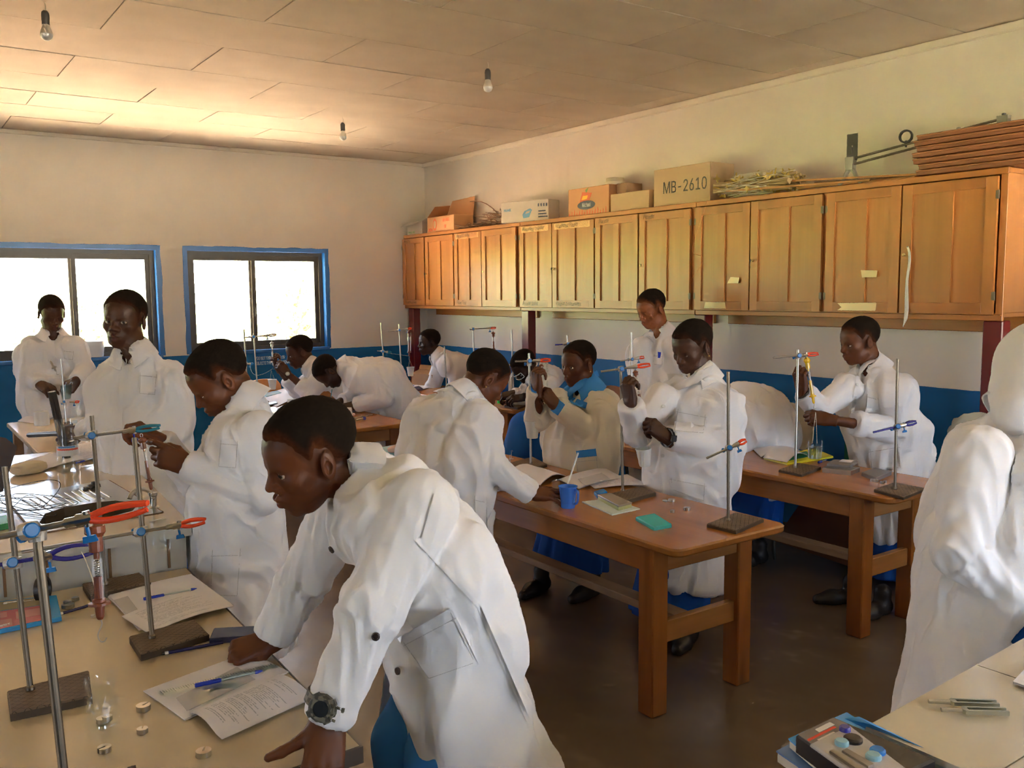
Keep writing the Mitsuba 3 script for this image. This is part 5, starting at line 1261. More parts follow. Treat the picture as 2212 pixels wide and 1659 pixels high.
put(hull([(x, y, z) for x, y in ((-1.55, 1.68), (.74, 1.69), (.79, 3.10), (-1.55, 3.10)) for z in (.002, .725)]), 'leg_wood', k, 'body')
k = thing('sink_bench', 'higher bench with the steel sink, behind the near left bench', 'bench')
def top_with_hole():
    from shapely.geometry import Polygon
    P = Polygon([(-1.6, 3.145), (.852, 3.145), (.985, 5.06), (-1.6, 5.06)])
    H = Polygon([tuple(pl(x, y, .905)[:2]) for x, y in BAS]).buffer(.012)
    return prism(P.difference(H), .035, .87)
BAS = [(88, 1131), (100, 1112), (140, 1099), (200, 1089), (248, 1084), (280, 1088), (291, 1098), (284, 1106), (230, 1120), (150, 1137), (105, 1141)]
put(top_with_hole(), 'laminate_plain', k, 'worktop')
put(hull([(x, y, z) for x, y in ((-1.6, 3.16), (.835, 3.16), (.965, 5.04), (-1.6, 5.04)) for z in (.002, .60)]), 'bench_front', k, 'body')
put(hull([(x, y, z) for x, y in ((-1.6, 3.16), (.835, 3.16), (.837, 3.185), (-1.6, 3.185)) for z in (.60, .87)]), 'bench_front', k, 'front_panel')
put(hull([(x, y, z) for x, y in ((.835, 3.16), (.965, 5.04), (.94, 5.04), (.81, 3.16)) for z in (.60, .87)]), 'bench_front', k, 'side_panel')
for px in (102, 238, 366, 8): x = on(px, 1230, 1, 3.158)[0]; put(box((x-.004, 3.153, .762), (x+.004, 3.162, .87)), 'joint_brown', k, 'joint_strip')
put(hull([(x, y, z) for x, y in ((.848, 3.138), (.992, 5.06), (.985, 5.06), (.842, 3.146)) for z in (.868, .901)]), 'bench_front', k, 'edge_strip')
put(hull([(x, y, z) for x, y in ((-1.6, 3.136), (.85, 3.136), (.85, 3.145), (-1.6, 3.145)) for z in (.868, .901)]), 'bench_front', k, 'edge_strip')
sk = thing('sink', 'stainless steel sink with an oval basin and a ribbed drainer', 'sink')
from shapely.geometry import Polygon as _Pg
O4 = [(22, 1078), (228, 1040), (342, 1108), (84, 1152)]
outer = _Pg([tuple(pl(x, y, .905)[:2]) for x, y in O4]).buffer(.012, 4); hole = _Pg([tuple(pl(x, y, .905)[:2]) for x, y in BAS]).buffer(.004)
put(prism(outer.difference(hole), .004, .9055), 'chrome', sk, 'rim_plate')
ring = np.array(hole.exterior.coords)[:-1]; c = ring.mean(0)
bas = sheet(lambda u, v: np.stack([c[0]+(np.interp(u*len(ring), np.arange(len(ring)+1), np.r_[ring[:, 0], ring[0, 0]])-c[0])*(1-.10*v**2-.9*np.clip(v*3-2, 0, 1)), c[1]+(np.interp(u*len(ring), np.arange(len(ring)+1), np.r_[ring[:, 1], ring[0, 1]])-c[1])*(1-.10*v**2-.9*np.clip(v*3-2, 0, 1)), .909-.15*np.clip(v*1.5, 0, 1)**.8], -1), len(ring)*2, 16)
pm('basin_dull', (.16, .13, .09), .45, .6); put(bas, 'basin_dull', sk, 'basin', smooth=True)
for i in range(11):
    t = .06+.075*i; a = np.array(pl(22+(228-22)*t+14, 1078+(1040-1078)*t+6, .909)); b = np.array(pl(22+(228-22)*t+50, 1078+(1040-1078)*t+27, .909))
    put(tube(bez(a, b, n=4), .0045, 7), 'chrome', sk, 'drainer_rib')
put(prism(outer.buffer(.006, 4).difference(outer.buffer(-.001)), .003, .9052), 'joint_brown', sk, 'sealing_strip')
solo('plug', cat(lathe([(0, 0), (.026, 0), (.024, .010), (.012, .013), (.010, .022), (0, .024)], 18, pl(203, 1052, .91)), lathe([(0, 0), (.02, 0), (.018, .008), (0, .01)], 14, pl(190, 1056, .91))), 'black_plastic', 'black rubber plug lying at the back edge of the sink', 'plug', smooth=35)
tp = thing('tap', 'steel tap beside the right end of the sink', 'tap'); b = pl(332, 1098, .905)
put(lathe([(0, 0), (.022, 0), (.02, .006), (.012, .01), (.012, .045), (.016, .05), (.016, .06), (0, .064)], 16, b), 'chrome', tp, 'body', smooth=35)
put(tube(spline([b+[0, 0, .045], b+[-.03, .01, .075], b+[-.07, .0, .07], b+[-.085, -.01, .05]], 16), .009, 10), 'chrome', tp, 'spout', smooth=40)
# retort stands on the near bench
BZ = .76
S1 = stand([(40, 1700), (250, 1680), (260, 1790), (30, 1800)], BZ, (146, 1745), (78, 1140), 'nearest retort stand, its thick mottled rod crossing the near left bench', r=.0082)
clamp(S1, 1152, (-60, 1172), (172, 1124), 'clamp with orange-red jaws on the nearest stand, in front of the sink', jl=.075, s=1.18, open_=.0075)
S2 = stand([(15, 1492), (192, 1447), (199, 1502), (22, 1540)], BZ, (66, 1490), (10, 1008), 'retort stand with a diamond patterned plate beside the cut bottle', th=.021, r=.0066)
clamp(S2, 1216, (-70, 1232), (96, 1203), 'navy clamp with open angular jaws on the stand beside the cut bottle', jaw='plastic_navy', rodm='plastic_navy', jl=.085, open_=.013, prongs=2, s=1.05)
S3 = stand([(279, 1374), (420, 1337), (452, 1368), (304, 1412)], BZ, (329, 1378), (290, 945), 'retort stand in front of the folded question papers, between the two benches', th=.021, r=.0068)
clamp(S3, 1146, (48, 1192), (378, 1136), 'clamp with red star jaws on a long rod, level with the sink front', jl=.055)
S4 = stand([(178, 1260), (302, 1236), (326, 1256), (196, 1285)], BZ, (228, 1262), (198, 898), 'retort stand against the sink bench front, its plate behind the large spring balance', th=.022)
clamp(S4, 938, (160, 946), (282, 930), 'clamp with teal jaws held by the student in profile', jaw='plastic_teal', jl=.065, wing='pen_blue')
spring_balance((204, 1128), (217, 1338), S1[2]+.06, 'large brown spring balance hanging in front of the near bench papers', r=.0145, cap=.30, slide=.56, hlen=.042)
spring_balance((306, 944), (327, 1058), S4[2]-.02, 'brown spring balance hanging from the teal clamp', r=.010)
thread([at(176, 1192, S2[2]-.018), at(200, 1252, S1[2]+.2), at(214, 1303, S1[2]+.06)], 'white thread slanting down behind the large spring balance')
solo('tape_ring', lathe([(.030, -.011), (.038, -.011), (.038, .011), (.030, .011), (.030, -.011)], 36, pl(94, 1300, BZ)+np.array([0, 0, .040]), frame(unit([.8, -.5, .05]))), 'black_plastic', 'black tape ring standing on edge by the blue and pink book', 'tape', smooth=35)
bk = thing('book', 'blue and pink workbook lying at the left edge of the near bench', 'book'); pm('book_blue', (.012, .20, .48), .35); pm('book_pink', (.38, .10, .13), .4); pm('book_olive', (.22, .19, .11), .5)
B4 = [(-60, 1305), (122, 1285), (133, 1332), (-60, 1372)]
put(slab_px(B4, BZ+.001, BZ+.014), 'book_blue', bk, 'cover'); 
def quad(pts, f):
    P = np.asarray(pts, float); return [tuple((P[0]*(1-a)+P[1]*a)*(1-b)+(P[3]*(1-a)+P[2]*a)*b) for a, b in f]
put(slab_px(quad(B4, [(0, .36), (.84, .36), (.84, .97), (0, .97)]), BZ+.014, BZ+.0146, .0003), 'book_pink', bk, 'cover_print'); put(slab_px(quad(B4, [(0, .03), (.84, .03), (.84, .34), (0, .34)]), BZ+.014, BZ+.0146, .0003), 'book_olive', bk, 'cover_print')
pm('mauve_print', (.40, .20, .20), .4)
for q in ([(.05, .42), (.40, .42), (.40, .60), (.05, .60)], [(.5, .46), (.78, .46), (.78, .74), (.5, .74)], [(.1, .68), (.45, .68), (.45, .92), (.1, .92)]): put(slab_px(quad(B4, q), BZ+.0146, BZ+.015, .0002), 'mauve_print', bk, 'cover_print')
pm('white_print', (.7, .68, .66), .5)
def text_on(s, a, b, z, h, mat, parent, name='lettering', up=None, bold=True):
    "lettering lying on the plane z from frame place a towards b"
    A, B = pl(*a, z), pl(*b, z); x = unit(B-A); y = np.cross([0, 0, 1.], x); m = meshkit.text_mesh(s, h, .0006, bold); v = np.array(m.vertices); k = np.linalg.norm(B-A)/v[:, 0].max()
    return put(trimesh.Trimesh(A+v[:, :1]*k*x+v[:, 1:2]*y+v[:, 2:3]*np.array([0, 0, 1.]), m.faces, process=False), mat, parent, name)
text_on('SET', (0, 1354), (24, 1348), BZ+.0151, .012, 'white_print', bk); text_on('PLI', (2, 1306), (96, 1293), BZ+.0146, .016, 'white_print', bk)
mass(147, 1312, BZ, 'silver slotted mass beside the black tape ring, larger of the two lying together', r=.018, rot=60); mass(163, 1297, BZ, 'small slotted mass beside the larger one near the tape ring', r=.011, rot=20); mass(146, 1303, BZ+.011, 'slotted mass lying on top of the larger one near the tape ring', r=.012, h=.006, rot=200); mass(203, 1333, BZ, 'tiny slotted mass beside the hook of the large spring balance', r=.009, h=.006)
pen((134, 1325), (222, 1299), BZ, 'navy pencil lying behind the large spring balance', body='pencil_navy', kind='pencil', r=.0042)
P_ = paper([(235, 1290), (413, 1245), (502, 1312), (300, 1365)], BZ, 'folded question paper with a grey picture under the blue pen, behind the second stand', mat='paper', sheets=3, bow=.006, group='question papers on the near bench')
put(slab_px([(246, 1296), (360, 1263), (400, 1286), (272, 1326)], BZ+.0075, BZ+.0105, .0002), 'paper_grey', P_, 'picture')
paper([(263, 1334), (437, 1273), (505, 1312), (322, 1372)], BZ+.007, 'loose printed sheet on the folded question paper behind the second stand', mat='printed_paper', bow=.01)
pen((310, 1294), (425, 1271), BZ+.012, 'blue ballpoint pen on the question paper behind the second stand')
k = thing('question_paper', 'printed question paper under the ruler and protractor, near edge of the bench', 'paper', 'question papers on the near bench')
Q4 = [(311, 1492), (535, 1412), (682, 1508), (411, 1552)]
for i in range(3):
    q = [(x+RNG.uniform(-3, 3), y+RNG.uniform(-3, 3)) for x, y in ((311, 1492), (541, 1410), (622, 1452), (400, 1556))]; put(slab_px(q, BZ+.0006+.0014*i, BZ+.0018+.0014*i, .0003), 'paper', k, 'sheet')
put(slab_px([(380, 1507), (512, 1440), (552, 1467), (404, 1536)], BZ+.0047, BZ+.0052, .0002), 'paper_grey', k, 'picture')
A4 = [pl(410, 1546, BZ), pl(603, 1462, BZ), pl(683, 1512, BZ), pl(480, 1604, BZ)]
def _fn(u, v):
    a = A4[0]*((1-u)*(1-v))[..., None]+A4[1]*(u*(1-v))[..., None]+A4[2]*(u*v)[..., None]+A4[3]*((1-u)*v)[..., None]; a = a.copy(); a[..., 2] += .0065+.012*np.sin(math.pi*np.clip(v*1.2, 0, 1))*(1-.3*u); return a
m = sheet(_fn, 12, 12, .0012); u, v = np.meshgrid(np.linspace(0, 1, 12), np.linspace(0, 1, 12), indexing='ij'); uv = np.stack([v.ravel(), u.ravel()], 1); put(m, 'printed_paper', k, 'folded_page', smooth=True, uv=np.vstack([uv, uv]))
rl = thing('ruler', 'clear plastic ruler across the near question paper', 'ruler'); R4 = [(340, 1494), (598, 1430), (607, 1438), (350, 1503)]
put(slab_px(R4, BZ+.0055, BZ+.008, .0004), 'clear_tint', rl, 'blade')
for i in range(46): t = .02+.021*i; a = quad(R4, [(t, .02), (t+.003, .02), (t+.003, .5 if i % 5 else .8), (t, .5 if i % 5 else .8)]); put(slab_px(a, BZ+.008, BZ+.0082, .0001), 'black_plastic', rl, 'tick')
pen((421, 1481), (567, 1449), BZ+.008, 'blue ballpoint pen lying on the clear ruler', r=.0046)
pt = thing('protractor', 'clear half-round protractor beside the ruler', 'protractor'); c0, e1 = pl(485, 1501, BZ+.006), pl(531, 1479, BZ+.006); dx = (e1-c0); L = np.linalg.norm(dx); x = unit(dx); y = np.cross([0, 0, 1.], x)
arc = [(math.cos(a)*L, math.sin(a)*L) for a in np.linspace(0, math.pi, 25)]; g = _Pg(arc).difference(_Pg([(px_*.55, py_*.55+.004) for px_, py_ in arc]))
pr_ = prism(g, .0016); v = np.array(pr_.vertices); put(trimesh.Trimesh(c0+v[:, :1]*x+v[:, 1:2]*y+v[:, 2:]*np.array([0, 0, 1.]), pr_.faces, process=False), 'clear_tint', pt)
pen((362, 1410), (482, 1387), BZ, 'navy pencil in front of the second stand, pointing at the fist', body='pencil_navy', kind='pencil', r=.0042)
pm('case_navy', (.018, .022, .06), .3)
boxy([(462, 1356), (566, 1351), (560, 1372), (452, 1379)], BZ, .016, 'dark blue calculator case beside the leaning student\'s fist', 'case_navy', 'calculator_case', 'calculator')
# the cut bottle with masses in it
cb = thing('cut_bottle', 'cut clear plastic bottle standing on the near bench, masses inside', 'bottle'); b0 = pl(222, 1563, BZ); 
pf = [(.0, .003), (.030, .001), (.034, .006), (.035, .02), (.032, .035), (.035, .048), (.029, .068), (.028, .080), (.033, .098), (.0335, .106)]
mb = lathe(pf, 36, b0); v = np.array(mb.vertices); a = np.arctan2(v[:, 1]-b0[1], v[:, 0]-b0[0]); hh = (v[:, 2]-b0[2]); v[:, :2] = b0[:2]+(v[:, :2]-b0[:2])*(1+.05*np.sin(3*a+hh*60)+.03*np.sin(7*a-hh*90))[:, None]; v[:, 2] += np.where(hh > .1, .006*np.sin(2*a+1), 0)
put(trimesh.Trimesh(v, mb.faces, process=False), 'bottle_clear', cb, smooth=60)
mass(222, 1560, BZ+.003, 'silver slotted mass at the bottom of the cut bottle', r=.013, rot=40); mass(232, 1556, BZ+.014, 'smaller slotted mass lying on the one in the cut bottle', r=.010, rot=100)
mass(310, 1534, BZ, 'silver slotted mass beside the near question paper, larger of that pair', r=.0155, h=.012, rot=30); mass(308, 1583, BZ, 'small slotted mass below the larger one beside the near question paper', r=.0115, rot=70); mass(226, 1623, BZ, 'slotted mass in front of the cut bottle', r=.0135, h=.010, rot=200); mass(440, 1632, BZ, 'slotted mass near the front edge of the bench, nearest the hand', r=.0155, h=.011, rot=60)
solo('bench_clip', slab_px([(275, 1656), (293, 1651), (297, 1668), (280, 1675)], BZ, BZ+.012), 'cast_edge', 'dark corner of a plate at the front edge of the near bench', 'plate')  # corner of another stand base reaching into view
hb = thing('hanging_bottle', 'clear crumpled bottle bottom hanging behind the red star clamp', 'bottle'); P0 = at(345, 1190, S3[2]+.12); mb = lathe([(0, 0), (.024, 0), (.029, .006), (.030, .03), (.028, .045), (.031, .06), (.030, .088)], 30, P0); v = np.array(mb.vertices); v += .0035*(meshkit.noise(v*np.array([60, 60, 45]))[:, None]-.5)*2; put(trimesh.Trimesh(v, mb.faces, process=False), 'bottle_clear', hb, smooth=60)
thread([P0+[.02, 0, .088], at(352, 1120, S3[2]), P0+[-.022, 0, .088]], 'thread holding the crumpled bottle bottom on the long rod')
# on the sink bench
SZ = .906
pm('sponge', (.50, .43, .33), .8)
sp = thing('sponge', 'beige sponge cloth on the sink bench by the dark board', 'sponge'); c = pl(62, 1022, SZ); m = trimesh.creation.icosphere(subdivisions=4); v = np.array(m.vertices); v = np.sign(v)*np.abs(v)**.6*np.array([.075, .05, .026])*(1+.12*(meshkit.noise(v*3+4)[:, None]-.5)); put(mv(trimesh.Trimesh(v, m.faces, process=False), c+np.array([0, 0, .025]), rotz(.5)), 'sponge', sp, smooth=True)
wb = thing('water_bottle', 'clear water bottle with a black pipe in it on the sink bench', 'bottle'); b0 = pl(149, 1017, SZ); hB = .20
mb = lathe([(0, 0), (.043, 0), (.046, .006), (.046, .03), (.044, .034), (.046, .038), (.046, .062), (.044, .066), (.046, .07), (.046, .125), (.044, .13), (.046, .135), (.045, .165), (.043, .17), (.044, .2), (.047, .232)], 30, b0); put(mb, 'bottle_clear', wb, 'wall', smooth=60)
pm('label_white', (.6, .6, .62), .5); pm('label_red', (.55, .08, .06), .5); pm('label_blue', (.05, .2, .5), .5)
arcs = lambda z0, z1, a0, a1, rr=.0468: sheet(lambda u, v: np.stack([b0[0]+rr*np.cos(a0+(a1-a0)*u), b0[1]+rr*np.sin(a0+(a1-a0)*u), b0[2]+z0+(z1-z0)*v], -1), 20, 2, .0006)
fa = math.atan2(CAM[1]-b0[1], CAM[0]-b0[0])
put(arcs(.075, .12, fa-1.3, fa+1.3), 'label_white', wb, 'label'); put(arcs(.10, .108, fa-1.1, fa+1.1, .0474), 'label_red', wb, 'label_print'); put(arcs(.111, .119, fa-.9, fa+.7, .0474), 'label_blue', wb, 'label_print')
solo('pipe', tube([at(112, 846, 4.24), at(148, 1008, 4.34)], .0185, 16), 'black_plastic', 'short black pipe standing slantwise in the water bottle', 'pipe', smooth=40)
solo('dark_rod', tube([at(62, 940, 4.6), at(132, 936, 4.35)], .012, 12), 'black_plastic', 'dark rod held level by the standing student beside the bottle', 'rod', smooth=40)
paper([(40, 1003), (150, 975), (215, 990), (95, 1017)], SZ, 'sheets of paper behind the sponge on the sink bench', sheets=2, bow=.01)
paper([(150, 968), (230, 955), (246, 985), (165, 1003)], SZ, 'bright paper behind the water bottle at the end of the sink bench', sheets=2, bow=.012, mat='printed_paper')
pen((165, 1000), (210, 988), SZ+.012, 'blue pen on the papers behind the water bottle')
pm('board_brown', (.035, .018, .011), .6)
solo('dark_board', hull([at(x, y, dd) for x, y in ((-45, 935), (12, 946), (37, 965), (6, 1062), (-45, 1075)) for dd in (2.66, 2.70)]), 'board_brown', 'dark brown board at the left edge behind the top of a stand', 'board')
wr = thing('wire_tangle', 'tangle of thin black wire on the drainer at the left edge', 'wire'); g = np.random.default_rng(4); cw = pl(30, 1100, SZ+.02)
put(tube(spline([cw+np.array([g.normal()*.09-.02, g.normal()*.10, abs(g.normal())*.03]) for _ in range(26)], 260), .0013, 5), 'black_plastic', wr)
pm('green_plastic', (.02, .22, .05), .4)
boxy([(-40, 1120), (14, 1112), (18, 1130), (-40, 1142)], SZ, .02, 'green case at the left edge of the sink bench', 'green_plastic', 'case', 'case')
# the table below the left window
k = thing('side_table', 'pale topped table below the left window with a tissue roll and a water bottle', 'table'); W0, W1, V0, V1, WZ = .72, 1.31, 5.75, 7.25, .80
put(mv(hull_slab(rrect(W1-W0, V1-V0, .02, (W0+W1)/2, (V0+V1)/2), WZ-.03, WZ, .004)), 'laminate_plain', k, 'tabletop')
for x in (W0+.03, W1-.09):
    for y in (V0+.03, V1-.09): put(box((x, y, 0), (x+.06, y+.06, WZ-.03), .004), 'stretcher_wood', k, 'leg')
put(box((W0+.05, V0+.04, WZ-.12), (W1-.05, V0+.065, WZ-.029), .003), 'stretcher_wood', k, 'apron'); put(box((W1-.065, V0+.05, WZ-.12), (W1-.04, V1-.05, WZ-.029), .003), 'stretcher_wood', k, 'apron')
S7 = stand([(72, 895), (112, 886), (124, 893), (82, 903)], WZ, (98, 893), (88, 748), 'retort stand with a slanting spring balance before the person at the window', r=.006, mat='steel')
clamp(S7, 750, (69, 752), (96, 748), 'clamp at the top of the stand before the person at the window', jaw='chrome', jl=.02, open_=.008)
spring_balance((94, 754), (121, 802), S7[2]-.04, 'shiny spring balance slanting from the stand before the person at the window', col='steel', r=.013, db=-.02)
S8 = stand([(125, 915), (150, 909), (158, 914), (130, 921)], WZ, (143, 915), (132, 775), 'thin retort stand beside the tissue roll', r=.0058, mat='steel')
clamp(S8, 872, (150, 868), (158, 868), 'small red clamp on the thin stand beside the tissue roll', jl=.03, s=.8)
tr = thing('tissue_roll', 'roll of white tissue standing on the table below the left window', 'tissue roll'); put(lathe([(.018, 0), (.048, 0), (.049, .004), (.049, .092), (.047, .096), (.018, .096), (.018, 0)], 28, pl(91, 918, WZ)), 'cup_white', tr, smooth=40)
b0 = pl(171, 914, WZ); wb2 = thing('water_bottle', 'open clear bottle half full of water beside the thin stand', 'bottle'); put(lathe([(0, 0), (.042, 0), (.045, .006), (.045, .04), (.043, .045), (.045, .05), (.045, .09), (.043, .095), (.045, .1), (.044, .17)], 26, b0), 'bottle_clear', wb2, smooth=60)
paper([(38, 911), (80, 896), (130, 900), (92, 918)], WZ, 'paper curling off the corner of the table below the left window', bow=.02); paper([(185, 890), (222, 872), (236, 884), (190, 905)], WZ, 'open exercise book lying behind the open water bottle', bow=.05, sheets=2)
hbk = thing('held_bottle', 'small clear bottle held by the person at the left window', 'bottle'); c_ = at(158, 822, 6.50); put(lathe([(0, 0), (.032, 0), (.034, .01), (.034, .10), (.014, .13), (.014, .15)], 22, c_, frame(unit([-.5, .2, -.8]))), 'bottle_clear', hbk, smooth=60)
cup(at(144, 862, 6.45), .10, .030, .038, 'clear cup in front of the person at the left window', mat='clear_tint')
solo('white_bucket', lathe([(0, 0), (.085, 0), (.10, .14), (.105, .14), (.105, .15), (.095, .15), (.08, .004), (0, .004)], 28, np.array([*on(203, 770, 1, YB+.06)[:2], SILL+.006])), 'white_plastic', 'white plastic bucket on the left window sill', 'bucket', smooth=35)
thread([at(128, 812, 6.6), at(160, 806, 7), at(232, 798, 7.6)], 'white thread stretched level past the person at the left window')
# ---------------------------------------------------------------- the middle table
Z1 = TZ
A1 = stand([(1098, 1000), (1150, 986), (1182, 1002), (1128, 1018)], Z1, (1147, 1003), (1143, 763), 'retort stand before the student with blue lapels', th=.018, mat='steel')
clamp(A1, 786, (1112, 781), (1160, 779), 'clamp with red jaws before the student with blue lapels', jl=.05)
spring_balance((1170, 787), (1157, 860), A1[2]-.05, 'brown spring balance held by the student with blue lapels', r=.013, cap=.1, slide=.5)
c_ = at(1150, 946, A1[2]-.03); cup(c_, .095, .030, .040, 'white plastic cup hanging behind the stand of the student with blue lapels')
thread([at(1157, 866, A1[2]-.05), at(1159, 890, A1[2]-.04), at(1160, 914, A1[2]-.02)], 'thread holding the white cup behind the first stand on the middle table')
rk = thing('ruler', 'clear ruler held upright by the student with blue lapels', 'ruler'); put(hull([at(x, y, A1[2]+dd) for x, y in ((1173, 780), (1184, 780), (1183, 908), (1174, 908)) for dd in (.0, .003)]), 'clear_tint', rk, 'blade')
for i in range(40): y = 784+3.05*i; put(hull([at(x, yy, A1[2]+dd) for x in (1180 if i % 5 else 1178, 1184) for yy in (y, y+.5) for dd in (-.0012, -.0004)]), 'black_plastic', rk, 'tick')
A2 = stand([(1308, 1068), (1385, 1050), (1417, 1063), (1343, 1083)], Z1, (1345, 1060), (1341, 792), 'retort stand beside the student with the digital watch, on the middle table', th=.018, mat='steel_worn')
clamp(A2, 797, (1298, 803), (1368, 793), 'clamp with red jaws beside the student with the digital watch', jl=.055)
spring_balance((1372, 800), (1387, 893), A2[2]-.02, 'brown spring balance with a red slide beside the student with the digital watch', r=.0125, cap=.12, slide=.55)
c_ = at(1393, 1006, A2[2]-.02); cup(c_, .085, .026, .036, 'white cup hanging on a thread by the student with the digital watch', tilt=roty(-.12))
thread([at(1393, 908, A2[2]-.03), at(1385, 945, A2[2]-.03), at(1381, 972, A2[2]-.02)], 'left thread of the cup by the student with the digital watch'); thread([at(1393, 908, A2[2]-.03), at(1398, 940, A2[2]-.03), at(1402, 972, A2[2]-.02)], 'right thread of the cup by the student with the digital watch')
A3 = stand([(1527, 1131), (1590, 1106), (1650, 1120), (1590, 1146)], Z1, (1573, 1124), (1573, 803), 'retort stand at the near right corner of the middle table', th=.016)
clamp(A3, 968, (1526, 990), (1588, 962), 'clamp with short red jaws turned away, at the near corner of the middle table', jl=.03, s=.95)
mug = cup(pl(1227, 1096, Z1), .098, .031, .040, 'blue plastic mug with a handle on the middle table', mat=pm('plastic_mug', (.035, .16, .60), .35), name='mug', catg='mug')
b = pl(1227, 1096, Z1); hd = unit(cf(1227, 1096, 4, .75, 0, .66)); put(tube(spline([b+hd*.036+[0, 0, .085], b+hd*.056+[0, 0, .082], b+hd*.058+[0, 0, .05], b+hd*.052+[0, 0, .028], b+hd*.034+[0, 0, .022]], 20), .0055, 8), 'plastic_mug', mug, 'handle', smooth=40)
gb = thing('beaker', 'clear glass beaker behind the blue mug', 'beaker'); b = pl(1212, 1084, Z1); put(lathe([(0, 0), (.038, 0), (.040, .004), (.040, .088), (.043, .098)], 28, b), 'bottle_clear', gb, 'wall', smooth=60); put(lathe([(0, .002), (.038, .002), (.0385, .05), (0, .05)], 24, b), 'clear_tint', gb, 'water', smooth=40)
solo('thermometer', tube([at(1225, 1050, (b-CAM)@FW), at(1249, 978, (b-CAM)@FW+.02)], .004, 10), 'white_plastic', 'white glass stick leaning out of the beaker behind the blue mug', 'thermometer', smooth=40)
paper([(1040, 1054), (1110, 1026), (1150, 1046), (1062, 1066)], Z1, 'sheet of paper under the hand of the student seen from behind', sheets=1, mat='paper')
paper([(1097, 1022), (1150, 1006), (1222, 1030), (1165, 1052)], Z1, 'open booklet under the blue pen on the middle table', bow=.03, sheets=2)
paper([(1206, 1038), (1304, 1012), (1348, 1035), (1250, 1058)], Z1, 'question paper with a grey picture behind the blue mug', sheets=2, bow=.012)
put(slab_px([(1248, 1035), (1300, 1021), (1318, 1034), (1264, 1049)], Z1+.017, Z1+.018, .0002), 'paper_grey', labels and 'paper_sheet_%03d' % (_used['paper_sheet']-1), 'picture')
paper([(1270, 1046), (1355, 1026), (1402, 1050), (1285, 1057)], Z1, 'printed sheet running behind the second stand of the middle table', mat='printed_paper', bow=.008)
pen((1128, 1036), (1153, 1044), Z1+.03, 'blue pen in the hand of the student seen from behind')
boxy([(1283, 1061), (1304, 1055), (1312, 1061), (1290, 1069)], Z1, .016, 'small blue box behind the cream calculator', 'plastic_blue', 'box', 'box')
pm('cloth_pale', (.48, .55, .52), .8); pm('case_lime', (.36, .38, .17), .35); pm('lid_grey', (.20, .17, .14), .3); pm('turquoise', (.012, .36, .36), .3)
solo('cloth', slab_px([(1257, 1083), (1318, 1076), (1383, 1098), (1322, 1111)], Z1+.0005, Z1+.006), 'cloth_pale', 'pale folded cloth under the lime coloured case', 'cloth')
boxy([(1291, 1068), (1318, 1064), (1365, 1085), (1336, 1092)], Z1+.006, .024, 'lime case with a dark clear lid on the pale cloth', 'case_lime', 'pencil_case', 'case', lid='lid_grey')
boxy([(1373, 1116), (1413, 1108), (1451, 1131), (1413, 1138)], Z1, .017, 'turquoise pencil case near the front of the middle table', 'turquoise', 'pencil_case', 'case', ch=.005)
mass(1451, 1083, Z1, 'slotted mass behind the other three on the middle table', r=.016, rot=30); mass(1437, 1083, Z1, 'flat slotted mass left of its larger neighbour on the middle table', r=.013, h=.005); mass(1452, 1107, Z1, 'smallest slotted mass on the middle table', r=.010, rot=80); mass(1484, 1102, Z1, 'slotted mass nearest the right end of the middle table', r=.015, h=.012, rot=200)
def hanger(px, py, z, label):
    k = thing('mass_hanger', label, 'mass hanger', 'mass hangers on the middle table'); b = pl(px, py, z); put(lathe([(0, 0), (.012, 0), (.012, .006), (.002, .007), (.0016, .045), (0, .045)], 16, b), 'chrome', k, 'pan', smooth=35); put(tube(spline([b+[0, 0, .044], b+[.003, 0, .052], b+[.008, 0, .05], b+[.006, 0, .042]], 12), .0013, 6), 'chrome', k, 'hook')
hanger(1105, 992, Z1, 'brass mass hanger standing behind the first stand of the middle table'); hanger(1102, 1003, Z1, 'mass hanger nearer the front, beside the first stand of the middle table'); mass(1090, 1001, Z1, 'slotted mass beside the mass hangers', r=.013)
pm('glass_blue', (.20, .38, .45), .15)
solo('clipboard', slab_px([(805, 969), (868, 958), (893, 974), (838, 986)], Z1+.0005, Z1+.006), 'glass_blue', 'pale blue clipboard at the far end of the middle table', 'clipboard')
pm('pouch_pink', (.60, .42, .36), .5); pm('box_pink', (.50, .12, .15), .45)
pc = thing('pencil_pouch', 'clear pink pencil pouch on the pale blue clipboard', 'pouch'); put(tube(spline([pl(838, 972, Z1+.022), pl(858, 969, Z1+.028), pl(878, 966, Z1+.024), pl(897, 963, Z1+.02)], 14), [.012, .021, .024, .025, .025, .026, .026, .025, .024, .024, .023, .022, .02, .012], 12), 'pouch_pink', pc, smooth=True)
boxy([(872, 974), (905, 967), (915, 976), (880, 984)], Z1, .03, 'pink box half hidden at the far end of the middle table', 'box_pink', 'box', 'box')
# ---------------------------------------------------------------- the table by the cabinets
B1 = stand([(1682, 1014), (1725, 999), (1774, 1008), (1732, 1024)], Z1, (1718, 1010), (1724, 755), 'retort stand with the yellow spring balance', th=.016, mat='steel')
clamp(B1, 771, (1670, 773), (1737, 767), 'clamp with thin red jaws on the stand of the yellow spring balance', jl=.05)
spring_balance((1742, 772), (1758, 872), B1[2]-.03, 'yellow spring balance in a clear tube', col='yellow_plastic', r=.0135, cap=.24, slide=.5)
c_ = at(1760, 990, B1[2]-.02); gk = thing('beaker', 'clear plastic cup hanging on threads below the yellow spring balance', 'beaker'); put(lathe([(0, 0), (.034, 0), (.036, .004), (.038, .095)], 26, c_), 'bottle_clear', gk, 'wall', smooth=60); put(lathe([(0, .003), (.033, .003), (.0355, .06), (0, .06)], 24, c_), 'clear_tint', gk, 'water', smooth=40)
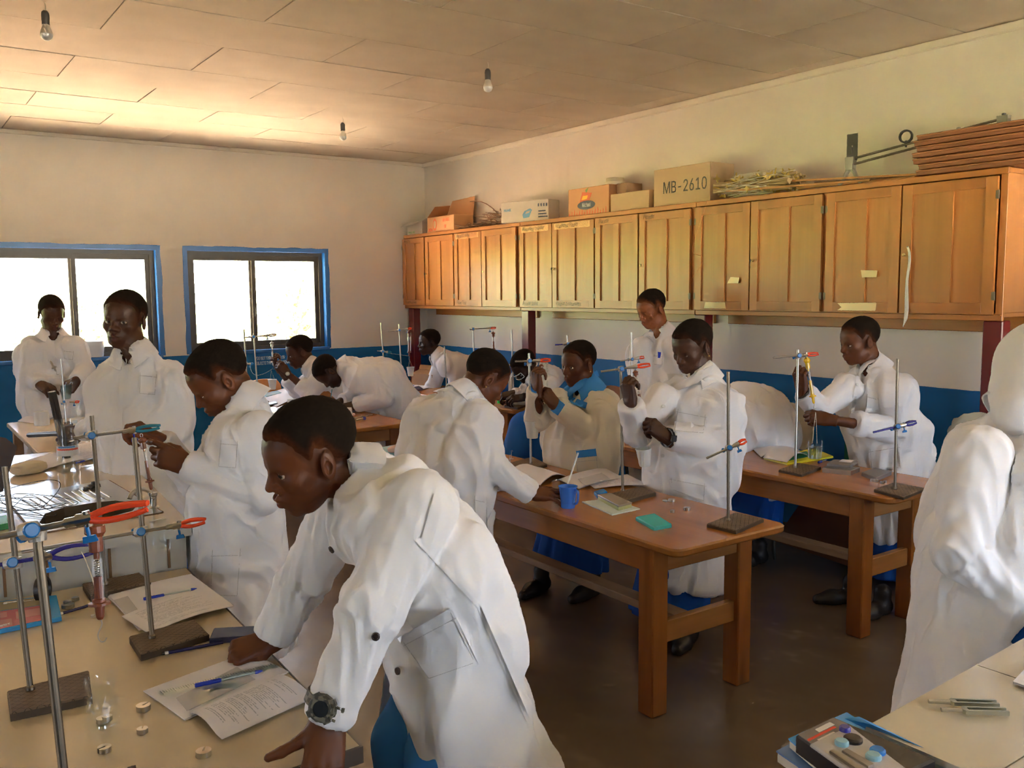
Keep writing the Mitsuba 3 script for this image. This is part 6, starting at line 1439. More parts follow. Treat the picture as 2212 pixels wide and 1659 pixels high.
thread([at(1762, 890, B1[2]-.03), at(1758, 925, B1[2]-.03), at(1755, 958, B1[2]-.02)], 'left thread below the yellow spring balance'); thread([at(1762, 890, B1[2]-.03), at(1764, 930, B1[2]-.03), at(1765, 958, B1[2]-.02)], 'right thread below the yellow spring balance')
B2 = stand([(1888, 1056), (1932, 1041), (1999, 1054), (1952, 1073)], Z1, (1933, 1056), (1939, 775), 'retort stand with the navy clamp at the near end of the table by the cabinets', th=.016)
clamp(B2, 924, (1886, 934), (1948, 919), 'navy clamp on the last stand of the table by the cabinets', jaw='plastic_navy', rodm='plastic_navy', jl=.045)
B0 = stand([(1335, 946), (1365, 936), (1395, 944), (1365, 954)], Z1, (1365, 944), (1364, 718), 'retort stand behind the student with the digital watch, on the table by the cabinets', th=.018, mat='steel')
clamp(B0, 776, (1340, 780), (1376, 774), 'blue knobbed clamp on the stand behind the student with the digital watch', jl=.03, s=.9)
pm('book_yellow', (.62, .55, .02), .4); pm('book_green', (.012, .14, .06), .4)
yb_ = thing('book', 'yellow and green book under the question papers by the cabinets', 'book'); put(slab_px([(1650, 988), (1760, 968), (1800, 985), (1700, 1001)], Z1+.001, Z1+.012), 'book_yellow', yb_, 'cover'); put(slab_px([(1662, 989), (1742, 975), (1752, 985), (1690, 998)], Z1+.012, Z1+.0125, .0002), 'book_green', yb_, 'cover_print')
paper([(1603, 952), (1672, 945), (1728, 976), (1645, 989)], Z1, 'open question paper lying across the yellow book, left leaf', bow=.03, curl=(.02, 0, 0, 0), sheets=2)
paper([(1648, 990), (1688, 962), (1745, 985), (1700, 1000)], Z1+.012, 'open question paper lying across the yellow book, right leaf', bow=.03)
pen((1768, 999), (1786, 993), Z1, 'short blue pen beside the first pencil tin', r=.006)
pm('tin_silver', (.42, .41, .37), .25, 1.0); pm('tin_print', (.12, .11, .11), .35)
boxy([(1776, 1010), (1800, 1001), (1858, 1009), (1838, 1017)], Z1, .026, 'long silver pencil tin, lower of the two', 'tin_silver', 'pencil_tin', 'tin', lid='tin_silver', lidh=.4)
t2 = boxy([(1786, 1001), (1800, 992), (1853, 995), (1836, 1005)], Z1+.026, .014, 'dark printed pencil tin lying on the silver one', 'tin_print', 'pencil_tin', 'tin'); put(slab_px([(1819, 992), (1845, 994), (1838, 999), (1812, 997)], Z1+.040, Z1+.0405, .0001), 'white_print', t2, 'lid_label')
boxy([(1861, 1020), (1890, 1010), (1926, 1018), (1892, 1032)], Z1, .02, 'flat dark pencil tin nearest the last stand', 'tin_print', 'pencil_tin', 'tin')
mass(1884, 1040, Z1, 'tiny bright mass left of its larger neighbour before the flat dark tin', r=.010, h=.012); mass(1892, 1041, Z1, 'bright mass before the flat dark tin', r=.012, h=.013, rot=90); mass(1906, 1045, Z1, 'bright mass beside the plate of the last stand', r=.010, h=.01); mass(1912, 1043, Z1, 'smallest bright mass beside the plate of the last stand', r=.008, h=.01)
paper([(1295, 905), (1335, 893), (1368, 908), (1325, 925)], Z1, 'sheet under the hand of the boy with the pen in his pocket', bow=.01, sheets=2)
mass(1352, 925, Z1, 'silver mass beside the sheet of the boy with the pen in his pocket', r=.018, h=.015)
# ---------------------------------------------------------------- the far tables
Z2 = .75
C1 = stand([(518, 861), (543, 855), (555, 859), (529, 865)], Z2, (536, 860), (527, 712), 'left stand of the pair before the window, on the far table', th=.018, mat='steel')
C2 = stand([(538, 868), (568, 861), (581, 866), (551, 873)], Z2, (558, 866), (548, 720), 'right stand of the pair before the window, on the far table', th=.018, mat='steel')
clamp(C2, 728, (527, 729), (575, 725), 'clamp with brownish jaws before the window on the far table', jl=.06, jaw='brown_plastic')
clamp(C1, 784, (520, 786), (538, 786), 'blue clamp holding a thread, left stand before the window', jl=.02, jaw='plastic_blue', s=.9)
spring_balance((587, 738), (590, 790), C2[2]-.1, 'clear spring balance held up by the student with the wristwatch', r=.013, col='steel')
thread([at(540, 787, C1[2]), at(585, 799, C2[2]-.1), at(588, 797, C2[2]-.1)], 'thread drawn from the blue clamp to the spring balance before the window')
c_ = at(589, 841, C2[2]-.1); cup(c_, .085, .026, .036, 'white cup hanging before the wooden chair back at the far table')
thread([at(586, 800, C2[2]-.1), at(583, 823, C2[2]-.1)], 'left thread of the cup before the wooden chair back'); thread([at(586, 800, C2[2]-.1), at(594, 823, C2[2]-.1)], 'right thread of the cup before the wooden chair back')
paper([(558, 860), (622, 838), (672, 848), (598, 880)], Z2, 'bright question papers spread before the wooden chair', sheets=2, bow=.01); paper([(598, 884), (650, 862), (695, 872), (640, 895)], Z2, 'bright sheet beside the pink case', bow=.01); paper([(664, 884), (706, 866), (742, 878), (690, 893)], Z2, 'sheet under the hand of the student writing with a green pencil', sheets=2, bow=.006); paper([(694, 904), (725, 894), (758, 900), (740, 908)], Z2, 'paper under the upturned cup', sheets=1)
boxy([(565, 850), (600, 843), (608, 848), (575, 856)], Z2, .018, 'pale blue calculator case below the hanging cup', 'glass_blue', 'calculator_case', 'calculator')
boxy([(568, 872), (596, 866), (600, 870), (572, 877)], Z2, .016, 'black calculator lying on the bright papers', 'black_plastic', 'calculator', 'calculator')
pm('pink_case', (.52, .17, .24), .4)
boxy([(640, 868), (685, 861), (690, 866), (645, 874)], Z2, .03, 'pink pencil case on the far table', 'pink_case', 'pencil_case', 'case', ch=.008)
gl = thing('drinking_glass', 'drinking glass of cloudy water beside the pink case', 'glass'); b = pl(630, 873, Z2); put(lathe([(0, 0), (.033, 0), (.035, .004), (.040, .095)], 26, b), 'clear_plastic', gl, 'wall', smooth=60); put(lathe([(0, .003), (.033, .003), (.036, .045), (0, .045)], 24, b), 'cup_white', gl, 'water', smooth=40)
tl = thing('torch', 'black torch lying on the far table with its lens towards us', 'torch'); a, b = pl(723, 889, Z2+.026), pl(790, 874, Z2+.022); put(lathe([(0, 0), (.025, 0), (.027, .004), (.026, .03), (.017, .05), (.016, .20), (0, .20)], 22, a, frame(b-a)), 'black_plastic', tl, 'barrel', smooth=35); put(lathe([(0, -.001), (.021, -.001), (.021, .001)], 20, a, frame(b-a)), 'glass_blue', tl, 'lens')
boxy([(745, 884), (775, 876), (786, 880), (756, 888)], Z2, .018, 'dark calculator beside the torch', 'tin_print', 'calculator', 'calculator')
cup(pl(753, 904, Z2), .082, .025, .035, 'white plastic cup turned upside down near the end of the far table', inv=True)
lc = thing('loose_clamp', 'dismantled clamp with a blue knob lying near the end of the far table', 'clamp'); put(rod(pl(700, 910, Z2+.012), pl(785, 900, Z2+.012), .0055, 10), 'steel_worn', lc, 'rod'); put(cat(*[rod(pl(x, y, Z2+.014), pl(x+9, y-4, Z2+.014), .012, 10) for x, y in ((703, 908), (728, 910), (735, 907))]), 'brown_plastic', lc, 'boss'); put(put_knob(pl(786, 903, Z2+.015), cf(786, 900, 7, .2, 0, 1), .014), 'plastic_navy', lc, 'knob'); put(cat(*[rod(pl(x, y, Z2+.012), pl(x+14, y-3, Z2+.016), .006, 8) for x, y in ((767, 903), (770, 907), (790, 899))]), 'chrome', lc, 'clamp_head')
put(rod(pl(735, 902, Z2+.012), pl(765, 895, Z2+.02), .012, 12), 'pouch_pink', thing('bottle_cork', 'brown cork tube lying beside the upturned cup', 'cork')) 
D1 = stand([(818, 845), (842, 838), (854, 842), (830, 849)], TZ, (833, 843), (823, 697), 'stand with the bluish clamp, left of the pair by the far corner', th=.018, mat='steel')
clamp(D1, 759, (815, 758), (834, 760), 'bluish clamp holding a thread, far corner', jl=.03, jaw='plastic_teal')
D2 = stand([(853, 848), (881, 841), (893, 846), (865, 854)], TZ, (869, 846), (862, 700), 'stand with red jaws before the maroon post in the far corner', th=.018, mat='steel')
clamp(D2, 713, (838, 716), (877, 711), 'clamp with a red jaw before the maroon post in the far corner', jl=.03)
spring_balance((884, 714), (884, 770), D2[2]-.05, 'spring balance before the maroon post in the far corner', r=.015, col='maroon_paint'); c_ = at(887, 812, D2[2]-.05); cup(c_, .085, .026, .036, 'white cup hanging before the cardboard box in the far corner')
thread([at(839, 763, D1[2]), at(884, 769, D2[2]-.05)], 'thread drawn level towards the spring balance in the far corner'); thread([at(885, 778, D2[2]-.05), at(881, 796, D2[2]-.05)], 'left thread of the cup in the far corner'); thread([at(885, 778, D2[2]-.05), at(892, 795, D2[2]-.05)], 'right thread of the cup in the far corner')
E1 = stand([(945, 848), (975, 840), (987, 845), (958, 853)], TZ, (965, 846), (960, 748), 'thin bright stand in front of the student in the far corner', th=.016, mat='steel')
F1 = stand([(1008, 858), (1033, 851), (1045, 856), (1019, 863)], TZ, (1026, 857), (1022, 712), 'stand with blue knobs against the white wall below the far cabinet', th=.016, mat='steel')
clamp(F1, 711, (1014, 711), (1056, 709), 'clamp with a red jaw and blue knobs against the white wall', jl=.04)
spring_balance((1065, 717), (1067, 762), F1[2]-.03, 'spring balance hanging against the white wall below the far cabinet', r=.014)
G1 = stand([(1090, 875), (1112, 867), (1142, 872), (1118, 880)], TZ, (1110, 873), (1105, 712), 'stand before the student with goggles', th=.018, mat='steel')
clamp(G1, 788, (1078, 792), (1116, 786), 'clamp with small red jaws before the student with goggles', jl=.04)
thread([at(1067, 765, F1[2]-.03), at(1072, 774, F1[2]-.1), at(1104, 784, G1[2])], 'thread from the spring balance to the stand before the student with goggles')
H1 = stand([(1216, 912), (1246, 905), (1262, 911), (1232, 918)], TZ, (1238, 912), (1225, 724), 'stand half hidden behind the head of the student with blue lapels', th=.016, mat='steel')
clamp(H1, 743, (1199, 745), (1222, 743), 'navy clamp sticking out behind the head of the student with blue lapels', jaw='plastic_navy', rodm='plastic_navy', jl=.03)
pm('carton_brown', (.21, .125, .062), .8)
bx = thing('cardboard_box', 'brown cardboard box standing open on the far corner table', 'box'); put(slab_px([(889, 806), (905, 798), (948, 801), (934, 810)], TZ+.001, TZ+.13), 'carton_brown', bx, 'body'); put(hull([pl(x, y, TZ+.131)+[0, 0, dz] for x, y, dz in ((905, 798, 0), (948, 801, 0), (944, 796, .03), (908, 793, .03), (905, 798, .003), (948, 801, .003))]), 'carton_brown', bx, 'flap')
boxy([(871, 842), (905, 833), (913, 838), (880, 849)], TZ, .022, 'dark blue book on the far corner table', 'case_navy', 'book', 'book')
paper([(880, 836), (915, 828), (955, 833), (915, 842)], TZ, 'white papers on the far corner table behind the dark blue book', sheets=2, bow=.01); paper([(935, 846), (965, 837), (985, 842), (955, 851)], TZ, 'sheet before the thin bright stand', bow=.004)
pen((888, 834), (905, 831), TZ+.008, 'navy pen on the papers on the far corner table')
paper([(1066, 858), (1100, 846), (1130, 856), (1095, 868)], TZ, 'sheet under the hand of the student with goggles', bow=.006)
solo('green_cap', lathe([(0, 0), (.024, 0), (.024, .022), (.02, .026), (0, .026)], 20, pl(1080, 871, TZ)), pm('green_bright', (.02, .50, .06), .4), 'bright green bottle cap on the table of the student with goggles', 'cap', smooth=35)
cup(pl(1075, 864, TZ), .05, .02, .026, 'small clear cup beside the bright green cap', mat='clear_tint', rim=False); boxy([(1130, 868), (1150, 860), (1165, 865), (1145, 873)], TZ, .02, 'black calculator beside the stand of the student with goggles', 'black_plastic', 'calculator', 'calculator')
# ---------------------------------------------------------------- chairs and what lies behind
pm('ply_orange', (.52, .24, .07), .4); pm('ply_cream', (.62, .54, .38), .45); pm('ply_brown', (.20, .085, .035), .45); pm('chair_white', (.62, .62, .58), .4); pm('tube_dark', (.03, .035, .03), .4)
def chair(px, py, d, w, h, mat, label, face, z=.44, plastic=False):
    "a school chair: bent plywood back and seat on tubes; px, py the middle of the back's top edge"
    k = thing('chair', label, 'chair'); t = at(px, py, d); f = unit([*face[:2], 0]); s = np.cross(f, [0, 0, 1.]); zt = t[2]; P = lambda a, b, c_: np.array([*(t+s*a+f*b)[:2], c_])
    back = sheet(lambda u, v: np.stack([(t+0)[0]+s[0]*(u-.5)*w*(1-.25*np.abs(2*v-1)**4)+f[0]*(-.03*(2*u-1)**2*-1), t[1]+s[1]*(u-.5)*w*(1-.25*np.abs(2*v-1)**4)+f[1]*(.03*(2*u-1)**2), zt-h*v*(1-.0*u)-.03*(np.abs(2*u-1)**3)*(1-v)], -1), 21, 11, .012)
    put(back, mat, k, 'backrest', smooth=40)
    put(sheet(lambda u, v: np.stack([t[0]+s[0]*(u-.5)*w*.95+f[0]*(.04+.40*v), t[1]+s[1]*(u-.5)*w*.95+f[1]*(.04+.40*v), z-.03*v**6+.01*(2*u-1)**2], -1), 15, 13, .012), mat, k, 'seat', smooth=40)
    for q in (-1, 1):
        a = q*w*.42; put(tube(spline([P(a, -.01, zt-h*.5), P(a, .0, z-.02), P(a, -.06, .02)], 14), .011, 8), 'tube_dark' if not plastic else mat, k, 'leg'); put(tube(spline([P(a, .04, z-.025), P(a, .36, z-.025), P(a, .40, z-.08), P(a, .44, .02)], 14), .011, 8), 'tube_dark' if not plastic else mat, k, 'leg')
chair(566, 819, 8.75, .40, .20, 'ply_orange', 'orange plywood chair at the far table below the right window', (.3, -1))
chair(685, 836, 9.0, .36, .18, 'ply_brown', 'brown chair behind the two students bending at the far table', (-.6, -1)) 
chair(1107, 806, 8.5, .38, .42, 'chair_white', 'white plastic chair behind the student with goggles', (-.8, .5), plastic=True)
chair(1328, 834, 6.95, .40, .22, 'ply_brown', 'brown chair back beside the student with blue lapels', (-1, .2))
chair(1690, 868, 5.98, .46, .30, 'ply_cream', 'cream chair with a rounded back behind the bending student', (-1, -.2))
pm('board_red', (.10, .035, .015), .5)
lb = solo('leaning_board', hull([on(x, y, 0, 4.62+e) for x, y in ((1748, 1060), (1870, 1075), (1838, 1225), (1672, 1168)) for e in (0, .018)]), 'board_red', 'reddish brown board leaning below the table by the cabinets', 'board')
gb_ = thing('storage_box', 'dark green box behind the clear hanging cup by the cabinets', 'box'); put(box((4.78, 3.18, .0), (4.98, 3.28, .80), .01), 'book_green', gb_, 'body'); put(box((4.77, 3.17, .80), (4.99, 3.29, .83), .008), 'ply_brown', gb_, 'lid')
pm('bag_print', (.40, .42, .38), .7)
bg = thing('carrier_bag', 'patterned carrier bag beside the hip of the student with the yellow spring balance', 'bag'); c = at(2022, 985, 4.9); m = trimesh.creation.icosphere(subdivisions=3); v = np.array(m.vertices); v = np.sign(v)*np.abs(v)**.7*np.array([.12, .16, .19])*(1+.3*(meshkit.noise(v*3+9)[:, None]-.5)); put(mv(trimesh.Trimesh(v, m.faces, process=False), (5.02, c[1]-.05, .80)), 'bag_print', bg, smooth=True)
for i, m_ in enumerate(('board_red', 'book_yellow', 'board_red', 'tin_print', 'board_red')):
    solo('stacked_crate', box((4.72, 2.02, .002+.152*i), (5.2, 2.46, .15+.152*i), .01), m_, ('lowest', 'second lowest', 'middle', 'second highest', 'topmost')[i]+' crate in the stack behind the student with the yellow spring balance', 'crate', 'crates stacked under the cabinets')
# ---------------------------------------------------------------- the counter in the near right corner
CZ = .90
k = thing('counter', 'tiled cream counter in the near right corner with two tuning forks on it', 'counter')
put(hull([(x, y, z) for x, y in ((1.452, -.6), (1.452, .935), (4.2, 1.06), (4.2, -.6)) for z in (.02, CZ-.012)]), 'bench_front', k, 'body')
xs = [1.432, 1.866, 2.30, 2.73, 3.2, 3.7, 4.2]; ys = [-.6, -.17, .275, .70]
for i in range(6):
    for j in range(4):
        e = lambda x: .922+(x-1.43)*.055
        y1 = ys[j+1] if j < 3 else None; g = .0016
        p = [(xs[i]+g, ys[j]+g), (xs[i+1]-g, ys[j]+g), (xs[i+1]-g, (y1 if y1 else e(xs[i+1]))-g), (xs[i]+g, (y1 if y1 else e(xs[i]))-g)]
        put(hull([(*q, CZ-.012) for q in p]+[(*q, CZ-RNG.uniform(0, .0006)) for q in p]), 'counter_tile' if 'm_counter_tile' in scene else pm('counter_tile', (.60, .52, .37), .16, spec=.55), k, 'tile')
def fork(a, b, label):
    k = thing('tuning_fork', label, 'tuning fork', 'tuning forks on the counter'); A, B = pl(*a, CZ+.008), pl(*b, CZ+.008); x = unit(B-A); L = np.linalg.norm(B-A); s = np.cross([0, 0, 1.], x); u = np.array([0, 0, 1.])
    put(rod(A, A+x*L*.32, .0042, 12), 'chrome', k, 'stem')
    for q in (-1, 1): put(hull([A+x*L*t+s*(q*.007+w)+u*h for t, w, h in ((.36, -.0025, -.004), (.36, .0025, -.004), (.36, -.0025, .004), (.36, .0025, .004), (1, -.0025, -.004), (1, .0025, -.004), (1, -.0025, .004), (1, .0025, .004))]), 'fork_steel', k, 'prong')
    put(hull([A+x*L*t+s*w+u*h for t, w in ((.31, -.004), (.31, .004), (.345, -.0095), (.345, .0095), (.40, -.0095), (.40, .0095)) for h in (-.004, .004)]), 'fork_steel', k, 'yoke')
pm('fork_steel', (.36, .37, .30), .3, 1.0)
fork((2006, 1515), (2155, 1520), 'tuning fork farther from us on the tiled counter'); fork((2033, 1533), (2176, 1537), 'tuning fork nearer to us on the tiled counter')
paper([(2188, 1480), (2225, 1440), (2280, 1460), (2240, 1500)], CZ, 'white papers at the right edge of the tiled counter', sheets=3)
# books and the packed set beside the counter, on a stool
st = thing('stool', 'wooden stool under the pile of books beside the tiled counter', 'stool'); sx0, sx1, sy0, sy1, SZ2 = 1.03, 1.42, .52, .84, .80
put(box((sx0, sy0, SZ2-.03), (sx1, sy1, SZ2), .006), 'leg_wood', st, 'seat')
for x in (sx0+.02, sx1-.06):
    for y in (sy0+.02, sy1-.06): put(box((x, y, 0), (x+.04, y+.04, SZ2-.03), .004), 'leg_wood', st, 'leg')
pm('book_sky', (.03, .25, .62), .35); pm('book_steel', (.08, .17, .38), .4); pm('page_cream', (.6, .55, .45), .8)
def book(pts, z, h, mat, label, group='books piled beside the counter'):
    k = thing('book', label, 'book', group); put(slab_px(pts, z+h*.12, z+h*.88, .0005), 'page_cream', k, 'pages')
    c = np.mean(pts, 0); big = [tuple(c+(np.array(p)-c)*1.02) for p in pts]; put(slab_px(big, z+.0004, z+h*.12, .0004), mat, k, 'cover'); put(slab_px(big, z+h*.88, z+h, .0004), mat, k, 'cover')
book([(1690, 1612), (1800, 1560), (2010, 1690), (1900, 1760)], SZ2, .028, 'tin_print', 'dark covered book at the bottom of the pile'); book([(1680, 1622), (1800, 1560), (2000, 1690), (1880, 1760)], SZ2+.028, .028, 'book_steel', 'steel blue book in the middle of the pile'); book([(1706, 1596), (1830, 1540), (2060, 1690), (1900, 1760)], SZ2+.056, .022, 'book_sky', 'sky blue book at the top of the pile')
bp = thing('package', 'black and grey blister package with blue knobs on the pile of books', 'package'); zb = SZ2+.079; zt = zb+.034
pm('blister_grey', (.38, .37, .37), .25, spec=.6, clearcoat=.5); pm('card_black', (.012, .010, .010), .3); pm('print_red', (.55, .04, .02), .4)
E4 = [(1723, 1583), (1806, 1545), (2010, 1628), (1868, 1690)]
E4 = [(1720, 1586), (1880, 1702), (2020, 1640), (1800, 1548)]
put(slab_px(E4, zb, zt, .004), 'card_black', bp, 'tray'); fq = lambda f, z0, z1, m, nm, c=.0006: put(slab_px(quad(E4, f), z0, z1, c), m, bp, nm)
fq([(.17, .03), (.97, .03), (.97, .62), (.17, .97)], zt, zt+.007, 'blister_grey', 'blister', .004)
fq([(.01, .03), (.30, .03), (.155, .97), (.01, .97)], zt, zt+.0012, 'tin_print', 'card'); fq([(.045, .40), (.10, .40), (.095, .80), (.04, .80)], zt+.0012, zt+.0016, 'white_print', 'barcode_label'); fq([(.115, .05), (.145, .05), (.135, .75), (.105, .75)], zt+.0012, zt+.0016, 'print_red', 'red_stripe')
for f in ([(.17, .20), (.19, .20), (.185, .6), (.165, .6)], [(.205, .12), (.225, .12), (.22, .45), (.20, .45)]): fq(f, zt+.0012, zt+.0016, 'white_print', 'print_line')
for (u, v), r, m in (((.38, .60), .016, 'card_black'), ((.36, .40), .012, 'glass_blue'), ((.64, .62), .013, 'plastic_blue'), ((.68, .48), .013, 'glass_blue'), ((.22, .75), .010, 'plastic_navy')):
    q = quad(E4, [(u, v)])[0]; put(lathe([(0, 0), (r, 0), (r, .006), (r*.8, .009), (0, .009)], 18, pl(*q, zt+.006)), m, bp, 'packed_knob', smooth=35)
fq([(.36, .14), (.9, .14), (.9, .22), (.36, .22)], zt+.006, zt+.012, 'steel', 'packed_rod'); fq([(.42, .30), (.74, .30), (.74, .40), (.42, .40)], zt+.006, zt+.011, 'lid_grey', 'packed_bar')
solo('blue_wrapper', hull([pl(x, y, z) for x, y, z in ((1824, 1552, zb+.02), (1856, 1548, zb+.03), (1885, 1566, zb+.03), (2005, 1620, zb+.02), (2030, 1640, zb+.005), (1900, 1590, zb+.002))]), 'book_sky', 'torn blue wrapper between the package and the tiled counter', 'wrapper')
# ---------------------------------------------------------------- on top of the cabinets
pm('carton', (.40, .255, .13), .75); pm('carton_pale', (.46, .33, .19), .75); pm('carton_white', (.60, .55, .48), .6); pm('carton_orange', (.48, .25, .11), .7); pm('print_orange', (.55, .10, .03), .6); pm('print_blue', (.10, .30, .48), .5); pm('print_green', (.10, .22, .05), .5); pm('print_navy', (.02, .03, .06), .6); pm('ink_black', (.02, .018, .015), .7)
def carton(ya, yb, x0, x1, h, mat, label, rot=0., z=None, flaps=()):
    z = ZT+.003 if z is None else z; k = thing('carton', label, 'box', 'boxes on the wall cabinets'); cx, cy = (x0+x1)/2, (ya+yb)/2; R = rotz(rot)
    G = lambda m: mv(mv(m, (-cx, -cy, 0)), (cx, cy, 0), R)
    put(G(box((x0, yb, z), (x1, ya, z+h), .004)), mat, k, 'body')
    for pts in flaps: put(G(hull([np.array(p) for p in pts]+[np.array(p)+np.array([.0015, .0015, .002]) for p in pts])), mat, k, 'flap')
    # placing print on the face towards the room: u along -y from the left, v up
    def face(u, v, d=.0012): return np.array([x0-d, ya+(yb-ya)*u, z+h*v])
    def end(u, v, d=.0012): return np.array([x0+(x1-x0)*u, yb-d, z+h*v])
    return k, G, face, end
def blob(k, G, f, poly, mat, name): 
    P = [f(*p, .0) for p in poly]; Q = [f(*p, .0014) for p in poly]; put(G(hull(P+Q)), mat, k, name)
def ftext(k, G, s, f, u, v, h, mat, du=1., bold=True, sq=.85):
    m = meshkit.text_mesh(s, h, .0012, bold); w = np.array(m.vertices); o = f(u, v, .0002); e = unit(f(1, v)-f(0, v)); n = unit(f(u, v, .01)-f(u, v, 0)); put(G(trimesh.Trimesh(o+w[:, :1]*e*sq+w[:, 1:2]*np.array([0, 0, 1.])+w[:, 2:]*n, m.faces, process=False)), mat, k, 'lettering')
yof = lambda px, py: on(px, py, 0, XF+.05)[1]
z0 = ZT+.003
k, G, f, e = carton(9.27, 8.93, XF+.03, XF+.25, .14, 'carton_white', 'small open white carton in the far corner on the cabinets', flaps=[[(XF+.03, 9.27, z0+.14), (XF+.03, 8.95, z0+.14), (XF-.06, 8.98, z0+.10), (XF-.06, 9.26, z0+.09)], [(XF+.03, 8.93, z0+.14), (XF+.25, 8.93, z0+.14), (XF+.24, 8.84, z0+.17), (XF+.04, 8.84, z0+.165)]])
ftext(k, G, 'CODES CARE', f, .05, .12, .022, 'print_green')
put(lathe([(0, 0), (.04, 0), (.042, .07), (.03, .09), (.03, .11), (0, .11)], 20, (XF+.12, 9.15, z0+.11)), 'clear_tint', thing('plastic_jar', 'clear jar sticking out of the small white carton in the far corner', 'jar'), smooth=35)
k, G, f, e = carton(8.83, 8.22, XF+.03, XF+.27, .165, 'carton_orange', 'open carton with a red oval and raised flaps on the cabinets', rot=-.05, flaps=[[(XF+.27, 8.83, z0+.165), (XF+.27, 8.22, z0+.165), (XF+.28, 8.20, z0+.36), (XF+.28, 8.70, z0+.35)], [(XF+.03, 8.83, z0+.165), (XF+.27, 8.83, z0+.165), (XF+.20, 8.60, z0+.29), (XF+.02, 8.62, z0+.27)]])
blob(k, G, f, [(.30+.07*math.cos(a), .5+.40*math.sin(a)) for a in np.linspace(0, 6.28, 18)[:-1]], 'print_orange', 'red_oval'); blob(k, G, lambda u, v, d=0: f(u, v, d+.0012), [(.30+.05*math.cos(a), .5+.25*math.sin(a)) for a in np.linspace(0, 6.28, 14)[:-1]], 'carton_pale', 'oval_centre'); ftext(k, G, 'MALARIEX', f, .60, .62, .035, 'print_orange', sq=.6); ftext(k, G, 'INSIDE', f, .05, .10, .03, 'print_orange', sq=.7); blob(k, G, f, [(.66, .2), (.72, .2), (.73, .42), (.65, .42)], 'print_orange', 'red_goblet')
k, G, f, e = carton(7.30, 6.75, XF+.03, XF+.27, .20, 'carton_white', 'white carton with a blue picture of a balance on the cabinets', rot=.32)
blob(k, G, f, [(.48, .18), (.60, .22), (.66, .55), (.62, .62), (.50, .50), (.46, .34)], 'print_blue', 'picture'); blob(k, G, lambda u, v, d=0: f(u, v, d+.0013), [(.52, .38), (.60, .42), (.63, .53), (.54, .48)], 'carton_white', 'picture'); ftext(k, G, 'BALANCE', f, .06, .55, .022, 'print_blue', sq=.6)
for i in range(4): blob(k, G, f, [(.78+.055*i, .68), (.81+.055*i, .68), (.81+.055*i, .82), (.78+.055*i, .82)], 'print_navy', 'handling_mark')
for i in range(3): blob(k, G, f, [(.79, .18+.13*i), (.98-.02*i, .18+.13*i), (.98-.02*i, .24+.13*i), (.79, .24+.13*i)], 'print_navy', 'print_line')
k, G, f, e = carton(6.32, 5.78, XF+.03, XF+.26, .235, 'carton_orange', 'brown carton with a red and orange fruit emblem on the cabinets')
blob(k, G, f, [(.28, .42), (.50, .40), (.60, .78), (.36, .84)], 'print_orange', 'emblem'); blob(k, G, lambda u, v, d=0: f(u, v, d+.0012), [(.34, .55), (.48, .58), (.50, .70), (.38, .70)], 'yellow_plastic', 'emblem'); blob(k, G, lambda u, v, d=0: f(u, v, d+.0013), [(.46, .80), (.52, .98), (.44, .90)], 'print_green', 'emblem_leaf'); blob(k, G, lambda u, v, d=0: f(u, v, d+.0012), [(.46+.22*math.cos(a), .36+.16*math.sin(a)) for a in np.linspace(0, 6.28, 18)[:-1]], 'print_navy', 'emblem_oval'); ftext(k, G, 'Mchad', lambda u, v, d=0: f(u, v, d+.0028), .36, .30, .034, 'white_print', sq=.75)
for i in range(15): blob(k, G, f, [(.02+.064*i, .02), (.045+.064*i, .02), (.045+.064*i, .10+.05*(i % 3)), (.03+.064*i, .14+.05*(i % 3))], 'print_orange', 'border_mark')
put(lathe([(0, 0), (.085, 0), (.088, .012), (.088, .03), (.078, .034), (.075, .055), (.078, .06), (0, .06)], 26, (XF+.17, 5.86, z0+.237)), 'ply_cream', thing('round_tub', 'pale yellow round tub on the carton with the fruit emblem', 'tub'), smooth=35)
k, G, f, e = carton(5.765, 5.64, XF+.10, XF+.28, .09, 'carton_brown', 'small reddish carton behind the plain one, at roof height of the fruit carton', z=z0+.148)
k, G, f, e = carton(5.76, 5.30, XF+.03, XF+.28, .145, 'carton_pale', 'plain brown carton between the fruit carton and the one marked MB-2610')
k, G, f, e = carton(5.25, 4.66, XF+.03, XF+.29, .285, 'carton_pale', 'large brown carton marked MB-2610')
ftext(k, G, 'MB-2610', f, .17, .33, .088, 'ink_black', bold=False, sq=.80)
tw = thing('twig_bundle', 'heap of dried twigs and roots on the cabinets', 'twigs', kind='thing'); g = np.random.default_rng(9)
tws = []
for i in range(70):
    c = np.array([XF+g.uniform(.03, .22), g.uniform(7.30, 8.12), z0+.012]); c[2] += .13*g.uniform(.0, 1)*np.exp(-((c[1]-7.5)/.3)**2); a = g.uniform(-.5, .5); L = g.uniform(.08, .3)
    tws.append(tube(spline([c, c+np.array([g.normal()*.02, L*.5, abs(g.normal())*.02]), c+np.array([g.normal()*.04, L, g.normal()*.02+.015])], 7), np.linspace(.005, .002, 7), 5))
tws.append(tube(spline([(XF+.1, 7.50, z0+.1), (XF+.07, 7.62, z0+.2), (XF+.05, 7.78, z0+.26), (XF+.03, 7.92, z0+.27)], 14), .005, 6))
pm('twig_brown', (.14, .07, .035), .85); put(cat(*tws), 'twig_brown', tw)
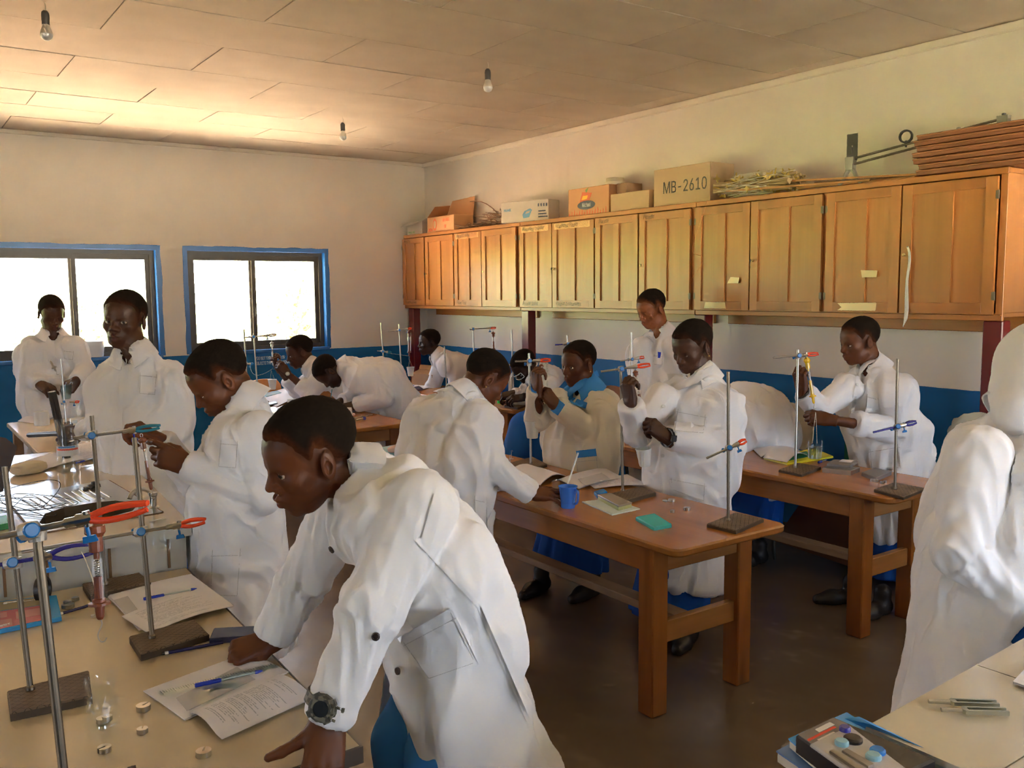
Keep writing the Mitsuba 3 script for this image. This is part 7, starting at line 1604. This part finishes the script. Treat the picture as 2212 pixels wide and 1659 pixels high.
# the wrapped bundle of yellow plastic pieces
wb = thing('wrapped_bundle', 'clear wrapped bundle of yellow star-shaped plastic pieces on the cabinets', 'bundle'); g = np.random.default_rng(3); ms = []
for i in range(90):
    c = np.array([XF+.02+.20*g.random(), 3.96+.66*g.random(), z0+.03+.13*g.random()]); n = g.normal(size=3); st_ = [(math.cos(t)*(.032 if q % 2 == 0 else .013), math.sin(t)*(.032 if q % 2 == 0 else .013)) for q, t in enumerate(np.arange(8)*math.pi/4)]; ms.append(mv(prism(st_, .008), c, frame(n)))
pm('star_yellow', (.46, .33, .06), .5); put(cat(*ms), 'star_yellow', wb, 'star_piece'); pm('reed', (.22, .15, .06), .7)
put(cat(*[tube(bez((XF+.02+.19*g.random(), 4.62, z0+.03+.12*g.random()), (XF+.02+.19*g.random(), 3.96, z0+.03+.12*g.random()), n=4), .011, 7) for _ in range(26)]), 'reed', wb, 'rod')
put(cat(*[tube([(XF+.01+.22*(.5+.5*math.cos(t))+.0, 4.30+.3*g.normal()*.4+.05*math.sin(t*2), z0+.09+.085*math.sin(t)) for t in np.linspace(0, 6.28, 26)], .002, 5) for _ in range(8)]), 'thread', wb, 'tie')
for i, (ya, yb, x, dz, w, lb) in enumerate(((4.35, 3.05, XF+.06, .085, .010, 'long pale stick lying on top of the slats behind the yellow bundle'), (4.50, 3.35, XF+.02, .045, .010, 'thin pale stick in front of the slats on the cabinets'), (4.2, 3.05, XF+.18, .04, .03, 'broad pale slat lying flat by the wall on the cabinets'), (3.95, 3.1, XF+.10, .02, .03, 'short broad slat under the sticks on the cabinets'), (3.9, 2.86, XF+.22, .055, .026, 'dark slat at the wall below the optical bench'))):
    solo('bamboo_strip', hull([(x+a, y, z0+z+b) for y, z in ((ya, dz*1.1), (yb, .004+dz*.12)) for a in (0, w) for b in (0, .012)]), 'cabinet_wood_pale' if i < 4 else 'twig_brown', lb, 'bamboo strip', 'strips on the cabinets')  # these are plain wooden slats and sticks
# trays
pm('tray_brown', (.13, .042, .016), .5); pm('tray_edge', (.20, .075, .03), .5)
for i in range(7):
    zt_ = z0+.034*i; dy = RNG.uniform(-.02, .02); dx = RNG.uniform(-.012, .012); k = thing('wooden_tray', ('bottom', 'second from bottom', 'third from bottom', 'middle', 'third from top', 'second from top', 'top')[i]+' reddish wooden tray in the stack on the nearest cabinet', 'tray', 'wooden trays stacked on the cabinet')
    wd = .02 if i < 2 else (.05 if i < 5 else .04); y0_, y1_ = 2.34-wd*.3, 3.02+wd*.3; x0_, x1_ = XF-.01-wd*.2, XR-.02
    put(box((x0_+dx, y0_+dy, zt_+.003), (x1_+dx*.3, y1_+dy, zt_+.031), .003), 'tray_brown', k, 'body'); put(box((x0_+dx-.004, y0_+dy-.004, zt_+.022), (x1_+dx*.3+.002, y1_+dy+.004, zt_+.0325), .003), 'tray_edge', k, 'lip')
# the optical bench lying over the trays
ob = thing('optical_bench', 'grey metal optical bench with forked feet lying over the wooden trays', 'optical bench'); dP = lambda x, y: on(x, y, 0, XF+.10)
a, b = dP(1838, 350), dP(2168, 262)
pm('cast_grey', (.20, .19, .16), .45, .5)
for o in (-.018, .018): put(rod(a+np.array([0, 0, o]), b+np.array([0, 0, o*.9]), .0075, 10), 'steel_dark', ob, 'rail')
def foot(p, s_, lean):
    y = np.array([0, 1., 0]); z = np.array([0, 0, 1.])
    put(cat(hull([p+y*q*.030+z*h+np.array([x, 0, 0]) for q, h in ((-1, .03), (1, .03), (-.8, -.05), (.8, -.05)) for x in (-.02, .02)]), *[tube(spline([p+z*-.04, p+y*q*.035+z*-.08, p+y*q*.06+z*-.125, p+y*q*.085+z*-.135], 10), [.017, .016, .015, .014, .013, .012, .011, .011, .011, .011], 8) for q in (-1, 1)]), 'cast_grey', ob, 'forked_foot'); put(put_knob(p+z*.028, z, .011), 'black_plastic', ob, 'screw')
foot(a, 1, 0); foot(b, 1, 0)
q = dP(1841, 332); put(cat(rod(q, dP(1841, 318), .006, 8)), 'black_plastic', ob, 'rider_post'); put(tm(m3.Manifold.cube((.006, .075, .165), True)-m3.Manifold.cube((.05, .012, .022), True)), 'black_plastic', ob, 'slit_screen', xf=M4(dP(1841, 318)))
q = dP(1957, 318); put(rod(q, dP(1957, 304), .006, 8), 'black_plastic', ob, 'rider_post'); put(lathe([(.030, -.01), (.040, -.01), (.040, .01), (.030, .01), (.030, -.01)], 30, dP(1957, 295), frame((1, .25, 0))), 'black_plastic', ob, 'lens_holder', smooth=35)
q = dP(2078, 285); put(cat(hull([q+np.array([x, y, z]) for x in (-.015, .015) for y in (-.04, .04) for z in (-.01, .012)]), put_knob(q+np.array([0, .02, .01]), (0, 0, 1.), .012), put_knob(q+np.array([0, -.02, .01]), (0, 0, 1.), .010)), 'cast_grey', ob, 'rider')
# strings hanging on the cabinets
q = lambda x, y: on(x, y, 0, XF-.034)
k = thing('string_hank', 'hank of white string hanging from the key of the nearest cabinet', 'string')
for i in range(5): o = np.array([0, .006*(i-2), 0]); put(tube(spline([q(1960, 532)+o*.3, q(1963+i, 560)+o, q(1958+i, 600)+o, q(1957+i*.8, 650)+o*1.2, q(1955, 690+4*i)+o], 24), .0022, 5), 'cup_white', k, 'strand')
put(rod(on(1960, 533, 0, XF-.02), on(1960, 533, 0, XF-.045), .004, 8), 'steel_dark', k, 'key')
thread([on(1528, 432, 0, XF-.02), q(1520, 460), q(1500, 520), q(1497, 545), q(1519, 557), q(1510, 580), q(1492, 606)], 'loose pale string hanging down the joint between the middle and nearest cabinets', r=.0016, mat='ply_orange', n=40)
# ---------------------------------------------------------------- bare bulbs
pm('bulb_opal', (.72, .66, .56), .25, spec=.5, clearcoat=.6)
for i, (P, lb) in enumerate(((on(96, 4, 2, ZC), 'bare bulb nearest us, at the top left'), (np.array([3.361, 5.01, ZC]), 'bare bulb in the middle of the ceiling'), (np.array([3.367, 7.239, ZC]), 'bare bulb farthest off, over the windows'))):
    k = thing('light_bulb', lb, 'light bulb', 'bare bulbs hanging from the ceiling')
    put(cat(tube(spline([P+[0, 0, .002], P+[.005, 0, -.022], P+[0, 0, -.05]], 10), .0026, 6)), 'thread', k, 'flex'); put(lathe([(0, -.112), (.0185, -.112), (.0195, -.062), (.016, -.050), (.008, -.042), (0, -.042)], 18, P), 'black_plastic', k, 'holder', smooth=35)
    put(lathe([(0, -.190), (.012, -.189), (.024, -.181), (.0300, -.168), (.0305, -.158)], 24, P), 'white_plastic', k, 'globe', smooth=50); put(lathe([(.0305, -.158), (.028, -.145), (.022, -.130), (.0180, -.120), (.017, -.111), (0, -.111)], 24, P), 'bulb_opal', k, 'neck', smooth=50)
# ---------------------------------------------------------------- what people wear and hold
pm('camo', proc(lambda p, n, uv: mix((.035, .033, .022), (.11, .105, .075), smoothstep(.45, .55, noise(p.x*120, p.y*120, p.z*120)))), .5)
pm('watch_glass', (.02, .022, .024), .1, spec=.6); pm('gold', (.6, .42, .15), .25, 1.0)
def watch(p, c, axis, face, r, mat='watch_black', case=.018, square=False, metal=None, ell=1.0, dial='watch_glass'):
    "a wristwatch round the arm at c (axis along the arm, dial towards face) as a part of p"
    ax = unit(axis); f = unit(face-ax*(face@ax)); s = np.cross(ax, f); w = case*.85
    k = put(cat(*[sheet(lambda u, v: c+(r*1.02)*np.cos(a0+(a1-a0)*u)[..., None]*f+(r*ell)*np.sin(a0+(a1-a0)*u)[..., None]*s+((v-.5)*w*(1-.0*u))[..., None]*ax, 26, 4, .0035) for a0, a1 in ((.25, 2*math.pi-.25),)]), mat, p.key, 'watch', smooth=40)
    F = frame(f, ax); o = c+f*(r*1.0-.001)
    if square: put(hull([o+F@np.array([x*case*1.25, y*case*.95, z]) for x in (-1, 1) for y in (-1, 1) for z in (0, .008)]+[o+F@np.array([x*case*1.1, y*case*.8, .010]) for x in (-1, 1) for y in (-1, 1)]), metal or mat, k, 'case'); put(hull([o+F@np.array([x*case*.9, y*case*.6, z]) for x in (-1, 1) for y in (-1, 1) for z in (.009, .0108)]), dial, k, 'dial')
    else:
        put(lathe([(0, 0), (case, 0), (case*1.12, .004), (case*1.05, .010), (case*.8, .0115), (0, .0115)], 12 if mat == 'camo' else 24, o, F), metal or mat, k, 'case', smooth=30); put(lathe([(0, .0115), (case*.62, .0115), (case*.62, .0125), (0, .0125)], 24, o, F), dial, k, 'dial')
        if mat == 'camo':
            put(lathe([(case*.62, .0113), (case*.84, .0113), (case*.84, .0140), (case*.62, .0140)], 24, o, F), mat, k, 'bezel')
            for t in range(4): a = t*math.pi/2+.785; put(hull([o+F@np.array([math.cos(a)*case*rr-math.sin(a)*q*.003, math.sin(a)*case*rr+math.cos(a)*q*.003, z]) for rr in (.8, 1.2) for q in (-2.2, 2.2) for z in (.002, .011)]), mat, k, 'guard')
            for q in (-1, 1): put(rod(o+F@np.array([q*case*.5, case*1.05, .005]), o+F@np.array([q*case*.5, case*1.32, .005]), .0026, 8), mat, k, 'pusher')
w = P1.P((716, 1515, -.163)); watch(P1, w, P1.P((707, 1556, -.165))-P1.P((800, 1318, -.15)), unit(CAM-w)+cf(712, 1515, 2, -.1, .35, 0), .0545, 'camo', .026)
w = P12.P((1442, 945, -.235)); watch(P12, w, P12.P((1440, 944, -.24))-P12.P((1576, 965, -.02)), unit(CAM-w), .046, 'watch_black', .016, square=True)
w = P5.P((622, 808, -.12)); watch(P5, w, P5.P((620, 806, -.12))-P5.P((668, 846, -.1)), unit(CAM-w), .034, 'watch_black', .016, metal='chrome', dial='white_print')
w = P9.P((1131, 858, -.05)); watch(P9, w, P9.P((1130, 858, -.05))-P9.P((1178, 872, -.15)), unit(CAM-w), .036, 'watch_black', .017)
w = P14.P((1734, 848, -.14)); a = unit(P14.P((1732, 842, -.14))-P14.P((1770, 885, -.08))); put(tube([w+.036*(math.cos(t)*frame(a)[:, 0]+math.sin(t)*frame(a)[:, 1]) for t in np.linspace(0, 2*math.pi, 25)[:-1]], .006, 8, True), 'watch_black', P14.key, 'bracelet', smooth=40)
for q in (P10, P8, P12):
    for sx in (-1, 1): put(mv(trimesh.creation.icosphere(subdivisions=2, radius=.0042), q.HL+q.HR@(np.array([sx*.082, -.004, -.033])*q.hs)), 'gold', q.key, 'earring', smooth=True)
q = P9; G = lambda u, v: q.HL+((np.stack([.066*np.sin((u-.5)*2.3), .048+.064*np.cos((u-.5)*2.3), .006+(v-.5)*.042*(1-.35*np.exp(-((u-.5)/.07)**2))], -1))*q.hs)@q.HR.T
gk = put(sheet(G, 24, 6), 'clear_tint', q.key, 'goggles', smooth=True)
uu = np.r_[np.linspace(0, 1, 22), np.ones(4), np.linspace(1, 0, 22), np.zeros(4)]; vv = np.r_[np.zeros(22), np.linspace(.1, .9, 4), np.ones(22), np.linspace(.9, .1, 4)]
put(tube(G(uu, vv), .0028, 6, True), 'white_plastic', gk, 'goggle_frame', smooth=40)
k = thing('pencil', 'green pencil held by the student bent low over the far table', 'pencil'); a, b = at(713, 876, 7.3), at(717, 841, 7.32); put(rod(a, b, .0042, 8, .0042), 'plastic_teal', k, 'barrel'); put(rod(b, b+(b-a)*.09, .0042, 8), 'white_plastic', k, 'eraser')
